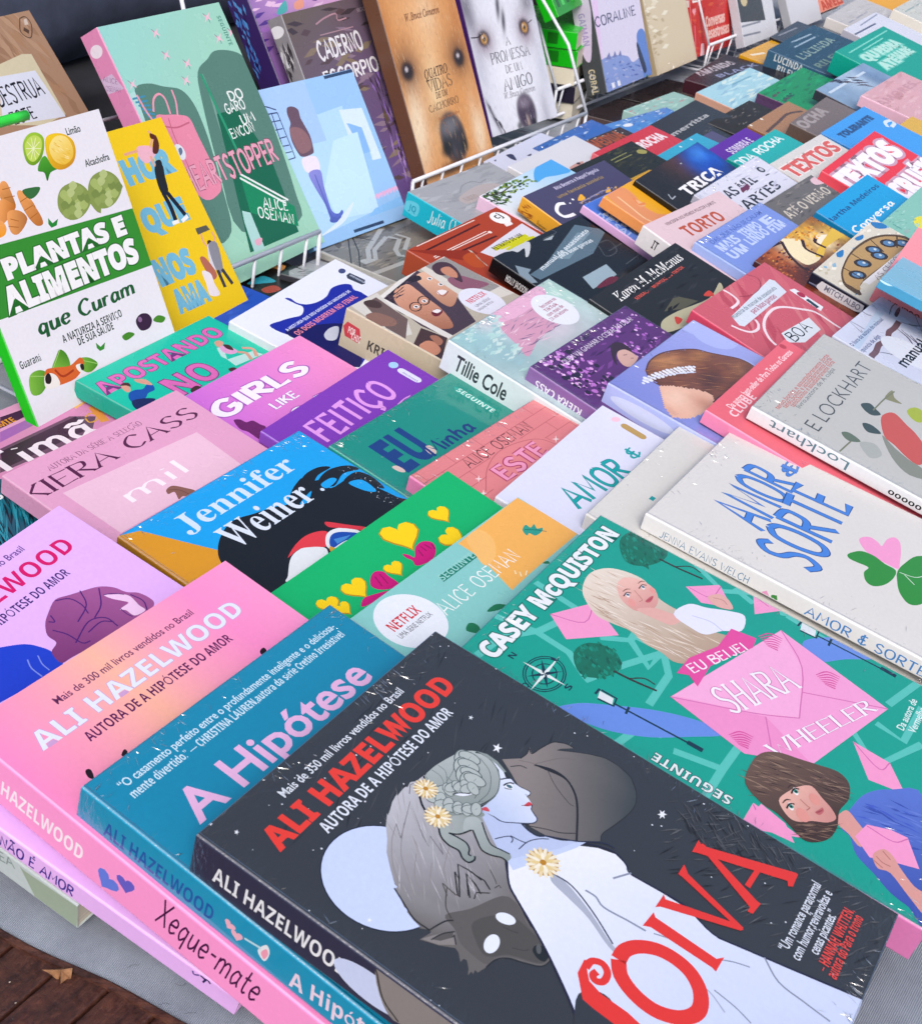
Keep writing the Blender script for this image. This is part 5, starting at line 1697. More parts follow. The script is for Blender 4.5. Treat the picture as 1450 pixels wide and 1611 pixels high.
make_book('white book with ragged navy blue silhouette shape, behind the magenta pink one', (-0.64, 80.8, 0.21), (62.58, 10.91, -3.01), (14.13, 21.14, 1.58), 'e4e8f6', 'e6e8f2', group='paperback novels shingled across the table', fop=[
 ('Q','26319e',[187,1868,305,1852,389,1830,500,1794,599,1852,594,1918,591,2025,625,1996,614,1922,657,1856,756,1820,878,1821,1010,1866,1128,1844,1180,1791,1137,1728,1146,1635,1024,1421,256,1065,314,1478,193,1704]),
 ('Q','161d5c',[204,1733,421,1661,646,1504,637,1349,256,1065,217,1408]),
 ('Q','c6cad8',[411,1510,521,1533,587,1495,436,1408,371,1446]),
 ('T','b','dfe4fb','A HISTÓRIA QUE DEU ORIGEM AO UNIVERSO DE',[233,1727,1095,1727],30),
 ('T','b','e78ea0','OS DOIS MORREM NO FINAL',[250,1638,1068,1638],50),
 ('E','46507c',[1299,1964,42,30,20]),
 ('P','3c4456',[1270,1899,1327,1905,1337,1755,1286,1720,1253,1730,1238,1865]),
 ('T','b','c9d0e4','intrínseca',[1286,1880,1286,1734],30),
])

make_book('off-white book with blue hand-lettered title and a pink and green clover', (28.73, 54.8, 2.42), (59.67, 8.7, 0.34), (13.9, 20.95, 1.22), 'e0ddd9', 'f4f5f5', mat='f', group='paperback novels shingled across the table', fop=[
 ('E','eec3d2',[1433,1950,38,26,-20]),
 ('L','a9c9b0',62,[1416,1868,1416,1720]),
 ('E','a9c9b0',[1416,1868,31,31,0]),
 ('E','a9c9b0',[1416,1720,31,31,0]),
 ('T','H','4f86d8','AMOR',[416,1482,1081,1501],340,{'w': 0.12,'o': 0.04,'oc': '2a4a86'}),
 ('T','H','4f86d8','SORTE',[255,1083,1144,1151],366,{'w': 0.12,'o': 0.04,'oc': '2a4a86'}),
 ('T','h','4f86d8','&',[1129,1572,1316,1572],88,{'w': 0.12,'o': 0.04,'oc': '2a4a86'}),
 ('Q','f3a3cf',[814,989,873,980,908,942,895,888,875,857,973,854,1034,824,1010,780,909,742,800,716,726,703,716,757,720,840,739,919]),
 ('Q','3a8f3c',[607,995,655,982,719,938,733,860,708,787,697,711,603,698,498,721,431,770,442,821,518,858,588,853,581,924,580,972]),
 ('Q','3a8f3c',[699,700,811,690,954,651,1007,552,850,476,735,523,600,469,478,496,435,553,500,627,609,676]),
 ('M','cfe6cf',6,[696,687,722,599,786,554]),
 ('M','cfe6cf',6,[697,655,647,577]),
], sop=[
 ('T','h','4f86ac','JENNA EVANS WELCH',[124,17,716,17],50,{'w': 0.1}),
 ('P','f3a3cf',[835,8,834,4,829,-1,819,-2,812,5,812,14,819,24,829,32,834,38,835,41,836,38,841,32,850,24,858,14,858,5,850,-2,841,-1,836,4]),
 ('P','3a8f3c',[889,17,887,14,881,11,872,13,868,21,871,29,880,35,891,39,898,43,899,45,899,42,902,35,907,25,911,15,908,6,899,3,892,7,889,13]),
 ('T','H','4f8fd0','AMOR & SORTE',[1081,17,1808,17],62,{'w': 0.13}),
])

make_book('blank-looking off-white book squeezed between two similar ones, only its upper strip showing', (25.6, 55.24, 0.91), (59.8, 10.62, -1.8), (14.39, 21.47, 1.26), 'dad8d3', 'e6e4de', mat='f', group='paperback novels shingled across the table', fop=[
 ('E','eec3d2',[1380,2000,38,26,-20]),
 ('L','8f8fb8',62,[1389,1927,1397,1825]),
 ('E','8f8fb8',[1389,1927,31,31,0]),
 ('E','8f8fb8',[1397,1825,31,31,0]),
 ('L','2a9a9c',30,[443,1917,486,1916]),
])

make_book('bluish white book with teal hand-lettered capitals and a gold pill mark', (19.88, 56.83, 0.43), (60.17, 11.76, -2.0), (14.27, 21.26, 1.31), 'dcdef2', 'e6e8f4', group='paperback novels shingled across the table', fop=[
 ('E','eec3d2',[1356,1980,38,26,-20]),
 ('L','b89a62',62,[1337,1895,1331,1757]),
 ('E','b89a62',[1337,1895,31,31,0]),
 ('E','b89a62',[1331,1757,31,31,0]),
 ('T','H','2aa1a4','AMOR',[317,1687,913,1615],187,{'w': 0.13,'o': 0.04,'oc': '1a6a70'}),
 ('T','h','2aa1a4','&',[1057,1672,1159,1672],90,{'w': 0.14}),
])

make_book('salmon brick-wall book with black hand lettering and pink outlined title', (13.67, 57.33, 0.2), (56.01, 11.64, 0.01), (14.37, 21.32, 1.49), 'e1898b', 'f08cbc', mat='f', group='paperback novels shingled across the table', fop=[
 ('L','bd666a',5,[0,2132,1436,2132]),
 ('L','bd666a',5,[60,2132,60,2027]),
 ('L','bd666a',5,[360,2132,360,2027]),
 ('L','bd666a',5,[660,2132,660,2027]),
 ('L','bd666a',5,[960,2132,960,2027]),
 ('L','bd666a',5,[1260,2132,1260,2027]),
 ('L','bd666a',5,[0,2027,1436,2027]),
 ('L','bd666a',5,[210,2027,210,1922]),
 ('L','bd666a',5,[509,2027,509,1922]),
 ('L','bd666a',5,[810,2027,810,1922]),
 ('L','bd666a',5,[1110,2027,1110,1922]),
 ('L','bd666a',5,[1410,2027,1410,1922]),
 ('L','bd666a',5,[0,1922,1436,1922]),
 ('L','bd666a',5,[60,1922,60,1817]),
 ('L','bd666a',5,[360,1922,360,1817]),
 ('L','bd666a',5,[660,1922,660,1817]),
 ('L','bd666a',5,[960,1922,960,1817]),
 ('L','bd666a',5,[1260,1922,1260,1817]),
 ('L','bd666a',5,[0,1817,1436,1817]),
 ('L','bd666a',5,[210,1817,210,1712]),
 ('L','bd666a',5,[509,1817,509,1712]),
 ('L','bd666a',5,[810,1817,810,1712]),
 ('L','bd666a',5,[1110,1817,1110,1712]),
 ('L','bd666a',5,[1410,1817,1410,1712]),
 ('L','bd666a',5,[0,1712,1436,1712]),
 ('L','bd666a',5,[60,1712,60,1607]),
 ('L','bd666a',5,[360,1712,360,1607]),
 ('L','bd666a',5,[660,1712,660,1607]),
 ('L','bd666a',5,[960,1712,960,1607]),
 ('L','bd666a',5,[1260,1712,1260,1607]),
 ('L','bd666a',5,[0,1607,1436,1607]),
 ('L','bd666a',5,[210,1607,210,1502]),
 ('L','bd666a',5,[509,1607,509,1502]),
 ('L','bd666a',5,[810,1607,810,1502]),
 ('L','bd666a',5,[1110,1607,1110,1502]),
 ('L','bd666a',5,[1410,1607,1410,1502]),
 ('L','bd666a',5,[0,1502,1436,1502]),
 ('L','bd666a',5,[60,1502,60,1397]),
 ('L','bd666a',5,[360,1502,360,1397]),
 ('L','bd666a',5,[660,1502,660,1397]),
 ('L','bd666a',5,[960,1502,960,1397]),
 ('L','bd666a',5,[1260,1502,1260,1397]),
 ('L','bd666a',5,[0,1397,1436,1397]),
 ('L','bd666a',5,[210,1397,210,1292]),
 ('L','bd666a',5,[509,1397,509,1292]),
 ('L','bd666a',5,[810,1397,810,1292]),
 ('L','bd666a',5,[1110,1397,1110,1292]),
 ('L','bd666a',5,[1410,1397,1410,1292]),
 ('L','bd666a',5,[0,1292,1436,1292]),
 ('L','bd666a',5,[60,1292,60,1187]),
 ('L','bd666a',5,[360,1292,360,1187]),
 ('L','bd666a',5,[660,1292,660,1187]),
 ('L','bd666a',5,[960,1292,960,1187]),
 ('L','bd666a',5,[1260,1292,1260,1187]),
 ('L','bd666a',5,[0,1187,1436,1187]),
 ('L','bd666a',5,[210,1187,210,1082]),
 ('L','bd666a',5,[509,1187,509,1082]),
 ('L','bd666a',5,[810,1187,810,1082]),
 ('L','bd666a',5,[1110,1187,1110,1082]),
 ('L','bd666a',5,[1410,1187,1410,1082]),
 ('P','e1898b',[369,1792,602,1924,867,1953,1085,1860,1145,1656,936,1617,319,1638]),
 ('M','bd666a',6,[290,1733,478,1862,687,1925,887,1906,1051,1837,1110,1714]),
 ('T','h','2a1a1c','ALICE OSEMAN',[394,1934,1126,1934],90,{'w': 0.08}),
 ('T','H','f0a0c0','ESTE',[499,1713,995,1713],130,{'w': 0.2,'o': 0.12,'oc': 'a8305c'}),
 ('P','f6dfe0',[371,1820,348,1829,318,1812,340,1835,329,1852,352,1844,382,1860,360,1838]),
 ('P','f6dfe0',[278,1713,255,1721,226,1705,247,1727,236,1744,259,1736,289,1752,267,1730]),
 ('P','f6dfe0',[1177,1746,1151,1755,1116,1738,1142,1762,1130,1780,1156,1771,1191,1788,1165,1765]),
])

make_book('teal shrink-wrapped book with navy block letters and a torn-paper edge', (9.18, 60.83, 0.18), (59.75, 13.4, 1.46), (14.82, 21.63, 1.07), '1f8f80', '2aa090', mat='f', group='paperback novels shingled across the table', fop=[
 ('T','b','21407f','EU',[213,1682,571,1682],293,{'w': 0.03}),
 ('Q','dcc5bd',[169,1772,210,1763,219,1710,201,1688,172,1716]),
 ('Q','dcc5bd',[535,1764,584,1747,568,1686,520,1673,507,1714]),
 ('T','H','1e3a78','Minha',[516,1658,1028,1658],120,{'w': 0.17}),
 ('P','2aa595',[1324,2044,1343,2031,1364,1703,1315,1683,1283,2002]),
 ('T','b','d5efe9','SEGUINTE',[1296,2010,1296,1692],50),
])

make_book('purple book with tall pink outlined capitals and a pale pill mark', (4.44, 63.41, -0.05), (60.27, 12.77, -2.77), (14.45, 21.47, 0.96), '7f42b2', '9a5fd0', mat='g', group='paperback novels shingled across the table', fop=[
 ('T','h','df9fe6','FEITIÇO',[263,1781,1070,1781],210,{'w': 0.17}),
 ('T','h','df9fe6','DAS',[460,1662,1130,1662],54,{'w': 0.17}),
 ('E','a9cfee',[1322,2005,42,34,0]),
 ('L','dfe0f4',66,[1312,1921,1316,1786]),
 ('E','dfe0f4',[1312,1921,33,33,0]),
 ('E','dfe0f4',[1316,1786,33,33,0]),
 ('T','n','6a50a0','intrínseca',[1295,1907,1295,1771],26),
])

make_book('thick beige book with framed cartoon portraits of laughing women and a small red tag', (7.71, 80.23, -0.09), (61.54, 11.66, 0.78), (14.25, 21.12, 3.64), 'bfb6a6', 'cfc2ac', mat='g', group='paperback novels shingled across the table', fop=[
 ('P','4b3a44',[378,2021,1002,2127,1038,1835,728,1370,562,1372,320,1376,285,1607]),
 ('S','e6b89c','b98468',[1031,2004,760,1661],[876,2045,1020,2073,1097,1981,1071,1813,955,1687,770,1615,728,1683,783,1845]),
 ('S','dca488','a86e54',[636,1984,348,1525],[512,2028,632,2066,743,2033,731,1940,691,1807,653,1657,555,1492,469,1438,363,1514,354,1672,375,1810,399,1910]),
 ('Q','2e2026',[408,2021,708,2096,931,2070,902,2008,726,2043,557,2037,384,1920,319,1773,314,1853]),
 ('F',['3a2a30','5a4650'],30,120,12,4,[408,2021,771,2094,931,2070,696,2023,399,1910],3),
 ('M','241a1e',10,[534,1766,491,1749,451,1750,426,1767,426,1794,453,1822,495,1840,536,1839,561,1822,561,1794,534,1766]),
 ('M','241a1e',10,[674,1779,631,1762,590,1763,564,1780,565,1807,592,1836,635,1853,677,1853,702,1836,702,1808,674,1779]),
 ('E','f4f0f0',[498,1791,30,20,0]),
 ('E','2a1a1a',[498,1791,13,13,0]),
 ('E','f4f0f0',[632,1801,30,20,0]),
 ('E','2a1a1a',[632,1801,13,13,0]),
 ('E','f4f0f0',[984,1974,30,20,0]),
 ('E','2a1a1a',[984,1974,13,13,0]),
 ('E','f4f0f0',[988,1868,30,20,0]),
 ('E','2a1a1a',[988,1868,13,13,0]),
 ('Q','6d2026',[534,1669,615,1675,633,1623,535,1603,501,1627]),
 ('Q','f2ecec',[552,1672,613,1669,626,1636,565,1632]),
 ('Q','f2ecec',[859,1825,918,1813,934,1774,855,1763,829,1793]),
 ('M','8a2f36',7,[856,1827,834,1750,946,1767]),
 ('P','e7e3de',[332,2053,1049,2158,1046,2119,362,2021]),
 ('P','e7e3de',[378,2021,378,1371,306,1367,320,2034]),
 ('P','dcd6cc',[1058,2153,1474,2131,1434,1403,940,1497]),
 ('P','9a9590',[1133,2125,1439,2097,1413,1542,1081,1561]),
 ('Q','8d5a6a',[1101,1875,1251,1859,1323,1728,1360,1619,1159,1651,1058,1740]),
 ('Q','4a3038',[1176,2075,1294,2084,1364,2017,1317,1899,1187,1776,1169,1830,1183,1904,1115,1949,1113,2013]),
 ('Q','c98c70',[1212,2010,1305,1991,1283,1900,1210,1844,1167,1894,1164,1958]),
 ('P','d8d4cc',[55,2109,403,2102,369,2016,250,1707,116,1578,-53,1627]),
 ('P','6e5a55',[171,2067,338,2068,278,1726,19,1575,21,1757]),
 ('Q','8d6a5c',[50,1961,151,1928,188,1789,107,1734,-10,1817,-2,1904]),
 ('Q','4a3630',[199,2086,282,2060,292,1984,221,1956,159,2037]),
 ('P','4a3430',[-16,1491,257,1589,313,1381,-13,1236,-32,1322]),
 ('Q','c98c70',[0,1442,124,1462,169,1411,119,1319,9,1309]),
 ('Q','a9735c',[207,1476,265,1452,242,1377,158,1364]),
 ('E','e8e8f4',[1057,1504,200,200,0]),
 ('T','b','d23a50','NETFLIX',[938,1541,1196,1541],55),
 ('T','n','5a5060','UMA SÉRIE',[932,1480,1156,1480],30),
 ('T','n','5a5060','ORIGINAL NETFLIX',[896,1437,1136,1437],26),
], sop=[
 ('P','c94a55',[6,210,35,264,151,256,179,182,160,133,38,137]),
 ('T','b','f4e4e4','POP',[56,175,119,175],55),
 ('T','b','f4e4e4','CHIC',[96,139,179,139],55),
 ('T','b','4a4440','KRISTIN',[248,124,616,124],80),
])

make_book('pale aqua and pink watercolour book with a round white sticker, name on its white spine', (16.18, 73.9, 0.19), (60.64, 15.14, 0.42), (15.24, 22.1, 2.51), 'c3d6d4', 'e6f0f4', mat='f', group='paperback novels shingled across the table', fop=[
 ('A','bcd2d2',44,60,[0,0,1523,2210],[['dcb6cc',934,2060,350,400,0,80,1],['9cc8cc',176,2177,300,350,0,90,1],['e4c2d4',764,2267,200,150,0,80,1],['b4d8cc',1394,2056,250,200,0,90,1],['7fa8b4',267,1802,200,200,0,50,1],['e8dce4',447,2231,120,160,0,60,1]],[14,0.6,0.6,0],5,None),
 ('Q','e8b6d0',[721,2260,1012,2253,1323,2205,1305,2110,1020,2008,740,2047,582,2114]),
 ('Q','d6a0b8',[530,2081,767,2064,1123,2047,1078,1835,663,1800,376,1731,425,1858]),
 ('F',['9a7f9c','e9c9da','7d6a88','c8a2b8'],60,160,10,0,[514,2091,1123,2047,1107,1749,610,1769,320,1736],4),
 ('F',['b9dcd8','cfe4e0','a4c6cc'],60,120,40,-2,[61,2220,683,2217,425,1858,202,1628,142,1979],5),
 ('F',['bfe0d4','d9ece4'],30,100,30,-73,[1471,2206,1522,1979,1164,1781,1252,1933],6),
 ('D','f6f4f8',60,3,10,[0,0,1524,2210],8),
 ('E','eceef6',[1156,1937,200,200,0]),
 ('T','b','a8506a','fenômeno no',[1065,2007,1302,2007],34),
 ('T','b','a8506a','TikTok',[1053,1958,1249,1958],34),
 ('T','b','a8506a','com mais de',[1015,1913,1266,1913],34),
 ('T','b','a8506a','230 mil leitores',[983,1867,1254,1867],34),
], sop=[
 ('T','n','3a3d44','Tillie Cole',[109,63,562,63],133,{'w': 0.02}),
])

make_book('dark purple book of glittering bokeh dots with a small face and white lettering', (21.2, 71.14, 0.98), (58.08, 15.13, -0.22), (14.25, 21.3, 1.35), '5c3070', '8f6aa8', mat='f', group='paperback novels shingled across the table', fop=[
 ('F',['3a1c4c','7a4490','4a2560'],60,140,30,1,[318,2295,1437,2131,1421,1684,500,1624,88,1793],3),
 ('D','c07ad0',70,8,24,[114,1624,500,2170],10),
 ('D','e0a6e4',45,6,20,[114,1624,500,2170],11),
 ('D','f4d6f6',22,8,22,[114,1624,500,2170],12),
 ('D','2a1236',40,10,30,[114,1624,500,2170],13),
 ('D','b06ac4',40,7,20,[877,1660,1393,2098],30),
 ('D','e0b6ea',22,7,20,[877,1660,1393,2098],31),
 ('Q','3a2430',[819,1911,912,1897,937,1819,890,1759,845,1823,739,1819,633,1745,686,1817]),
 ('Q','d9b0a4',[802,1833,879,1809,889,1724,858,1690,720,1672,679,1716,723,1793]),
 ('M','3a2430',6,[795,1783,829,1769]),
 ('M','3a2430',6,[816,1727,836,1714]),
 ('T','n','e6dcee','QUEM VAI GANHAR O CORAÇÃO DELA?',[271,1986,1313,1986],50),
], sop=[
 ('T','b','f4ecf8','KIERA CASS',[483,74,85,74],57),
])

make_book('periwinkle book showing auburn hair with a pearl tiara, on a thick pale blue spine', (27.11, 69.46, 1.65), (59.21, 12.04, 0.45), (14.31, 21.41, 1.87), '8e96dc', 'b6c0f2', mat='f', group='paperback novels shingled across the table', fop=[
 ('G','8088d2','a9b0ea',[-40,2100,1398,1567],[0,0,1431,0,1431,2141,0,2141]),
 ('E','b4bdf2',[1373,2090,160,160,0]),
 ('E','b4bdf2',[1373,1924,190,190,0]),
 ('E','b4bdf2',[1143,1560,120,120,0]),
 ('A','7c4a32',56,56,[315,1442,1233,2080],[['c98f5e',663,1994,160,80,-20,80,1],['b07848',980,1870,150,60,0,70,1],['4a2a1e',722,1665,160,80,10,80,1],['a06a42',1088,1578,120,70,10,70,1],['4a2a1e',342,1937,80,60,0,60,1]],[45,0.9,5.5,-35],4,[399,2039,540,2081,707,2080,864,2030,1025,1935,1088,1835,1147,1755,1227,1640,1233,1536,1168,1444,874,1443,737,1485,586,1520,426,1527,511,1649,421,1770,316,1883,339,1977]),
 ('M','5c3424',12,[399,2039,540,2081,707,2080,864,2030,1025,1935,1088,1835,1147,1755,1227,1640,1233,1536,1168,1444,874,1443,737,1485,586,1520,426,1527,511,1649,421,1770,316,1883,339,1977,399,2039]),
 ('A','ecbca4',26,26,[17,1495,550,1875],[['f6d2bc',282,1723,120,90,0,80,1],['c98c74',393,1532,90,120,0,80,1],['d49a84',71,1699,60,100,0,60,1]],[5,2,2,0],2,[300,1875,383,1834,455,1745,533,1659,550,1565,444,1495,287,1503,116,1542,18,1633,84,1725,198,1803]),
 ('F',['a9744c','5c3424','c89060','6d4230'],60,160,5,-37,[413,2037,691,2072,1018,1932,1206,1674,1167,1465,719,1498,536,1538,558,1671,380,1874,339,1977],4),
 ('E','eef0fa',[231,1973,13,13,0]),
 ('E','eef0fa',[274,1964,16,16,0]),
 ('E','eef0fa',[317,1956,19,19,0]),
 ('E','eef0fa',[360,1947,13,13,0]),
 ('E','eef0fa',[401,1936,16,16,0]),
 ('E','eef0fa',[439,1924,19,19,0]),
 ('E','eef0fa',[477,1912,13,13,0]),
 ('E','eef0fa',[513,1898,16,16,0]),
 ('E','eef0fa',[548,1885,19,19,0]),
 ('E','eef0fa',[584,1871,13,13,0]),
 ('E','eef0fa',[616,1855,16,16,0]),
 ('E','eef0fa',[646,1838,19,19,0]),
 ('E','eef0fa',[675,1821,13,13,0]),
 ('E','eef0fa',[705,1804,16,16,0]),
 ('E','eef0fa',[267,1984,16,16,0]),
 ('E','eef0fa',[310,1975,19,19,0]),
 ('E','eef0fa',[354,1966,13,13,0]),
 ('E','eef0fa',[398,1958,16,16,0]),
 ('E','eef0fa',[439,1947,19,19,0]),
 ('E','eef0fa',[477,1935,13,13,0]),
 ('E','eef0fa',[515,1923,16,16,0]),
 ('E','eef0fa',[551,1909,19,19,0]),
 ('E','eef0fa',[587,1895,13,13,0]),
 ('E','eef0fa',[622,1881,16,16,0]),
 ('E','eef0fa',[655,1866,19,19,0]),
 ('E','eef0fa',[685,1849,13,13,0]),
 ('E','eef0fa',[715,1831,16,16,0]),
 ('E','eef0fa',[744,1814,19,19,0]),
 ('E','eef0fa',[304,1995,19,19,0]),
 ('E','eef0fa',[348,1986,13,13,0]),
 ('E','eef0fa',[391,1977,16,16,0]),
 ('E','eef0fa',[435,1968,19,19,0]),
 ('E','eef0fa',[477,1958,13,13,0]),
 ('E','eef0fa',[515,1946,16,16,0]),
 ('E','eef0fa',[554,1934,19,19,0]),
 ('E','eef0fa',[589,1920,13,13,0]),
 ('E','eef0fa',[625,1906,16,16,0]),
 ('E','eef0fa',[661,1892,19,19,0]),
 ('E','eef0fa',[694,1876,13,13,0]),
 ('E','eef0fa',[724,1859,16,16,0]),
 ('E','eef0fa',[754,1842,19,19,0]),
 ('E','eef0fa',[784,1825,13,13,0]),
 ('M','d4d8ee',10,[275,1986,472,1920,728,1783]),
], sop=[
 ('E','d4daf6',[312,98,260,50,0]),
])

make_book('rosy red book with white cord, pinned paper notes and a handwritten note', (33.28, 83.22, 0.88), (57.02, 16.48, -0.01), (13.92, 20.83, 1.22), 'c9616e', 'dc5672', mat='g', group='paperback novels shingled across the table', fop=[
 ('F',['d27a80','b9505e','cf6a74'],26,500,90,-138,[320,2129,1386,2083,1383,1218,10,1345],3),
 ('P','d9e0ec',[265,1844,1169,1923,1197,1883,1139,1736,241,1706,209,1740]),
 ('T','b','7a8590','maestria de manual de assassinato',[260,1810,1096,1810],40),
 ('T','b','a8506a','para boas garotas',[506,1747,971,1747],50),
 ('M','f0dfe6',24,[563,2078,570,2003,546,1926,477,1903,374,1901]),
 ('M','f0dfe6',24,[139,1779,170,1695,224,1635,318,1620,397,1653,432,1702]),
 ('M','f0dfe6',26,[266,1420,297,1497,395,1595,555,1662,753,1681,882,1640,1004,1542,1106,1434,1104,1252,1107,1190]),
 ('P','eceef4',[1196,1737,1269,1718,1266,1428,1178,1414]),
 ('E','a8304c',[1237,1637,40,40,0]),
 ('L','28404c',45,[1223,1572,1204,1452]),
 ('P','dfe6ee',[476,1472,963,1433,898,1289,561,1287,407,1376]),
 ('T','h','1c2024','BOA',[481,1340,838,1340],109,{'w': 0.1}),
 ('M','7a3040',6,[1000,2092,1068,1993,952,1909,746,1898,615,1948]),
])

make_book('coral pink book with one tiny line of text, slipped under the grey watercolour book', (33.49, 66.84, 1.4), (58.94, 14.23, -0.92), (14.31, 21.42, 1.11), 'e2707e', 'f592b6', group='paperback novels shingled across the table', fop=[
 ('T','n','fbe6ea','Da autora best-seller de Para Todos os Garotos',[190,2019,1317,2019],55,{'w': 0.01}),
 ('E','b8505e',[1320,2109,30,30,0]),
 ('T','b','f8d8e0','CLUBE',[119,1957,488,1957],60),
])

make_book('light grey shrink-wrapped book with red dress and green leaf watercolour shapes', (38.28, 66.46, 2.24), (60.73, 12.76, 1.3), (15.85, 22.98, 1.03), 'c6c5c0', 'e6eaee', mat='f', group='paperback novels shingled across the table', fop=[
 ('T','n','c46a62','tenso,bonito e assustadoramente forte',[144,2147,1284,2147],42,{'w': 0.01}),
 ('T','n','c46a62','tenso,bonito e assustadoramente forte',[212,2114,1259,2114],42,{'w': 0.01}),
 ('T','n','c46a62','tenso,bonito e assustadoramente forte',[280,2081,1233,2081],42,{'w': 0.01}),
 ('T','n','6d7070','livro,autora de A culpa',[308,2043,1124,2043],40),
 ('T','n','4a4c4c','E LOCKHART',[143,1840,1450,1840],125,{'w': -0.012}),
 ('Q','c9584c',[737,1562,853,1568,939,1515,863,1397,797,1302,616,1159,413,1179,423,1273,498,1388,543,1476]),
 ('Q','8a8d80',[542,1494,465,1378,408,1251,397,1175,325,1046,217,1198,318,1354]),
 ('Q','3f4c46',[816,1741,892,1697,858,1637,814,1585,742,1631,756,1694]),
 ('Q','3f4c46',[563,1649,603,1608,590,1547,550,1506,486,1572,500,1614]),
 ('Q','66735f',[295,1722,344,1678,310,1583,240,1636,245,1684]),
 ('Q','8d8a62',[1088,1637,1260,1628,1166,1581,1132,1512,1091,1579]),
 ('Q','aab83a',[1079,1457,1194,1410,1143,1299,993,1336,998,1406]),
 ('Q','aeb2ac',[285,1585,374,1500,281,1417,164,1473]),
 ('M','7a7d62',12,[1261,1608,1070,1632,821,1646]),
 ('M','7a7d62',12,[240,1636,39,1653]),
], sop=[
 ('T','n','5c7f8c','Lockhart',[741,86,156,86],69,{'w': 0}),
 ('T','b','2c2e30','ooooo',[1275,57,1041,57],40),
])

make_book('bluish white book with drawn twigs and condensed black lettering at the right edge', (44.18, 81.03, 1.52), (58.69, 14.89, 5.14), (13.54, 20.67, 1.05), 'd8dcee', 'c9cfe0', mat='g', group='paperback novels shingled across the table', fop=[
 ('M','6d6878',14,[807,2090,790,2024,819,1978],1),
 ('M','6d6878',12,[456,2084,468,2016,465,1955,477,1929],1),
 ('M','6d6878',10,[445,2068,363,1922,417,1958],1),
 ('M','6d6878',16,[1034,1793,1110,1693,1209,1635],1),
 ('M','6d6878',20,[855,1771,797,1651,711,1579],1),
 ('M','6d6878',18,[883,1736,786,1553,883,1652],1),
 ('M','6d6878',14,[1345,1735,1081,1599],1),
 ('M','6d6878',12,[173,1734,265,1658,349,1556],1),
 ('M','6d6878',12,[1087,2094,1014,1996],1),
 ('M','6d6878',12,[1046,1895,1251,1932,1367,1935],1),
 ('M','7a5f66',50,[1026,1797,832,1782,689,1787,542,1754,405,1759,311,1765,159,1741,44,1739,-53,1720]),
 ('Q','4a4650',[1111,1865,1251,1888,1351,1887,1271,1857,1100,1837]),
 ('P','c4d4ea',[-22,1889,970,1995,1010,1933,-38,1838]),
 ('T','b','54608a','O livro da autora do manual',[10,1892,878,1892],36),
 ('T','b','54608a','sequência de algo',[-40,1803,502,1803],36),
 ('E','e8ecf6',[496,1553,220,240,0]),
 ('T','n','33363e','manual',[186,1487,891,1487],110,{'w': 0.02}),
])

make_book('black book with white brush lettering and a thin red line under it', (25.15, 84.88, -0.11), (56.76, 16.39, -4.41), (13.9, 20.77, 1.96), '2f3236', '25282c', group='paperback novels shingled across the table', fop=[
 ('T','i','f2f2f2','Karen M. McManus',[212,1898,1255,1898],101,{'w': 0.004}),
 ('T','b','d05a50','SENSAÇÃO MUNDIAL DO TIKTOK',[355,1827,1138,1827],30),
 ('P','5a5a4e',[431,1604,703,1665,829,1501,606,1527]),
 ('Q','b8b49a',[288,1542,533,1536,947,1463,1237,1523,1088,1411,604,1369,208,1441]),
 ('Q','c85048',[451,1512,481,1452,379,1442]),
 ('Q','c85048',[937,1511,1047,1521,1023,1454]),
 ('F',['3a3d42','26282c'],40,160,30,1,[9,2043,1381,2077,1316,1514,329,1593],3),
])

make_book('black glossy book with torn strips of blue-grey paper across it', (17.62, 92.25, 0.27), (56.56, 16.01, -0.63), (14.05, 21.05, 1.43), '24272b', '1b1d20', mat='g', group='paperback novels shingled across the table', fop=[
 ('P','5f7482',[382,1796,1222,2040,1456,1827,968,1662,127,1676,104,1774]),
 ('P','7b919e',[549,1794,1128,1947,1258,1881,670,1730]),
 ('T','b','dfe8ee','manual de assassinato',[271,1747,1265,1901],45),
 ('T','b','dfe8ee','para boas garotas',[603,1780,1158,1780],42),
 ('P','9fb4c0',[535,1495,939,1497,887,1347,468,1338]),
 ('Q','6b2a3a',[540,1341,776,1364,861,1317,750,1290,557,1310]),
 ('M','4e5358',10,[1175,1737,1319,1709,1236,1567,1055,1571,1136,1712]),
 ('M','4e5358',10,[1159,1608,1409,1616]),
 ('M','4e5358',10,[1128,1396,1429,1419]),
 ('M','4e5358',10,[705,2049,925,2051,913,2103]),
 ('Q','c8ccd0',[164,2108,298,2103,441,2118,532,2093,495,2045,357,1963,301,1959,405,2048,293,2041,263,2078]),
 ('P','aab4ba',[684,2037,793,2038,865,2035,774,2002]),
 ('P','8898a4',[95,1928,182,1817,107,1793,68,1666,-16,1691,-45,1770]),
], sop=[
 ('T','b','eef2f4','HOLLY JACKSON',[180,21,407,21],60),
])

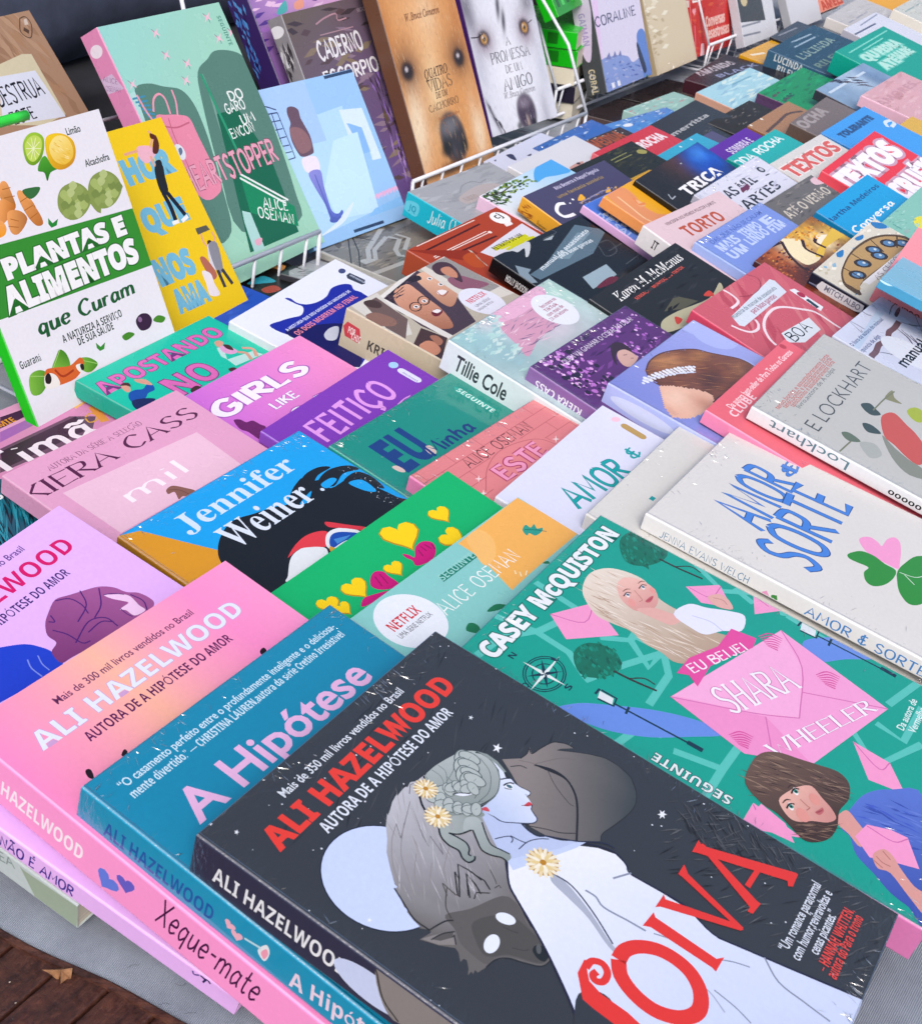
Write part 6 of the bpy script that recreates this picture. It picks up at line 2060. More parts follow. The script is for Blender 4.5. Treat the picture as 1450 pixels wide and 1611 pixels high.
make_book('rust red book with dark slits, white piping lines and a white label with yellow highlight', (10.4, 94.54, -0.06), (57.82, 12.59, -1.65), (13.89, 20.76, 2.42), 'a8452f', 'b4563f', group='paperback novels shingled across the table', fop=[
 ('L','efe0da',10,[129,2068,991,2049]),
 ('L','efe0da',10,[123,1874,923,1865]),
 ('L','efe0da',10,[116,1854,926,1837]),
 ('L','4a1a14',22,[116,1977,976,1978]),
 ('L','4a1a14',22,[297,1799,944,1760]),
 ('P','8d3322',[3,2074,533,1737,529,1676,309,1692,218,1800]),
 ('P','dcdae6',[564,1679,1358,1757,1341,1512,630,1485]),
 ('M','cfcf3a',50,[717,1632,968,1628,1217,1603]),
 ('M','cfcf3a',50,[780,1617,970,1600,1256,1539]),
 ('M','cfcf3a',45,[818,1555,996,1558,1084,1529]),
 ('T','b','4a4a1c','RETRATO DE UM',[718,1616,1178,1616],50),
 ('E','f0f0f0',[1252,1935,105,100,0]),
 ('T','b','3a2a2a','cj',[1209,1934,1302,1934],70),
 ('P','f0e8e8',[1189,1847,1289,1839,1271,1797,1171,1804]),
 ('E','f0e0da',[941,1836,20,20,0]),
 ('P','c9c4b4',[512,1737,427,1517,430,1490,499,1771]),
 ('Q','b4512c',[345,1719,494,1724,455,1623,398,1511,303,1573]),
])

make_book('grey stone-labyrinth book lying under the foot of the light blue standing book', (2.87, 103.29, -0.05), (59.95, 4.19, 0.62), (13.93, 20.87, 1.25), '7d7b77', 'b9b8b4', mat='g', group='paperback novels shingled across the table', fop=[
 ('F',['8d8a84','6a6864','9a9488','5c5a58'],70,160,40,-2,[32,2065,1034,2047,1025,1802,751,1459,347,1410,-59,1570],3),
 ('P','c9c8c4',[-27,2096,28,2069,-3,1447,-59,1421]),
 ('L','b4b3ae',60,[-3,1447,446,1403]),
 ('L','b4b6b6',50,[909,2023,388,1805,223,1670,107,1692]),
 ('L','b4b6b6',45,[788,1873,437,1763,272,1629,100,1641]),
 ('L','b4b6b6',50,[799,1865,837,1751,596,1629,510,1524,550,1490]),
 ('L','b4b6b6',45,[915,1852,936,1710,666,1570]),
 ('Q','5a5550',[258,2112,317,2063,197,2004]),
 ('Q','5a5550',[458,2106,587,2122,619,1973]),
 ('Q','5a5550',[996,2036,1052,1948,924,1969]),
 ('Q','5a5550',[76,2067,208,2075]),
 ('Q','5a5550',[565,2059,597,1910]),
 ('L','26221f',12,[468,2098,-7,1714]),
 ('L','26221f',12,[524,2092,294,1844,-17,1608]),
 ('L','26221f',12,[544,2075,607,1901]),
 ('T','b','5f5c58','correr ou morrer',[963,1874,1275,1874],35),
])

make_book('thick silver grey book with bright turquoise spine and white script name', (8.75, 109.37, -0.01), (56.15, 12.28, -0.04), (13.66, 20.49, 2.56), 'a6a8ac', '1cb8ce', mat='g', group='paperback novels shingled across the table', fop=[
 ('F',['b4b6ba','9a9ca0'],30,300,50,1,[9,2044,1338,2068,1343,1726,6,1404],2),
 ('Q','b8aeac',[384,1709,611,1765,812,1781,984,1739,1030,1671,704,1601,459,1584,359,1608]),
 ('M','8f9094',12,[487,1771,651,1862,829,1862,873,1810,1014,1829]),
 ('T','r','8a6a64','FENOMENO',[418,1627,613,1627],60),
], sop=[
 ('Q','6fcde0',[2,144,33,181,111,199,165,184,176,118,149,62,66,62,11,78]),
 ('T','b','2a9ab4','JQ',[50,95,139,95],60),
 ('T','h','f0f8fa','Julia Q',[287,75,608,126],130,{'w': 0.1,'sh': 0.2}),
])

make_book('pale sky book with leafy green branch and a pink spine', (16.5, 110.29, -0.12), (59.83, 14.04, -1.97), (13.92, 20.8, 2.13), 'cfe1ec', 'ecc9e2', group='paperback novels shingled across the table', fop=[
 ('G','9ccff0','e6eaf0',[1485,2030,47,1763],[0,0,1392,0,1392,2080,0,2080]),
 ('Q','5aa8e6',[1126,2088,1407,2094,1387,1834,1186,1846,985,1904,793,1900,936,2020]),
 ('F',['3d6a2c','24401c','6d8a3c','8aa04a','1c2f18'],120,70,30,-3,[36,2067,405,2071,804,2067,817,1915,543,1904,300,1909,191,1808,19,1885,10,1972],4),
 ('F',['2c4a22','1c2f18','40602e'],40,90,20,-67,[48,2060,250,2050,307,1960,60,1833,-30,1915],5),
 ('M','3a2c22',12,[36,2067,243,1998,509,2010]),
])

make_book('dusk purple book with orange leafy spine and a large white curl of lettering', (19.43, 106.61, -0.11), (55.07, 18.34, -2.46), (14.11, 20.96, 1.69), '4c4a68', 'f4b44c', group='paperback novels shingled across the table', fop=[
 ('T','b','c9c6e0','Rita Bezerra e Raquel Segovia',[443,2003,1193,2003],45),
 ('T','b','a08a5c','uma fantasia sombria',[348,1898,1130,1898],40),
 ('M','f2f2f6',40,[336,1820,250,1839,145,1776,138,1690,213,1664,287,1661]),
 ('Q','eab24a',[509,1782,632,1839,610,1757]),
 ('Q','eab24a',[918,1726,1037,1777,995,1713]),
 ('M','8f8cae',12,[484,1748,671,1751,847,1760,1070,1749]),
 ('F',['8f8cae','d9b06a'],30,40,12,-2,[490,1768,867,1774,1198,1737,1107,1708,788,1718,487,1700],3),
 ('E','f2f2f6',[470,1820,14,14,0]),
 ('E','f2f2f6',[390,1794,10,10,0]),
], sop=[
 ('T','c','3a2c2a','Domingues',[239,17,357,17],50),
 ('F',['c9803a','a85f2c'],22,90,16,5,[2,31,137,180,161,47,104,-52],3),
])

make_book('cornflower blue book with white block lettering and a thin pink spine', (25.61, 106.48, 0.37), (59.23, 19.78, 2.07), (13.77, 20.68, 0.83), '6f8fe0', 'e2b8e4', mat='g', group='paperback novels shingled across the table', fop=[
 ('P','4f78d6',[-7,2060,590,2055,388,1566,119,1545]),
 ('T','b','cfdcf6','ILHAS',[95,1886,160,1505],210,{'w': 0.03}),
 ('T','b','a8c0f0','DE SAL',[-45,1899,-3,1509],117),
])

make_book('amber yellow book with peach swirls, squeezed between a blue and a black one', (27.75, 107.78, 0.88), (63.97, 20.91, 4.01), (13.56, 20.5, 1.05), 'f0b040', 'e89a60', group='paperback novels shingled across the table', fop=[
 ('Q','e89a6a',[81,2045,463,2042,492,1917,385,1751,404,1607,530,1535,101,1547,-86,1589,8,1805]),
 ('Q','f0b88a',[375,1868,433,1801,404,1743,308,1780]),
 ('M','f6c89c',30,[203,1977,166,1811,129,1647,157,1569]),
 ('M','e88f5a',30,[404,1880,337,1792,462,1767]),
])

make_book('dark brown and blue book with large white condensed capitals', (31.51, 112.14, 0.73), (60.12, 20.14, -2.78), (14.41, 21.51, 1.0), '292725', '1c1b1a', mat='g', group='paperback novels shingled across the table', fop=[
 ('A','2a2827',40,60,[0,0,1441,2150],[['5a3a30',804,2096,250,300,0,70,1],['2456bc',1203,1925,340,280,20,100,1.5],['4a8ae0',1227,2038,160,100,20,80,1],['1a3a8c',1122,1768,150,120,0,80,1]],[25,0.9,0.9,0],4,None),
 ('T','b','f2f2f4','TRICA',[350,1693,1201,1693],120,{'w': 0.02}),
 ('L','aab0b8',14,[150,1833,111,1773]),
 ('L','aab0b8',14,[108,1763,200,1773]),
 ('L','aab0b8',14,[813,2044,849,2038]),
])

make_book('dark olive black book with gold oval emblem and two thin lines', (23.94, 118.48, 0.33), (55.08, 13.13, -3.11), (14.0, 20.99, 1.56), '2c2c22', '23231c', mat='g', group='paperback novels shingled across the table', fop=[
 ('F',['3c3c28','24241a','48482e'],40,180,30,1,[833,2086,1383,2099,1422,1663,696,1613],3),
 ('E','a09a5a',[1302,1894,70,45,-15]),
 ('L','8a8a58',14,[791,1970,1115,1976]),
 ('L','8a8a58',14,[796,1921,1135,1918]),
 ('L','c09a3a',30,[489,1613,1029,1605]),
])

make_book('pale pink book with rust coloured capitals and a white spine', (29.62, 98.2, 0.61), (54.1, 18.25, -0.13), (13.85, 20.86, 2.0), 'e0c6cc', 'f3eef0', mat='g', group='paperback novels shingled across the table', fop=[
 ('T','b','b8563c','TORTO',[330,1762,1012,1762],133,{'w': 0.01}),
 ('T','b','6a5050','VENCEDOR DOS PRÊMIOS PULITZER E JABUTI',[253,1974,1151,1974],35),
], sop=[
 ('T','b','3a3436','IT',[155,67,213,67],80),
])

make_book('lavender blue shrink-wrapped book with pale block words', (35.09, 97.49, 1.66), (57.56, 16.38, -0.89), (13.87, 20.65, 0.96), '7f95dc', 'a4baf0', mat='f', group='paperback novels shingled across the table', fop=[
 ('T','b','c9d6f8','MAIS',[132,1831,510,1831],95,{'w': 0.02}),
 ('T','b','c9d6f8','UM',[124,1708,447,1708],95,{'w': 0.02}),
 ('T','b','c9d6f8','TEMPO',[600,1831,972,1831],95,{'w': 0.02}),
 ('T','b','c9d6f8','LINDO',[535,1728,941,1728],95,{'w': 0.02}),
 ('T','b','c9d6f8','E',[1039,1815,1237,1815],95,{'w': 0.02}),
 ('T','b','c9d6f8','FIM',[993,1703,1273,1703],95,{'w': 0.02}),
 ('T','n','4c62b4','DAS QUE NÃO SE CALAM',[153,1951,1211,1951],50,{'w': 0.01}),
])

make_book('cream book with peacock-blue shells fan, white name plate on its navy spine', (46.24, 94.7, 0.21), (58.3, 15.66, -4.07), (14.83, 21.84, 1.37), 'd9d4c6', '2a2c3c', mat='g', group='paperback novels shingled across the table', fop=[
 ('F',['8fb4cc','e9e2d4','5a8cb0','c4bba4','f0ece0'],60,100,40,0,[48,2175,800,2200,1542,2179,1494,1751,83,1719],3),
 ('Q','5a4630',[106,1924,249,2007,445,2059,643,2091,849,2097,1088,2074,1277,2013,1424,1919,1498,1822,1470,1742,1251,1740,304,1812,91,1735,65,1841]),
 ('Q','b89868',[144,1921,267,1995,463,2047,651,2074,846,2075,1067,2051,1242,1999,1375,1914,1435,1826,1406,1759,1247,1766,357,1821,159,1777,137,1859]),
 ('E','3a3230',[600,1937,100,62,-25]),
 ('E','5f86b0',[600,1937,62,40,-25]),
 ('E','c9d8e2',[619,1934,20,14,0]),
 ('E','3a3230',[931,1961,100,62,-25]),
 ('E','5f86b0',[931,1961,62,40,-25]),
 ('E','c9d8e2',[950,1958,20,14,0]),
 ('E','3a3230',[883,1886,100,62,-25]),
 ('E','5f86b0',[883,1886,62,40,-25]),
 ('E','c9d8e2',[902,1883,20,14,0]),
 ('E','3a3230',[1186,1914,100,62,-25]),
 ('E','5f86b0',[1186,1914,62,40,-25]),
 ('E','c9d8e2',[1206,1911,20,14,0]),
 ('E','3a3230',[369,1892,100,62,-25]),
 ('E','5f86b0',[369,1892,62,40,-25]),
 ('E','c9d8e2',[387,1889,20,14,0]),
 ('E','3a3230',[1325,1824,100,62,-25]),
 ('E','5f86b0',[1325,1824,62,40,-25]),
 ('E','c9d8e2',[1345,1821,20,14,0]),
 ('M','4a3826',14,[349,2030,357,1821]),
 ('M','4a3826',14,[651,2074,645,1903]),
 ('M','4a3826',14,[1067,2051,994,1884]),
 ('M','4a3826',14,[1400,1910,1191,1826]),
 ('Q','3a7cb8',[518,2172,634,2155,538,2113,467,2136]),
 ('Q','3a7cb8',[945,2166,1079,2140,1012,2111,926,2130]),
 ('Q','3a7cb8',[1379,2182,1490,2086,1434,2035,1327,2104]),
 ('P','e9e7ea',[304,1812,1210,1779,1228,1731,1146,1713,323,1754]),
 ('T','r','4a4650','AS CINCO',[482,1731,1027,1731],50),
], sop=[
 ('P','f2f0f4',[80,41,111,110,526,114,537,44,475,25,147,13]),
 ('T','n','8a8a9a','MITCH ALBO',[159,47,506,47],55,{'w': 0.02}),
 ('L','8a8ea8',12,[13,41,90,47]),
])

make_book('autumn brown book with glowing golden trees, beside the cream shell-fan book', (40.66, 97.0, 1.32), (59.44, 15.64, -2.03), (13.73, 20.48, 0.7), '7a3a1c', '4a2616', mat='g', group='paperback novels shingled across the table', fop=[
 ('A','7a3a1c',44,60,[0,0,1372,2048],[['e8b64a',904,1921,300,250,0,95,1],['fbf0d0',526,1885,160,140,0,100,1],['f8e8c0',1024,1774,160,120,0,100,1],['e6c050',1367,1743,200,160,0,90,1],['b8642a',303,1951,150,200,0,80,1],['3a1c10',359,1637,300,120,0,80,1]],[50,1.6,1.6,0],4,None),
 ('F',['c9822a','e6b04a','8a4a1e','5a2c14'],60,70,25,-1,[23,2056,641,2031,1416,1992,1474,1629,45,1586],3),
 ('Q','f4e6c0',[614,2047,704,2017,802,1934,692,1832,713,1675,458,1692,431,1803,474,1917]),
 ('Q','fbf0d8',[1015,1855,1147,1825,1207,1764,1008,1712,915,1744]),
 ('Q','e6c050',[1332,1814,1579,1769,1482,1675,1189,1701,932,1709,763,1668,706,1727]),
 ('F',['e8a83a','f2c860','c07820'],50,60,30,-8,[687,2051,1179,1980,1049,1785,833,1891,704,2017],4),
 ('M','3a2014',35,[591,2037,442,1890,349,1714,391,1664]),
 ('M','3a2014',35,[829,1917,706,1824,740,1659]),
 ('M','3a2014',35,[990,1845,918,1815,932,1709]),
 ('M','3a2014',35,[395,2061,555,2035]),
 ('F',['a8502a','6a3018','c87844'],50,70,25,-5,[69,2050,473,2013,301,1721,35,1660],5),
])

make_book('salmon pink book whose spine carries upside-down hand lettering', (51.59, 94.57, 0.59), (63.94, 15.0, -5.49), (14.01, 21.03, 1.45), 'f09aa4', 'f0929c', mat='g', group='paperback novels shingled across the table', sop=[
 ('T','h','3a2a30','OSEMAN',[438,91,99,91],69,{'w': 0.13}),
])

make_book('small sky blue book resting on the salmon pink one', (46.91, 89.68, 4.87), (62.72, 15.3, 9.45), (11.55, 17.73, 0.85), '84c4e2', '4f9cc4', mat='g', group='paperback novels shingled across the table', sop=[
 ('E','c8ecf4',[46,87,70,30,0]),
])

make_book('sea green book with lime and orange patch at the right edge', (54.9, 109.6, 0.17), (59.55, 15.31, -1.59), (14.01, 21.02, 1.74), '8cc4b4', '7ab4a4', mat='g', group='paperback novels shingled across the table', fop=[
 ('Q','e8e04a',[512,1907,666,1871,570,1767,376,1775,383,1850]),
 ('Q','b4cc4a',[-257,1719,-7,1719,196,1674,-289,1516,-405,1587]),
 ('Q','e8b04a',[-230,1728,50,1710,224,1683,-86,1665,-344,1648]),
 ('F',['a8d4c8','78b0a4'],30,100,20,-10,[134,2151,603,2069,491,1813,44,1765],3),
 ('L','5f9c94',20,[148,2013,144,1912]),
 ('P','9cb8b0',[131,1893,219,1880,202,1839,93,1852]),
])

make_book('vivid azure book with navy name and white handwritten title', (48.58, 110.83, 0.2), (58.0, 17.5, -2.23), (13.94, 20.93, 1.17), '1ca0d8', '1a86b8', mat='g', group='paperback novels shingled across the table', fop=[
 ('T','b','17417a','Martha Medeiros',[-82,1901,1291,1901],56),
 ('T','H','f2f6f8','Conversa',[75,1652,1111,1652],82,{'w': 0.18}),
])

make_book('grey brown book with pale condensed capitals and a pale pink blossom', (42.01, 109.05, 0.13), (56.96, 17.98, -1.52), (13.97, 20.98, 1.19), '6e6a68', '5a5654', mat='g', group='paperback novels shingled across the table', fop=[
 ('T','b','cfc6b8','ATÉ O VERÃO',[299,1800,1321,1800],112),
 ('Q','e0c0c8',[1291,2057,1414,2051,1446,1984,1412,1936,1269,1966,1249,2013]),
 ('Q','d8b8c0',[1402,1915,1450,1905,1365,1882]),
 ('F',['827c78','5c5856'],30,160,30,0,[374,2096,1372,2096,1442,1756,341,1754],3),
])

make_book('crumpled-looking white book with tall black capitals and a round black emblem', (36.97, 111.28, 0.12), (58.23, 19.13, -3.15), (14.33, 21.37, 1.14), 'dcdcea', 'c8c8da', mat='f', group='paperback novels shingled across the table', fop=[
 ('T','b','2c2a30','AS MIL',[341,1880,990,1880],118),
 ('T','b','2c2a30','PARTES',[213,1678,1169,1678],117),
 ('E','33363c',[1226,1974,55,45,-20]),
 ('E','c8c8d4',[1236,1974,28,28,0]),
 ('L','33363c',14,[1172,1888,1258,1882]),
 ('Q','6a2c4a',[656,1931,804,1928,741,1863,595,1866]),
 ('F',['c4c4d8','eaeaf4'],40,160,20,-1,[853,2149,1449,2129,1457,1668,450,1775],3),
])

make_book('greyish white book with coral red tall capitals', (46.35, 124.48, 0.55), (57.37, 15.77, -1.76), (14.01, 21.01, 1.54), 'd9d6d2', 'c4c0bc', mat='g', group='paperback novels shingled across the table', fop=[
 ('T','b','d8645c','TEXTOS',[47,1793,1342,1793],180,{'w': 0.03,'o': 0.06,'oc': 'f0e8e4'}),
])

make_book('bright red book with huge white stacked capitals', (52.15, 123.55, 0.46), (57.58, 16.12, -5.97), (14.38, 21.44, 1.37), 'e04450', 'ee5464', mat='g', group='paperback novels shingled across the table', fop=[
 ('T','b','f4f0fa','TEXTOS',[-74,1728,1345,1728],261,{'w': 0.06,'o': 0.09,'oc': 'c8a0b4'}),
 ('T','b','f4f0fa','CRUÉIS',[383,1258,1509,1258],252,{'w': 0.06,'o': 0.09,'oc': 'c8a0b4'}),
])

make_book('bright blue book with a dark blue label of capitals', (54.58, 137.21, 0.99), (58.26, 14.58, -1.6), (14.1, 21.15, 1.83), '4a9ee8', '3a86cc', mat='g', group='paperback novels shingled across the table', fop=[
 ('T','b','274a78','TOLERANTE',[181,1894,1199,1894],82,{'w': 0.04,'o': 0.05,'oc': '3a78bc'}),
 ('M','dce8f8',50,[1157,1692,1255,1764,1398,1747,1380,1686,1219,1662]),
])

make_book('mustard yellow book with pale block letters at the far right edge', (62.31, 140.85, 0.56), (59.06, 11.83, -0.67), (14.03, 21.04, 1.82), 'e0b23e', 'f0cc6a', mat='g', group='paperback novels shingled across the table', fop=[
 ('T','b','f0e4c4','AMAR',[161,1742,830,1742],142,{'w': 0.04}),
])

make_book('turquoise book with white brush capitals', (42.91, 127.54, 0.67), (59.73, 14.23, -1.21), (14.02, 21.04, 1.51), '1fb0ac', '1a9894', mat='g', group='paperback novels shingled across the table', fop=[
 ('T','H','eaf6f6','TODA ROCHA',[-151,1917,1242,1917],107,{'w': 0.2}),
])

make_book('violet book with white lettering along its foot', (40.37, 130.28, 0.33), (60.38, 13.53, -0.53), (13.99, 20.98, 1.47), '6234a0', '532c88', group='paperback novels shingled across the table', fop=[
 ('T','b','e6dcf4','SOMBRA E',[483,1871,1134,1871],100),
])

make_book('tan book crossed by one dark curved line', (47.8, 144.07, 0.16), (60.58, 13.22, -0.9), (13.98, 20.96, 1.7), 'ab7c52', '946844', mat='g', group='paperback novels shingled across the table', fop=[
 ('M','5a3c26',40,[90,1873,585,1910,978,1937,1293,1855]),
 ('E','f6eee0',[410,2075,25,20,0]),
 ('E','f6eee0',[64,2076,25,20,0]),
])

make_book('grey brown book with blurred pale capitals', (52.82, 143.86, 0.72), (62.04, 13.91, -1.42), (14.04, 21.06, 1.76), '786860', '665852', mat='g', group='paperback novels shingled across the table', fop=[
 ('T','b','a89c98','ROCHA',[-157,1914,956,1914],140,{'w': 0.03}),
])

make_book('dusky sky blue book with a dark spine', (58.96, 161.54, 0.67), (54.61, 13.1, -5.72), (14.31, 21.38, 1.31), '8aa4c0', '40404c', mat='g', group='paperback novels shingled across the table', fop=[
 ('A','8aa4c0',24,30,[0,0,1431,2137],[['b4c8dc',861,1962,300,400,0,90,1],['6a84a8',1184,1861,200,300,0,80,1]],[20,0.5,0.8,0],3,None),
 ('L','c8d8e6',40,[104,1981,1185,1994]),
 ('F',['3a3c4c','5a5460'],24,200,40,-36,[389,2153,902,2026,862,1701,743,1858],4),
])

make_book('large dusty pink book with pale pink spine at the right edge', (65.92, 157.18, 1.18), (58.56, 12.5, -1.28), (16.05, 23.11, 1.44), 'dcaab0', 'f2c4d8', mat='g', group='paperback novels shingled across the table', fop=[
 ('F',['d09ca0','e4b8bc'],40,300,60,1,[-54,2281,2646,2345,392,1586,61,1670],3),
 ('Q','c48c90',[534,2035,788,2044,702,1953,475,1934]),
 ('T','b','c8949c','AMORES',[-32,1977,1383,1977],120),
])

make_book('emerald teal book with rounded pale lettering blocks and thin lines', (65.34, 176.17, 0.08), (54.99, 14.11, -5.16), (16.13, 23.11, 3.06), '1ea08e', '22b09c', mat='g', group='paperback novels shingled across the table', fop=[
 ('L','8ad8c8',22,[170,2172,1526,2208]),
 ('L','8ad8c8',22,[482,2098,1194,2119]),
 ('T','b','b8e4d8','QUE',[201,1870,780,1870],150,{'w': 0.06,'o': 0.1,'oc': '6cc4b4'}),
 ('T','b','b8e4d8','PEDRA',[667,1861,1337,1861],150,{'w': 0.06,'o': 0.1,'oc': '6cc4b4'}),
 ('T','b','b8e4d8','ATÉ',[241,1601,785,1601],150,{'w': 0.06,'o': 0.1,'oc': '6cc4b4'}),
 ('T','b','b8e4d8','MARÉ',[785,1636,1292,1636],150,{'w': 0.06,'o': 0.1,'oc': '6cc4b4'}),
])

make_book('dark slate blue book with a paler thick spine lettered in white', (58.32, 182.78, 0.17), (57.53, 10.14, -4.84), (16.22, 23.19, 2.7), '2e4c60', '476c88', mat='g', group='paperback novels shingled across the table', fop=[
 ('L','9cb4c4',30,[614,2223,1231,2178]),
 ('L','9cb4c4',30,[477,2113,1286,2085]),
 ('T','b','8ca49c','LUCINDA',[176,1815,1377,1815],140),
 ('F',['38586c','284456'],30,240,50,2,[-48,2256,1659,2324,1575,1668,191,1389],3),
 ('T','b','7a9488','RILEY',[126,1517,954,1517],120),
], sop=[
 ('T','b','e8f0f2','LUCINDA',[128,158,586,158],95),
 ('T','b','e8f0f2','RILEY',[215,33,498,33],90),
])

make_book('charcoal book behind the slate blue one, with one thin grey line', (60.25, 199.53, 0.36), (62.75, 10.26, -1.35), (14.0, 21.0, 1.81), '33343a', '222329', mat='g', group='paperback novels shingled across the table', fop=[
 ('L','8a8c92',30,[247,2036,1018,1982]),
])

make_book('golden yellow book peeping out left of the slate blue one', (53.61, 187.44, 0.08), (60.06, 9.72, -0.36), (13.99, 20.98, 1.77), 'e0aa28', 'd09a20', mat='g', group='paperback novels shingled across the table', fop=[
 ('L','f4ecd4',50,[162,1984,525,1899]),
])

make_book('light grey book with thick white spine in the far right corner', (73.27, 213.05, 0.49), (59.85, 11.08, -4.11), (16.12, 23.12, 1.68), 'c4c0be', 'ece9e6', mat='g', group='paperback novels shingled across the table', fop=[
 ('L','9a9aa2',30,[162,1968,1049,1963]),
 ('F',['d0ccca','b8b4b2'],20,300,50,-7,[-65,2288,1959,2108,1868,1625,88,1763],3),
])

make_book('bluish white book with dark lines, between the teal and the grey books', (70.79, 200.59, 0.52), (58.05, 13.9, -3.27), (14.11, 21.14, 1.83), 'd8dae6', 'c4c6d4', mat='g', group='paperback novels shingled across the table', fop=[
 ('L','5a6078',35,[-55,1917,903,1909]),
 ('L','8a90a4',25,[494,2021,1338,2059]),
])

make_book('pale cream book at the top right corner', (84.37, 216.96, 0.39), (60.58, 14.75, -0.89), (16.0, 23.0, 1.81), 'cfcec4', 'e4e2da', mat='g', group='paperback novels shingled across the table', fop=[
 ('L','8aa09a',25,[183,2139,1123,2134]),
 ('F',['dcdacc','c0c0b4'],20,300,50,0,[74,2288,1694,2277,162,1820],3),
])

make_book('leaf green book with dark worn spine', (52.43, 163.56, 0.76), (56.66, 9.06, -4.63), (14.22, 21.26, 1.34), '17925c', '5a3a5c', mat='g', group='paperback novels shingled across the table', fop=[
 ('F',['1aa468','127a4c','2a7a5a'],40,260,50,1,[-13,2092,1418,2121,1474,1645,305,1511],3),
 ('F',['5a4a50','2c5a4a'],16,160,50,-2,[-56,2070,579,2045,380,1714,-47,1760],4),
])

make_book('pale aqua book with salmon spine', (43.87, 163.51, 0.16), (53.11, 9.01, -5.02), (14.32, 21.35, 1.14), 'a8d0dc', 'd8a08c', mat='g', group='paperback novels shingled across the table', fop=[
 ('F',['c0e0e4','94bcd0','d4e6e0'],40,300,60,1,[513,2094,1378,2114,1522,1645,-20,1542],3),
 ('L','7aa8bc',30,[692,1976,1181,1973]),
])

make_book('black book with white lettering lying before the standing red one', (45.16, 175.96, 0.42), (60.46, 4.32, -4.97), (14.23, 21.25, 1.82), '2a2226', '4a2c34', mat='g', group='paperback novels shingled across the table', fop=[
 ('T','b','b8b0b8','AMANDA',[293,2000,1185,1824],140,{'w': 0.02}),
 ('T','b','8a90b0','BLACK',[449,1769,1357,1546],100),
])

make_book('black book with grey slanted lettering and faint ornaments', (36.38, 144.1, -0.05), (60.92, 11.92, -1.38), (13.92, 20.86, 1.6), '2e2c2a', '24221f', mat='g', group='paperback novels shingled across the table', fop=[
 ('T','b','b0b0b0','merritta',[20,1755,1094,1755],65,{'w': 0.02}),
 ('F',['4a4640','6a645c','38342f'],36,80,18,3,[422,1601,1106,1647,1242,1408,683,1373],3),
 ('E','d8d4cc',[1066,1629,25,25,0]),
])

make_book('dark charcoal book with faint grey swirl pattern', (44.23, 149.1, -0.02), (60.5, 9.67, -0.43), (13.97, 20.94, 1.72), '33302e', '282624', group='paperback novels shingled across the table', fop=[
 ('F',['5a5652','787470'],30,120,20,0,[365,2102,1323,2103,1171,1840,-2,1753],3),
])

make_book('red book with white capitals', (28.61, 129.21, 0.32), (58.64, 11.98, -1.18), (13.99, 20.97, 1.54), 'cc3a42', 'e0707a', mat='g', group='paperback novels shingled across the table', fop=[
 ('T','b','f4e6ea','ROCHA',[727,1813,1305,1813],130,{'w': 0.03}),
])

make_book('cyan book showing only a thin strip', (34.86, 128.62, 0.37), (60.67, 10.51, -0.74), (14.01, 21.01, 1.81), '3fa8c8', '3494b4', mat='g', group='paperback novels shingled across the table', fop=[
 ('E','d8f0f6',[815,2044,20,20,0]),
 ('E','d8f0f6',[1149,2059,20,20,0]),
])

make_book('slate violet book showing only a small patch', (36.51, 131.2, -0.1), (59.92, 12.3, -0.69), (13.89, 20.79, 1.44), '5a5878', '4c4a66', group='paperback novels shingled across the table')

make_book('dark brown book with rust orange lettering', (24.53, 131.08, -0.07), (56.47, 10.54, -0.49), (13.96, 20.91, 1.52), '3c302c', '2c2422', mat='g', group='paperback novels shingled across the table', fop=[
 ('T','b','a8542c','MEDIDA',[579,1888,1240,1888],160,{'w': 0.03}),
 ('F',['5a4a44','c8c0b8','2c2422'],24,90,20,0,[583,2105,1366,2114,1324,1968,788,1998],3),
])

make_book('sky blue glossy book with white glints at the back', (29.16, 144.58, -0.04), (50.24, 8.23, -0.24), (13.87, 20.8, 1.4), '4a8cd4', 'bfe0ea', mat='f', group='paperback novels shingled across the table', fop=[
 ('F',['2f6ab8','7ab0e0','c4dcf0'],40,120,30,1,[177,2061,1175,2086,1226,1920,372,1746],3),
 ('E','f0f4f8',[359,1934,90,40,0]),
])

make_book('pale mint book in front of the standing black-and-lilac one', (34.43, 158.28, -0.07), (56.36, 4.48, -0.0), (14.01, 20.97, 1.63), '9cc4bc', 'b0d4cc', group='paperback novels shingled across the table', fop=[
 ('F',['b4d8cc','84b0ac','d0e4dc','c09094'],50,180,40,-4,[-435,2025,954,2176,1469,1794,565,1702],3),
])

make_book('plain greyish white book at the foot of the wire rack', (19.38, 122.81, 0.29), (58.65, 12.71, -1.78), (13.89, 20.87, 1.17), 'd4d6de', 'eceef4', group='paperback novels shingled across the table', fop=[
 ('Q','c49a94',[620,1685,818,1702,920,1676,695,1610]),
 ('E','2a2a34',[819,1685,30,20,0]),
])

make_book('strong blue book behind the plain greyish white one', (22.62, 134.04, -0.06), (59.55, 8.8, -1.94), (14.04, 21.0, 1.67), '2c62b4', '2450a0', mat='f', group='paperback novels shingled across the table', fop=[
 ('F',['3f7acc','1f4a94','bcd0ec'],30,140,30,-3,[-12,2091,1118,2028,980,1860,-53,1978],3),
])

make_book('pale lilac white book with dark blots just behind the rack rail', (17.74, 128.42, -0.02), (63.04, 9.13, -0.23), (13.92, 20.88, 1.73), 'd0d4e8', 'c4c8dc', group='paperback novels shingled across the table', fop=[
 ('Q','3a3c5c',[393,2020,481,1983,371,1874,348,1929]),
 ('Q','3a3c5c',[603,1861,699,1860,646,1832]),
 ('Q','3a3c5c',[134,2031,172,2026,115,2004]),
])

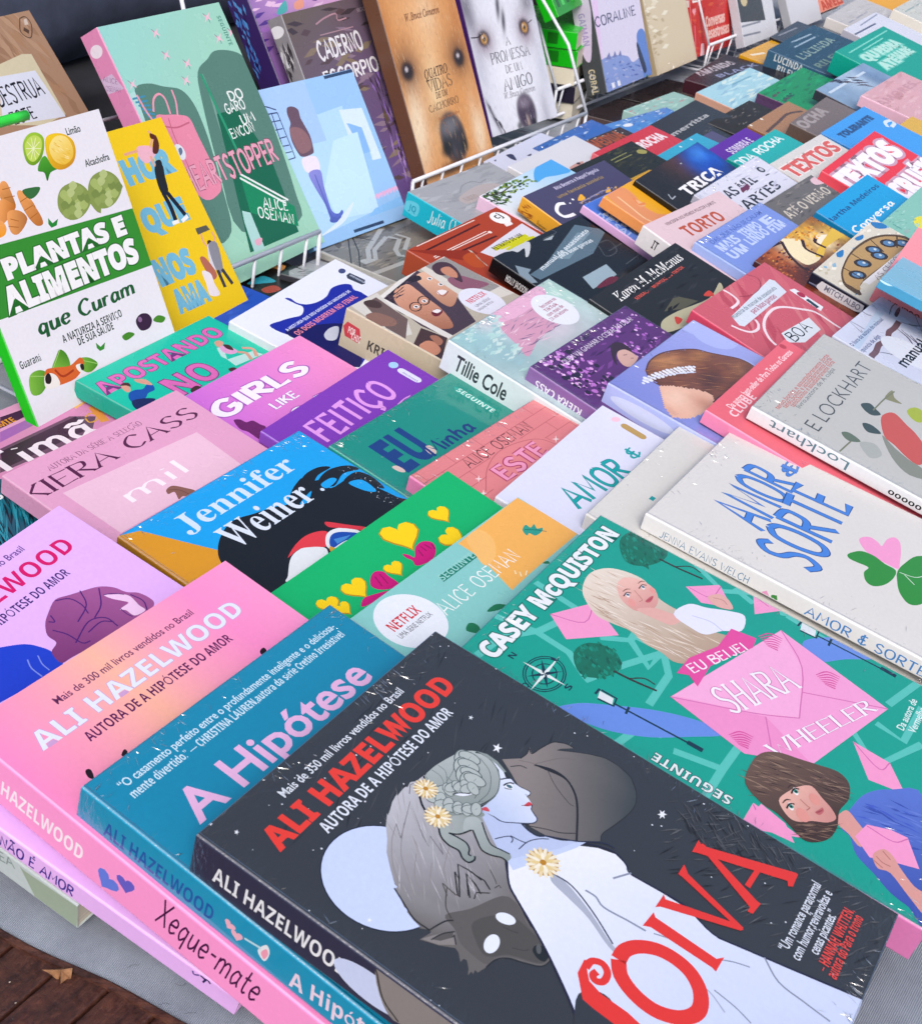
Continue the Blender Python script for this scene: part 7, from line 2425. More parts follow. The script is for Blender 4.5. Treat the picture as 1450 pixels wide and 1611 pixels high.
make_book('tall white cookery book standing in front, green title band, lime, lemon and artichokes', (-28.15, 73.77, 0.27), (61.02, 69.09, 2.93), (14.93, 22.24, 1.0), 'eceaf2', '1fc02e', group='books standing in the wire rack', fop=[
 ('P','3f8f3a',[-111,1607,1524,1510,1543,1085,-332,1159]),
 ('T','b','f6f6f8','PLANTAS E',[204,1365,1366,1365],118,{'w': 0.05,'o': 0.04,'oc': '2a6a2c'}),
 ('T','b','f6f6f8','ALIMENTOS',[113,1155,1400,1155],151,{'w': 0.05,'o': 0.04,'oc': '2a6a2c'}),
 ('T','r','235c33','que Curam',[296,951,1233,951],106,{'w': 0.2,'sf': 0,'th': 0.45,'sh': 0.15}),
 ('T','b','2a3a34','A NATUREZA A SERVIÇO',[459,838,1050,838],50),
 ('T','b','2a3a34','DE SUA SAÚDE',[579,779,935,779],50),
 ('T','b','3a4a44','Guaraná',[47,797,232,797],50),
 ('T','n','3a4a44','Limão',[1127,2113,1262,2113],50,{'w': 0.02}),
 ('T','n','3a4a44','Alcachofra',[1193,1879,1438,1879],50,{'w': 0.02}),
 ('S','a4cc4c','6f9c2c',[766,2175,812,1997],[720,2129,789,2184,866,2186,914,2145,891,2079,830,2015,750,1990,702,2029]),
 ('Q','c4dc6a',[736,2123,796,2166,854,2168,890,2136,869,2081,815,2032,757,2012,724,2045]),
 ('L','eef4c8',5,[860,2079,735,2105]),
 ('L','eef4c8',5,[827,2041,767,2143]),
 ('L','eef4c8',5,[783,2022,811,2162]),
 ('L','eef4c8',5,[745,2030,849,2154]),
 ('L','eef4c8',5,[727,2062,868,2122]),
 ('S','58a83c','2c7422',[842,2019,849,1875],[815,2004,875,2026,905,1948,943,1925,868,1914,816,1868,815,1926,769,1950]),
 ('S','f2cc3c','cf9414',[977,2132,1050,1916],[926,2128,995,2150,1095,2129,1159,2073,1151,1995,1087,1929,976,1910,905,1948,890,2037]),
 ('S','fae490','ecc04c',[1010,2111,1063,1942],[942,2083,1018,2127,1105,2109,1137,2041,1107,1968,1020,1937,946,1970,925,2029]),
 ('F',['f8e4a0','e8bc48'],30,50,8,-36,[951,2081,1104,2106,1104,1976,983,1945],3),
 ('Q','8a9c58',[847,1739,921,1800,1047,1807,1129,1743,1133,1653,1016,1579,893,1581,829,1656]),
 ('Q','a9ba72',[988,1689,1039,1709,1062,1671,1009,1648]),
 ('Q','7d9050',[910,1684,960,1703,983,1665,931,1643]),
 ('Q','94a662',[974,1734,1024,1754,1047,1716,994,1693]),
 ('Q','b8c688',[968,1657,1019,1677,1042,1639,989,1617]),
 ('Q','a9ba72',[896,1721,946,1740,968,1703,916,1681]),
 ('Q','7d9050',[1022,1712,1073,1732,1096,1694,1043,1671]),
 ('Q','94a662',[907,1649,958,1669,980,1631,928,1609]),
 ('Q','b8c688',[942,1760,993,1780,1015,1743,963,1720]),
 ('Q','a9ba72',[1021,1656,1073,1676,1095,1637,1042,1615]),
 ('Q','7d9050',[854,1693,904,1713,926,1675,874,1653]),
 ('Q','94a662',[1027,1755,1078,1775,1101,1737,1048,1714]),
 ('Q','b8c688',[945,1615,996,1634,1018,1596,966,1574]),
 ('Q','a9ba72',[877,1763,927,1783,949,1746,897,1723]),
 ('Q','7d9050',[1077,1688,1129,1708,1152,1670,1098,1647]),
 ('Q','94a662',[844,1640,894,1660,916,1622,864,1600]),
 ('Q','b8c688',[983,1799,1034,1819,1057,1781,1004,1759]),
 ('Q','8a9c58',[1148,1746,1226,1810,1358,1817,1446,1751,1451,1659,1328,1582,1199,1584,1131,1661]),
 ('Q','a9ba72',[1297,1696,1351,1716,1375,1677,1320,1654]),
 ('Q','7d9050',[1215,1690,1268,1710,1292,1671,1237,1648]),
 ('Q','94a662',[1281,1741,1335,1762,1359,1723,1304,1700]),
 ('Q','b8c688',[1277,1663,1330,1683,1355,1644,1299,1621]),
 ('Q','a9ba72',[1200,1728,1253,1748,1276,1710,1222,1687]),
 ('Q','7d9050',[1333,1719,1387,1739,1411,1700,1356,1677]),
 ('Q','94a662',[1212,1655,1265,1675,1289,1636,1235,1613]),
 ('Q','b8c688',[1248,1769,1301,1789,1325,1751,1270,1728]),
 ('Q','a9ba72',[1333,1661,1387,1682,1411,1642,1356,1619]),
 ('Q','7d9050',[1156,1700,1209,1720,1232,1681,1178,1659]),
 ('Q','94a662',[1337,1763,1391,1783,1416,1744,1360,1721]),
 ('Q','b8c688',[1253,1619,1306,1639,1330,1600,1275,1577]),
 ('Q','a9ba72',[1179,1771,1232,1792,1255,1754,1201,1731]),
 ('Q','7d9050',[1391,1694,1445,1715,1470,1676,1414,1652]),
 ('Q','94a662',[1146,1646,1199,1665,1222,1627,1168,1604]),
 ('Q','b8c688',[1291,1808,1344,1829,1368,1790,1313,1767]),
 ('M','8a9c58',40,[1131,1661,1161,1594,1192,1571]),
 ('S','efa868','a06432',[429,1945,484,1779],[429,1945,481,1940,490,1847,484,1779,433,1806,386,1859]),
 ('S','efa868','b86a28',[380,1847,481,1773],[380,1847,455,1814,481,1773,367,1711,313,1711]),
 ('S','efa868','b07040',[400,1758,539,1680],[400,1758,497,1748,539,1680,429,1610,369,1640]),
 ('S','efa868','b87038',[530,1852,654,1621],[530,1852,586,1852,649,1709,654,1621,588,1625,541,1722]),
 ('S','efa868','f0a018',[319,1724,308,1629],[319,1724,349,1674,308,1629,222,1638]),
 ('S','efa868','b87038',[601,1806,641,1732],[601,1806,629,1785,641,1732,613,1754]),
 ('M','a8642c',5,[427,1904,498,1901]),
 ('M','a8642c',5,[418,1851,507,1843]),
 ('M','a8642c',5,[530,1796,605,1812]),
 ('M','a8642c',5,[539,1737,622,1751]),
 ('M','a8642c',5,[556,1676,643,1696]),
 ('M','a8642c',5,[406,1715,466,1685]),
 ('M','a8642c',5,[368,1676,447,1648]),
 ('Q','3c7040',[581,1860,667,1861,736,1845,688,1806,615,1796]),
 ('P','2f8a3c',[710,1643,732,1601,792,1617,761,1579,710,1575,694,1604]),
 ('P','3f8f3a',[729,749,757,708,812,723,782,683,739,683,721,712]),
 ('Q','3a2440',[1154,762,1217,797,1289,779,1314,725,1262,678,1174,688]),
 ('E','8a6a90',[1200,763,20,20,0]),
 ('Q','4c8a34',[1322,714,1384,735,1449,697,1401,672]),
 ('Q','4c8a34',[981,709,1052,717,1103,683,1005,669]),
 ('S','84bc50','4c8a2c',[288,707,409,811],[288,707,351,774,409,811,451,754,430,670]),
 ('M','a8d078',5,[288,707,409,811]),
 ('S','84bc50','4c8a2c',[89,735,244,678],[89,735,189,743,244,678,136,598,52,623]),
 ('M','a8d078',5,[89,735,244,678]),
 ('S','84bc50','4c8a2c',[525,697,681,610],[525,697,620,678,681,610,592,580,528,619]),
 ('M','a8d078',5,[525,697,681,610]),
 ('Q','d86a3a',[227,722,294,720,436,683,549,704,565,652,473,593,368,586,237,605,186,639]),
 ('M','a8401c',15,[305,701,353,637,458,644]),
 ('Q','f2ede8',[206,692,262,694,302,656,302,595,214,598,179,627]),
 ('Q','2c2020',[211,690,249,699,254,659,227,631,196,648]),
 ('Q','f2ede8',[488,664,538,661,552,625,504,612]),
 ('Q','2c2020',[526,658,555,652,549,619,524,620]),
])

make_book('bright yellow book with sky blue capitals and little dancing figures, behind the white cookery book', (-25.68, 88.0, 0.81), (59.91, 57.12, 0.95), (13.67, 18.48, 1.15), 'ecc81a', 'd8b414', group='books standing in the wire rack', fop=[
 ('T','b','7ab8d4','HOR',[728,1419,1277,1419],172,{'w': 0.06}),
 ('T','b','7ab8d4','QUE',[678,1026,1174,1026],165,{'w': 0.06}),
 ('T','b','7ab8d4','NOS',[561,615,994,615],181,{'w': 0.06}),
 ('T','b','7ab8d4','AMA',[613,364,994,364],162,{'w': 0.06}),
 ('Q','e8b4c4',[977,1672,1070,1669,1144,1635,1135,1583,1005,1533,952,1598]),
 ('M','e0a88c',22,[972,1647,890,1647,820,1646]),
 ('M','e0a88c',22,[1112,1642,1178,1717,1172,1771]),
 ('Q','5a2c22',[1216,1726,1218,1654,1161,1586,1113,1606]),
 ('Q','5a2c22',[1175,1749,1216,1726,1202,1694,1158,1712]),
 ('Q','26282e',[1063,1493,1147,1491,1118,1390,1078,1274,1005,1274,1013,1379]),
 ('Q','26282e',[1095,1530,1148,1530,1147,1491,1089,1495]),
 ('M','e0a88c',20,[1063,1493,1072,1580]),
 ('M','1c2436',42,[1021,1279,1028,1160,1015,1046]),
 ('M','1c2436',42,[1063,1268,1102,1159,1136,1059]),
 ('M','f0f0f0',30,[968,1031,1041,1030]),
 ('M','f0f0f0',30,[1073,1021,1156,1044]),
 ('P','5a5a50',[1172,930,1303,925,1319,880,1167,876]),
 ('M','e0a88c',18,[1207,763,1190,814,1204,875]),
 ('M','e0a88c',18,[1272,763,1326,803,1324,860]),
 ('Q','3a2a26',[1233,802,1271,800,1268,764,1223,767]),
 ('Q','d8d4dc',[1207,763,1278,752,1223,573,1147,596]),
 ('Q','8a8a94',[1220,763,1324,761,1258,546,1182,550]),
 ('M','3a3a44',34,[1198,555,1190,406]),
 ('M','3a3a44',34,[1247,549,1283,406]),
 ('Q','b06a58',[1071,695,1130,687,1171,535,1108,498,1074,583]),
 ('Q','e8e0e4',[1031,596,1106,554,1098,464,1100,369,998,393,1012,491]),
])

make_book('mint green book with a pink backpack drawing, pink title lettering and a pink spine', (-23.29, 101.6, 2.37), (62.38, 59.11, 2.0), (15.88, 22.87, 2.14), 'a4d8c8', 'd88cb4', mat='g', group='books standing in the wire rack', fop=[
 ('G','9fd6d0','a8d8c0',[13,2265,518,1352],[0,0,1588,0,1588,2287,0,2287]),
 ('Q','5d8478',[89,1746,266,1776,440,1717,619,1657,694,1522,693,1316,655,1097,572,773,441,422,140,412,-52,930,43,1452]),
 ('Q','5d8478',[920,1761,1109,1842,1251,1895,1471,1860,1602,1780,1627,1638,1583,1129,1487,542,1353,269,566,387,638,948,807,1519]),
 ('M','7ea498',25,[960,1735,946,1549,877,1200,886,831]),
 ('P','12694e',[918,1383,1214,1372,1352,859,1289,183,551,195,768,879]),
 ('L','3a9a74',30,[947,1738,965,1026]),
 ('P','b4dcd8',[89,1746,-144,1702,-87,1301,5,1244]),
 ('L','4a90b0',16,[23,1688,177,1685]),
 ('L','4a90b0',16,[38,1656,181,1645]),
 ('L','4a90b0',16,[53,1625,185,1605]),
 ('L','4a90b0',16,[67,1594,189,1564]),
 ('L','4a90b0',16,[82,1562,193,1524]),
 ('L','4a90b0',16,[97,1530,197,1483]),
 ('Q','e890aa',[179,1496,314,1496,458,1467,564,1417,572,1266,583,1037,582,828,499,753,317,743,203,903,144,1212]),
 ('M','c46880',14,[229,1413,367,1375,541,1385]),
 ('M','c46880',10,[321,1467,292,1308,293,1030]),
 ('M','e8a0b4',20,[189,1548,254,1643,341,1672,385,1618,367,1494]),
 ('M','e8a0b4',20,[508,1677,495,1579,440,1461]),
 ('M','e8a0b4',20,[90,1710,107,1582,146,1448]),
 ('E','e8ecf4',[272,1180,60,70,0]),
 ('Q','6a7a94',[269,1203,308,1212,305,1176,261,1153]),
 ('P','f0c4d4',[674,1923,631,1945,580,1919,614,1957,594,1991,637,1969,688,1996,653,1958]),
 ('M','4a5a68',6,[600,1995,623,1966]),
 ('M','4a5a68',6,[639,1942,639,1909]),
 ('P','f0c4d4',[880,1815,836,1837,783,1811,818,1849,798,1884,842,1862,895,1889,859,1850]),
 ('M','4a5a68',6,[804,1889,828,1859]),
 ('M','4a5a68',6,[845,1834,844,1800]),
 ('P','f0c4d4',[774,1684,730,1707,678,1681,713,1719,693,1754,736,1732,789,1758,753,1720]),
 ('M','4a5a68',6,[699,1759,723,1729]),
 ('M','4a5a68',6,[739,1703,738,1670]),
 ('P','f0c4d4',[1395,2149,1348,2171,1292,2143,1329,2183,1307,2218,1354,2196,1410,2225,1372,2184]),
 ('M','4a5a68',6,[1313,2223,1339,2193]),
 ('M','4a5a68',6,[1357,2167,1357,2133]),
 ('P','f0c4d4',[1629,1980,1580,2003,1522,1975,1561,2016,1537,2052,1586,2030,1644,2058,1605,2017]),
 ('M','4a5a68',6,[1544,2057,1571,2026]),
 ('M','4a5a68',6,[1590,2000,1590,1965]),
 ('P','f0c4d4',[669,2115,626,2136,576,2109,610,2147,590,2181,632,2160,683,2187,649,2149]),
 ('M','4a5a68',6,[596,2186,619,2157]),
 ('M','4a5a68',6,[635,2133,634,2100]),
 ('P','f0c4d4',[135,1764,95,1786,48,1761,80,1797,62,1831,101,1810,149,1835,116,1798]),
 ('M','4a5a68',6,[67,1835,89,1806]),
 ('M','4a5a68',6,[103,1783,102,1751]),
 ('P','f0c4d4',[1424,1954,1376,1976,1320,1949,1357,1989,1334,2025,1382,2002,1438,2030,1401,1990]),
 ('M','4a5a68',6,[1341,2029,1367,1999]),
 ('M','4a5a68',6,[1386,1973,1385,1939]),
 ('T','H','eef4f2','DO',[1164,1450,1362,1450],85,{'w': 0.16}),
 ('T','H','eef4f2','GARO',[1049,1356,1327,1356],85,{'w': 0.16}),
 ('T','H','eef4f2','UM',[1190,1229,1378,1229],85,{'w': 0.16}),
 ('T','H','eef4f2','ENCON',[977,1143,1312,1143],85,{'w': 0.16}),
 ('P','0f8a60',[860,837,1385,404,1321,226,776,506]),
 ('L','eef4f2',20,[866,845,1338,478]),
 ('L','eef4f2',20,[842,812,1291,459]),
 ('T','H','e8a8bc','HEARTSTOPPER',[187,838,1453,838],200,{'w': 0.17,'o': 0.06,'oc': '7a2c50'}),
 ('T','H','eef6f4','ALICE',[978,501,1275,392],95,{'w': 0.14}),
 ('T','H','eef6f4','OSEMAN',[857,444,1277,259],95,{'w': 0.14}),
 ('P','b4dcd8',[684,550,776,506,755,175,602,180,651,461]),
 ('Q','e8b0c4',[678,276,776,268,727,223,669,230]),
 ('T','b','5a9484','SEGUINTE',[1477,2175,1477,1907],50),
], sop=[
 ('P','cfb8d4',[357,9,357,145,502,201,479,2]),
 ('E','e8dce8',[155,98,50,70,0]),
 ('T','h','7a4a78','ALICE',[372,25,450,158],40),
 ('T','h','7a4a78','OSEMAN',[447,11,517,150],40),
])

make_book('light blue book with a brown-haired figure at a window, leaning on the rack', (-16.14, 114.09, 2.24), (54.54, 58.27, -0.04), (13.68, 15.22, 1.01), '9cc4f0', '7ab0e4', mat='g', group='books standing in the wire rack', fop=[
 ('P','b4d8f6',[32,1141,1052,1207,945,165,128,104]),
 ('P','a8c8f2',[48,1530,690,1549,679,930,-20,944]),
 ('P','d4e6fa',[987,1175,1302,1140,1306,625,1176,630,1200,959,1048,1032,1048,634,979,627]),
 ('P','8cb8f0',[1020,1038,1200,959,1192,716,1093,714]),
 ('P','c4e4fa',[762,913,1119,931,1003,151,426,203,414,510]),
 ('M','3a4670',12,[-23,1399,98,1367,212,1315]),
 ('L','3a4670',12,[-22,1300,212,1290]),
 ('L','3a4670',10,[-25,1395,2,1292]),
 ('L','3a4670',10,[73,1372,63,1301]),
 ('L','3a4670',10,[70,1289,15,853]),
 ('L','3a4670',10,[139,1287,103,855]),
 ('L','3a4670',10,[212,1290,211,858]),
 ('L','3a4670',10,[34,1224,209,1216]),
 ('L','3a4670',10,[19,1144,201,1140]),
 ('L','3a4670',10,[11,1062,202,1062]),
 ('L','3a4670',10,[6,991,201,982]),
 ('L','3a4670',10,[13,927,201,919]),
 ('L','3a4670',10,[10,854,211,858]),
 ('Q','6a5464',[353,1311,425,1309,476,1268,465,1195,484,1096,496,1009,472,885,437,849,301,846,262,907,249,1015,275,1115,319,1170,322,1254]),
 ('Q','8c6a70',[275,1115,391,1114,466,1036,461,909,317,874,270,948]),
 ('Q','e8e0f0',[289,833,465,818,457,695,328,680,265,726]),
 ('S','8a8cd4','5c6cc0',[355,674,410,229],[296,687,451,685,420,530,396,341,412,276,470,253,529,276,525,240,419,200,346,214,345,375,307,534]),
 ('M','4a5aa8',10,[365,661,363,500,361,306,372,238]),
 ('Q','5464b4',[367,250,421,221,483,222,481,189,369,184,323,211]),
 ('Q','dceafc',[128,104,415,184,706,311,634,240,459,151]),
 ('L','3a4a6a',30,[959,1499,1395,1505]),
 ('M','e8b4d8',20,[1013,273,1059,307,1059,262]),
 ('M','e8b4d8',20,[1060,275,1106,310,1107,265]),
 ('M','e8b4d8',20,[1108,278,1154,312,1155,267]),
 ('M','e8b4d8',20,[1156,280,1202,315,1203,269]),
 ('M','e8b4d8',20,[1204,283,1251,318,1251,272]),
 ('M','e8b4d8',20,[1252,285,1299,320,1300,274]),
 ('M','e8b4d8',20,[1301,288,1348,323,1349,277]),
 ('M','e8b4d8',20,[1350,290,1397,325,1398,279]),
 ('M','e8b4d8',20,[1399,293,1447,328,1448,282]),
 ('P','8cc0f2',[826,127,956,185,1451,228,1393,127]),
 ('L','3a4c6c',30,[572,46,1004,38]),
], sop=[
 ('T','b','3a4a6c','EM TEMPOS DE',[535,21,890,78],50),
])

make_book('brown purple book with white hand lettering, behind the light blue book', (-13.57, 121.95, 1.64), (62.52, 63.6, 0.41), (13.86, 20.81, 1.84), '6a5264', '8c8a90', mat='g', group='books standing in the wire rack', fop=[
 ('G','6e6258','6c5490',[76,2042,868,321],[0,0,1386,0,1386,2081,0,2081]),
 ('F',['8a7a6a','5c4a50','907c90','4a4046'],70,300,60,-2,[-7,2075,1537,2006,1491,877,1335,229,903,242,185,1358],3),
 ('F',['9474c0','4a3a50','a88ac8','6a5a3c'],60,200,40,-89,[1034,1352,1409,1284,1271,268,1052,205,1002,658],4),
 ('M','b8909c',15,[467,1922,639,1959,838,1973,835,1909,990,1908]),
 ('T','H','eceaf0','CADERNO',[350,1589,1103,1589],176,{'w': 0.18}),
 ('T','H','eceaf0','ESCORPIO',[305,1348,1240,1348],136,{'w': 0.18}),
 ('L','b0909c',10,[474,1816,1048,1812]),
 ('T','n','c4b4c0','ARCADIA',[1204,1932,1388,1932],40),
], sop=[
 ('E','e4e4ea',[129,64,55,90,0]),
 ('Q','d4d4da',[306,24,319,132,441,127,448,9]),
 ('F',['55535a','a8a6ac','38363c'],26,140,30,1,[212,-14,334,181,576,88,513,-53],3),
])

make_book('orange-brown book with a golden dog face filling its cover', (-7.42, 131.59, 3.23), (61.42, 67.98, -0.2), (14.02, 21.02, 1.8), 'c98a50', '6a4a3a', mat='g', group='books standing in the wire rack', fop=[
 ('A','d99c64',80,116,[0,0,1401,2102],[['ecb988',620,1543,340,450,0,90,1],['f0cfa8',792,1656,160,220,0,70,1],['c07c48',-12,1656,120,400,0,80,1],['c07c48',1316,1521,100,340,0,70,1],['c98a54',252,1403,160,180,0,60,1],['c98a54',1238,1369,140,160,0,60,1],['f2d4a8',584,867,160,450,-12,90,1],['f6e3c6',113,616,180,450,-12,90,1],['f6e3c6',1237,380,120,400,-12,85,1],['d08c50',-32,983,100,300,-12,70,1],['d08c50',1318,707,90,260,-12,70,1],['f0c894',-312,784,90,200,0,50,1],['6a4632',189,1169,229,200,0,90,1],['6a4632',1184,1141,210,200,0,90,1],['2c2024',193,1155,114,100,15,97,3],['2c2024',1190,1129,110,100,15,97,3],['cfc6cc',181,1176,30,24,0,100,3],['cfc6cc',1181,1151,30,26,0,100,3],['a86c3c',533,611,160,100,0,60,1],['39363e',697,368,250,280,0,100,8],['77767e',674,498,190,90,5,85,1.5],['141318',516,282,110,80,10,90,1.6],['141318',877,254,70,90,-15,90,1.6],['4c4a52',659,229,30,80,0,70,1.5],['5a3a26',509,94,220,70,0,80,1.2]],[13,1.6,5.5,78],7,None),
 ('F',['f6dcb4','b87848','ecc090','a8683c'],260,130,5,-86,[-30,1828,1404,1694,1394,348,1363,114,42,102,-41,966],3),
 ('T','i','5a4030','QUATRO',[468,1023,918,1023],90,{'w': 0.02}),
 ('T','r','6a5a48','VIDAS',[481,886,941,886],121,{'w': 0.14}),
 ('T','i','5a4030','DE UM',[570,806,811,806],60,{'w': 0.02}),
 ('T','r','5a4030','CACHORRO',[389,694,974,694],71,{'w': 0.13}),
 ('T','i','7a4a30','W. Bruce Cameron',[389,1618,1047,1618],70,{'w': 0.02}),
 ('T','n','a86a40','Autor best-seller',[507,589,946,589],35),
])

make_book('silvery white book with a husky face filling its cover', (-0.78, 152.45, 3.05), (55.25, 67.57, -0.05), (14.0, 21.01, 1.5), 'd4d6e4', '4a2c6a', mat='g', group='books standing in the wire rack', fop=[
 ('A','e0e2ef',76,112,[0,0,1400,2100],[['eff0fa',600,580,300,700,0,90,1],['6d6976',63,1480,150,260,0,90,1],['7a7684',104,1301,80,140,0,60,1],['77737f',1257,1385,130,140,0,80,1],['4c4855',673,1408,40,160,-15,95,1.3],['4c4855',722,1234,40,150,-15,95,1.3],['b9bccb',98,816,110,340,0,60,1],['bfc2d0',1297,635,100,340,0,60,1],['8a7482',279,1069,190,170,0,90,1],['8a7482',1106,1094,170,200,0,90,1],['33242c',269,1092,114,95,0,100,3],['33242c',1107,1117,110,100,0,100,3],['c99a5e',274,1087,62,60,0,100,4],['c99a5e',1113,1111,62,62,0,100,4],['1a1216',274,1087,28,28,0,100,3],['1a1216',1113,1111,28,28,0,100,3],['f4f2f4',256,1109,14,12,0,100,2],['f4f2f4',1093,1135,14,12,0,100,2],['8f8d9c',124,201,35,260,22,90,1.3],['4a4450',124,201,16,220,22,90,1.6],['a3a2b2',1171,108,90,260,0,60,1],['4c3f52',781,153,200,240,0,100,7],['8b7f90',766,274,130,70,0,80,1.5],['1c1622',582,25,50,50,0,80,2],['1c1622',895,14,50,50,0,80,2],['b8a49c',776,36,30,90,0,80,1.4],['5a5462',628,-172,140,70,0,80,1.2]],[8,1.6,5.5,78],9,None),
 ('F',['f8f8fc','b4b6c6','ced0de'],190,120,4,-78,[17,1551,1388,1394,1431,-132,59,-155],3),
 ('M','33242c',12,[35,1131,165,1122,272,1148]),
 ('M','33242c',12,[1205,1151,1301,1178]),
 ('F',['3a343c','6a6470'],14,120,30,-61,[75,357,183,185,315,-47,383,-217,230,-31],3),
 ('T','r','55525c','A',[677,961,759,961],90),
 ('T','r','55525c','PROMESSA',[323,791,1103,791],123,{'w': 0.13}),
 ('T','r','55525c','DE UM',[559,651,885,651],90),
 ('T','r','55525c','AMIGO',[448,460,1036,460],134,{'w': 0.13}),
 ('T','i','8a8490','W. Bruce Cameron',[409,371,1051,371],70,{'w': 0.01}),
])

make_book('lilac white standing book with a sketched blue house and jagged dark lettering', (12.69, 175.84, 3.11), (59.61, 70.05, 0.19), (13.99, 20.99, 3.02), 'dcd6ee', '4c5054', mat='g', group='books standing in the wire rack', fop=[
 ('G','dcd6ee','e6c8ee',[-138,840,56,830],[-40,1174,186,1146,-9,179,-142,202]),
 ('Q','8a9cd4',[-47,383,295,419,538,398,772,343,908,247,1371,286,1383,-253,93,-278,-68,-64]),
 ('F',['7088c8','b4bce4','5a6cb0','a8b0d8'],70,140,30,-3,[-47,383,538,398,1413,50,1354,-267,73,-275],3),
 ('P','7a80b4',[126,409,257,479,281,385]),
 ('P','7a80b4',[327,395,420,472,451,394]),
 ('P','7a80b4',[495,396,582,456,594,380]),
 ('P','7a80b4',[-117,359,-26,434,22,354]),
 ('P','eef0fa',[162,95,243,90,258,23,173,20]),
 ('P','eef0fa',[329,94,411,89,426,21,342,23]),
 ('P','eef0fa',[202,-114,284,-120,295,-196,209,-199]),
 ('P','eef0fa',[366,-126,429,-128,445,-196,379,-199]),
 ('Q','6a8ad0',[1119,550,1288,637,1415,507,1399,14,1156,-21,1130,249]),
 ('Q','38405c',[1090,480,1153,414,1256,115,1185,50,1129,136,1075,333]),
 ('Q','4a7a70',[1156,-21,1263,18,1261,-154,1062,-253,999,-184]),
 ('T','h','5a5a7a','CORALINE',[18,830,1209,830],122,{'w': 0.15}),
], sop=[
 ('Q','dcd0ec',[872,8,925,281,1576,180,1670,96,1461,35]),
 ('T','b','a898cc','GAIMAN',[1063,84,1469,84],90),
 ('T','b','d8ccac','CORALINE',[1774,83,2272,83],90),
 ('F',['3a3e42','8a8e90','d8d8dc'],30,80,20,1,[1743,101,2283,284,2443,121,2316,19],3),
])

make_book('red standing book with pink spine ornaments and pale lettering, at the far end', (28.83, 202.42, 3.04), (57.35, 76.15, 0.04), (14.0, 21.0, 1.2), 'c83c3c', 'd8484c', mat='g', group='books standing in the wire rack', fop=[
 ('F',['d86048','b83034'],40,200,50,-4,[44,783,1212,684,1117,-136,10,-174],3),
 ('T','b','f0c8c0','Conversas',[496,383,1178,383],140,{'w': 0.03}),
 ('T','b','f0c8c0','desastrosas',[473,206,1314,206],140,{'w': 0.03}),
 ('P','f0c8d0',[298,170,396,166,395,-28,303,-168,214,-103]),
 ('M','e88090',25,[119,456,111,217,37,-158]),
 ('P','f4a8b4',[121,674,124,682,137,696,160,698,179,682,179,657,160,634,137,614,124,598,121,591,119,598,106,614,82,634,64,657,64,682,82,698,106,696,119,682]),
 ('P','f4f0f0',[72,818,425,777,90,777]),
], sop=[
 ('P','f4a8b4',[1482,37,1483,41,1490,48,1501,49,1511,41,1511,29,1501,17,1490,7,1483,-1,1482,-5,1481,-1,1474,7,1462,17,1453,29,1453,41,1462,49,1474,48,1481,41]),
 ('M','f0909c',20,[1701,36,1922,32,2266,21]),
 ('P','f2eaea',[1263,-4,1273,122,1370,104,1361,1]),
])

make_book('kraft brown book with a taped cream note, handwritten black capitals', (-37.5, 101.93, 3.26), (65.74, 53.73, -0.29), (14.03, 21.05, 1.5), 'a98870', '8a6c58', group='books standing in the wire rack', fop=[
 ('F',['b4937a','9c7a62','a88468'],50,300,70,-70,[1045,2103,1313,2119,1395,1126,404,1269],3),
 ('P','d4ccb0',[721,1716,1042,1754,1143,1734,1128,1157,823,1125,313,1251]),
 ('P','dde2f2',[647,1620,1078,1591,1114,1139,548,1203,417,1236]),
 ('T','h','1c1e28','DESTRUA',[497,1374,1039,1374],161,{'w': 0.13}),
 ('T','h','1c1e28','ESTE',[533,1203,804,1203],107,{'w': 0.14}),
 ('M','5a4438',10,[1247,2053,1318,2056,1335,1980,1243,1871,1171,1937,1247,2053]),
 ('L','5a4438',40,[1222,1959,1261,1920]),
 ('P','cfc0b4',[1282,2036,1320,2040,1305,1986,1259,1988]),
])

make_book('purple shrink-wrapped book with blue swirls on its dark spine, behind the brown purple one', (-17.66, 124.32, 2.53), (60.27, 62.22, -0.09), (14.0, 21.0, 2.66), '8a62b8', '3a2a62', mat='f', group='books standing in the wire rack', fop=[
 ('G','6a48a4','e4b4dc',[-232,1688,709,1931],[0,0,1400,0,1400,2100,0,2100]),
 ('F',['a87ac8','5a3a90','e8c4e4'],40,250,50,0,[-153,2046,1078,2013,786,1528,-231,1364],3),
 ('Q','5ab0b0',[349,1878,518,1957,490,1858,347,1840]),
 ('Q','e8a08a',[637,1915,775,1935,751,1861,621,1853]),
], sop=[
 ('F',['4a7ac0','2c2050','5a94d0'],40,120,35,1,[-10,20,127,203,798,86,746,2],4),
])

make_book('cream shrink-wrapped book standing right of the lilac one', (21.95, 189.02, 3.0), (60.0, 68.0, 0.0), (14.0, 21.0, 1.6), 'd8c8ac', 'b8a88c', mat='f', group='books standing in the wire rack', fop=[
 ('F',['e8dcc4','c0ac8c','f0e8d4'],36,220,60,-7,[-63,1037,639,947,691,353,-100,204],3),
])

make_book('white standing book with a dark grey picture panel and pale round emblem', (37.86, 212.11, 3.0), (59.0, 68.0, 0.0), (14.0, 21.0, 1.5), 'd8dae2', 'c8cad4', mat='g', group='books standing in the wire rack', fop=[
 ('P','44464e',[-27,1127,918,1088,990,277,-281,399]),
 ('E','cdbf9a',[270,684,130,100,0]),
 ('L','8a8e9c',30,[-292,316,783,284]),
 ('L','8a8e9c',30,[-351,188,712,130]),
])

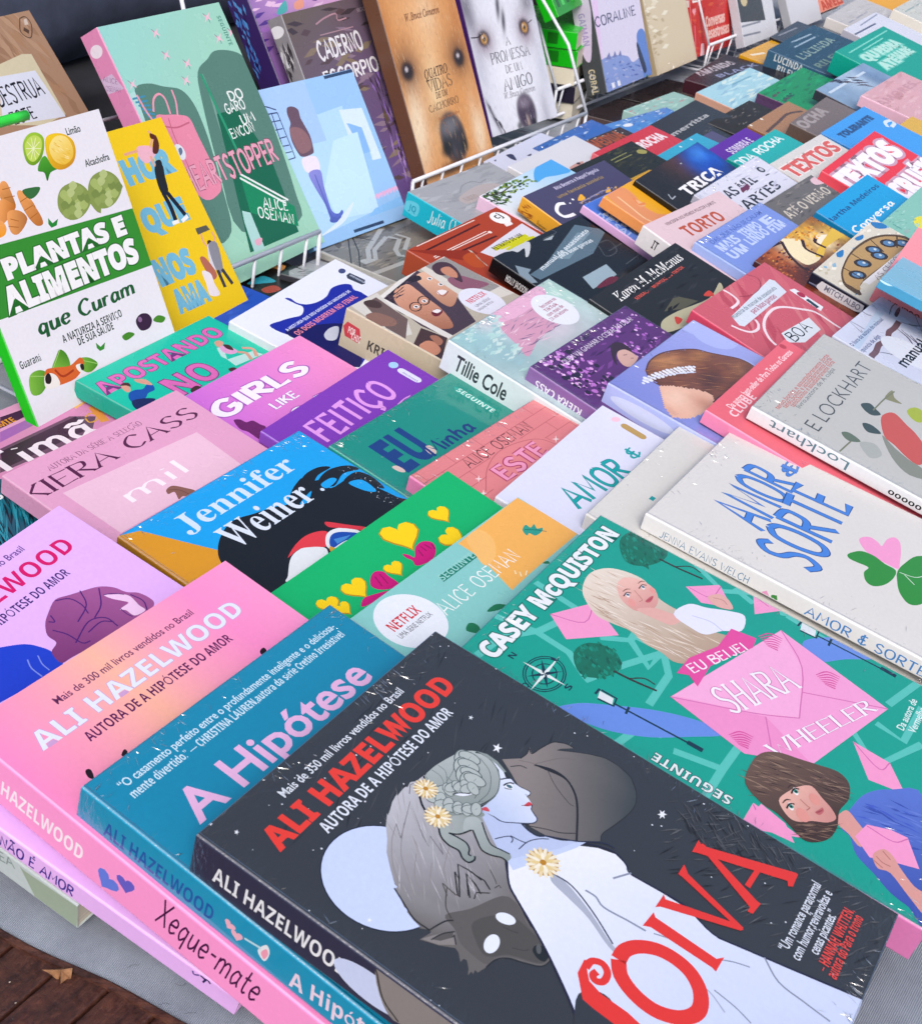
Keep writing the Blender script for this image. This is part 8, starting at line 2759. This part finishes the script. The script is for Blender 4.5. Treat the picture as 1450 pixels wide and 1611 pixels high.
make_book('plain pale grey book leaning back at the far end', (48.11, 226.93, 3.0), (59.0, 64.0, 0.0), (14.0, 21.0, 1.5), 'd4d6de', 'b4b6be', group='books standing in the wire rack', fop=[
 ('L','a0a2ac',25,[-956,178,-207,185]),
 ('L','a0a2ac',25,[-939,109,-319,109]),
])

make_book('slim coral pink standing book at the top edge of the far row', (49.5, 237.81, 3.0), (59.0, 66.0, 0.0), (4.0, 21.0, 4.0), 'e87088', 'd85a74', mat='g', group='books standing in the wire rack', fop=[
 ('L','8c1f30',50,[143,451,207,-53]),
])

make_book('salmon book with rust capitals, cut by the top edge of the photo', (55.2, 241.36, 3.0), (59.0, 50.0, 0.0), (14.0, 21.0, 1.5), 'e49480', 'c06a58', group='books standing in the wire rack', fop=[
 ('T','b','c0503c','AMELIA',[313,27,1677,27],152,{'w': 0.03}),
])

make_book('amber book lying beyond the grey ones at the top edge', (81.82, 227.39, 1.0), (59.0, 12.0, 0.0), (16.0, 23.0, 1.5), 'e8ac4a', 'd09638', group='books standing in the wire rack')

make_book('grey book with lattice drawing and dark green spot, just left of the stone-labyrinth one', (-1.33, 101.85, 0.2), (75.41, 4.91, 8.25), (9.77, 16.97, 1.63), 'b4b5b8', '3c3c42', mat='g', group='paperback novels shingled across the table', fop=[
 ('P','3e3e44',[81,1732,921,1730,846,1487,689,1466,711,1647,146,1676,-264,1518,-415,1515]),
 ('F',['7c7d80','5c5c60'],24,120,10,-24,[74,1596,307,1589,312,1489,100,1480],3),
 ('Q','1f5c3a',[-117,1573,9,1581,-49,1514,-180,1466,-240,1497]),
 ('L','e08aa0',16,[-459,1509,-272,1502]),
 ('L','f0f0f0',20,[-70,1486,137,1495]),
])

make_book('black book with orange and teal flame shapes under the left rack', (-7.93, 88.07, -0.1), (59.82, 4.01, -0.21), (14.0, 21.0, 1.6), '16181c', '202226', mat='g', group='paperback novels shingled across the table', fop=[
 ('Q','d89a5a',[1107,2049,1271,2049,1343,1909,1230,1863,1229,1938,1146,1975]),
 ('Q','3f9cae',[800,1894,969,1918,1041,1888,1027,1756,911,1809]),
 ('Q','a84a3a',[812,1741,949,1721,938,1624,795,1653]),
])

make_book('cream book at the very bottom of the stack behind the rack', (10.74, 173.6, 0.3), (74.0, 0.0, 0.0), (14.0, 21.0, 2.2), 'e2dccb', 'e2dccb', mat='g', group='stack of books lying behind the rack')

make_book('dark book with violet marks, between two cream ones in the stack', (10.81, 173.32, 2.6), (76.0, 0.0, 0.0), (14.0, 21.0, 2.2), '2c2838', '2c2838', mat='g', group='stack of books lying behind the rack', sop=[
 ('P','5a4a88',[1200,40,1600,40,1600,200,1200,200]),
])

make_book('cream book under the two green ones in the stack', (10.53, 173.26, 4.9), (78.0, 0.0, 0.0), (14.0, 21.0, 2.2), 'e6dfcc', 'e6dfcc', mat='g', group='stack of books lying behind the rack')

make_book('bright green book, lower of the two green ones in the stack', (10.6, 172.98, 7.2), (74.0, 0.0, 0.0), (14.0, 21.0, 2.2), '18b82c', '18b82c', mat='g', group='stack of books lying behind the rack', sop=[
 ('P','0c7a1c',[150,50,290,50,290,190,150,190]),
 ('P','7adf7e',[409,50,550,50,550,190,409,190]),
 ('P','0c7a1c',[670,50,810,50,810,190,670,190]),
 ('P','7adf7e',[930,50,1070,50,1070,190,930,190]),
 ('P','0c7a1c',[1190,50,1330,50,1330,190,1190,190]),
 ('P','7adf7e',[1450,50,1590,50,1590,190,1450,190]),
 ('P','0c7a1c',[1710,50,1850,50,1850,190,1710,190]),
])

make_book('bright green book on top of the stack behind the rack', (10.32, 172.92, 9.5), (76.0, 0.0, 0.0), (14.0, 21.0, 2.2), '22c838', '22c838', mat='g', group='stack of books lying behind the rack', sop=[
 ('P','0c7a1c',[150,50,290,50,290,190,150,190]),
 ('P','7adf7e',[409,50,550,50,550,190,409,190]),
 ('P','0c7a1c',[670,50,810,50,810,190,670,190]),
 ('P','7adf7e',[930,50,1070,50,1070,190,930,190]),
 ('P','0c7a1c',[1190,50,1330,50,1330,190,1190,190]),
 ('P','7adf7e',[1450,50,1590,50,1590,190,1450,190]),
 ('P','0c7a1c',[1710,50,1850,50,1850,190,1710,190]),
])

make_book('bright green striped book leaning at the top, above the stack behind the rack', (5.81, 168.41, 13.5), (70.0, 60.0, 0.0), (12.0, 17.0, 2.0), '1f9c2c', '18b82c', mat='g', group='books standing in the wire rack', fop=[
 ('P','0f6a1c',[100,100,200,100,200,1600,100,1600]),
 ('P','5ad464',[280,100,380,100,380,1600,280,1600]),
 ('P','0f6a1c',[459,100,560,100,560,1600,459,1600]),
 ('P','5ad464',[640,100,740,100,740,1600,640,1600]),
 ('P','0f6a1c',[819,100,919,100,919,1600,819,1600]),
 ('P','5ad464',[1000,100,1100,100,1100,1600,1000,1600]),
])

make_book('dark brown book just below the cream shrink-wrapped standing one', (25.96, 178.34, -0.2), (59.0, 0.0, 0.0), (15.0, 9.5, 1.6), '2e2628', '251f22', mat='g', group='paperback novels shingled across the table', fop=[
 ('F',['6a5450','1c1818','8a8270'],30,120,20,-2,[629,1434,2874,1344,2043,146,-234,9],3),
])

make_book('dark book with greenish gold curls at the foot of the lilac standing one', (18.84, 168.64, -0.2), (60.0, 1.0, 0.0), (11.0, 8.0, 1.6), '3a3234', '5a4a48', mat='g', group='paperback novels shingled across the table', fop=[
 ('F',['8a8a5a','5a5248','241f20'],40,100,20,-2,[1147,943,2719,887,2177,35,415,6],5),
])
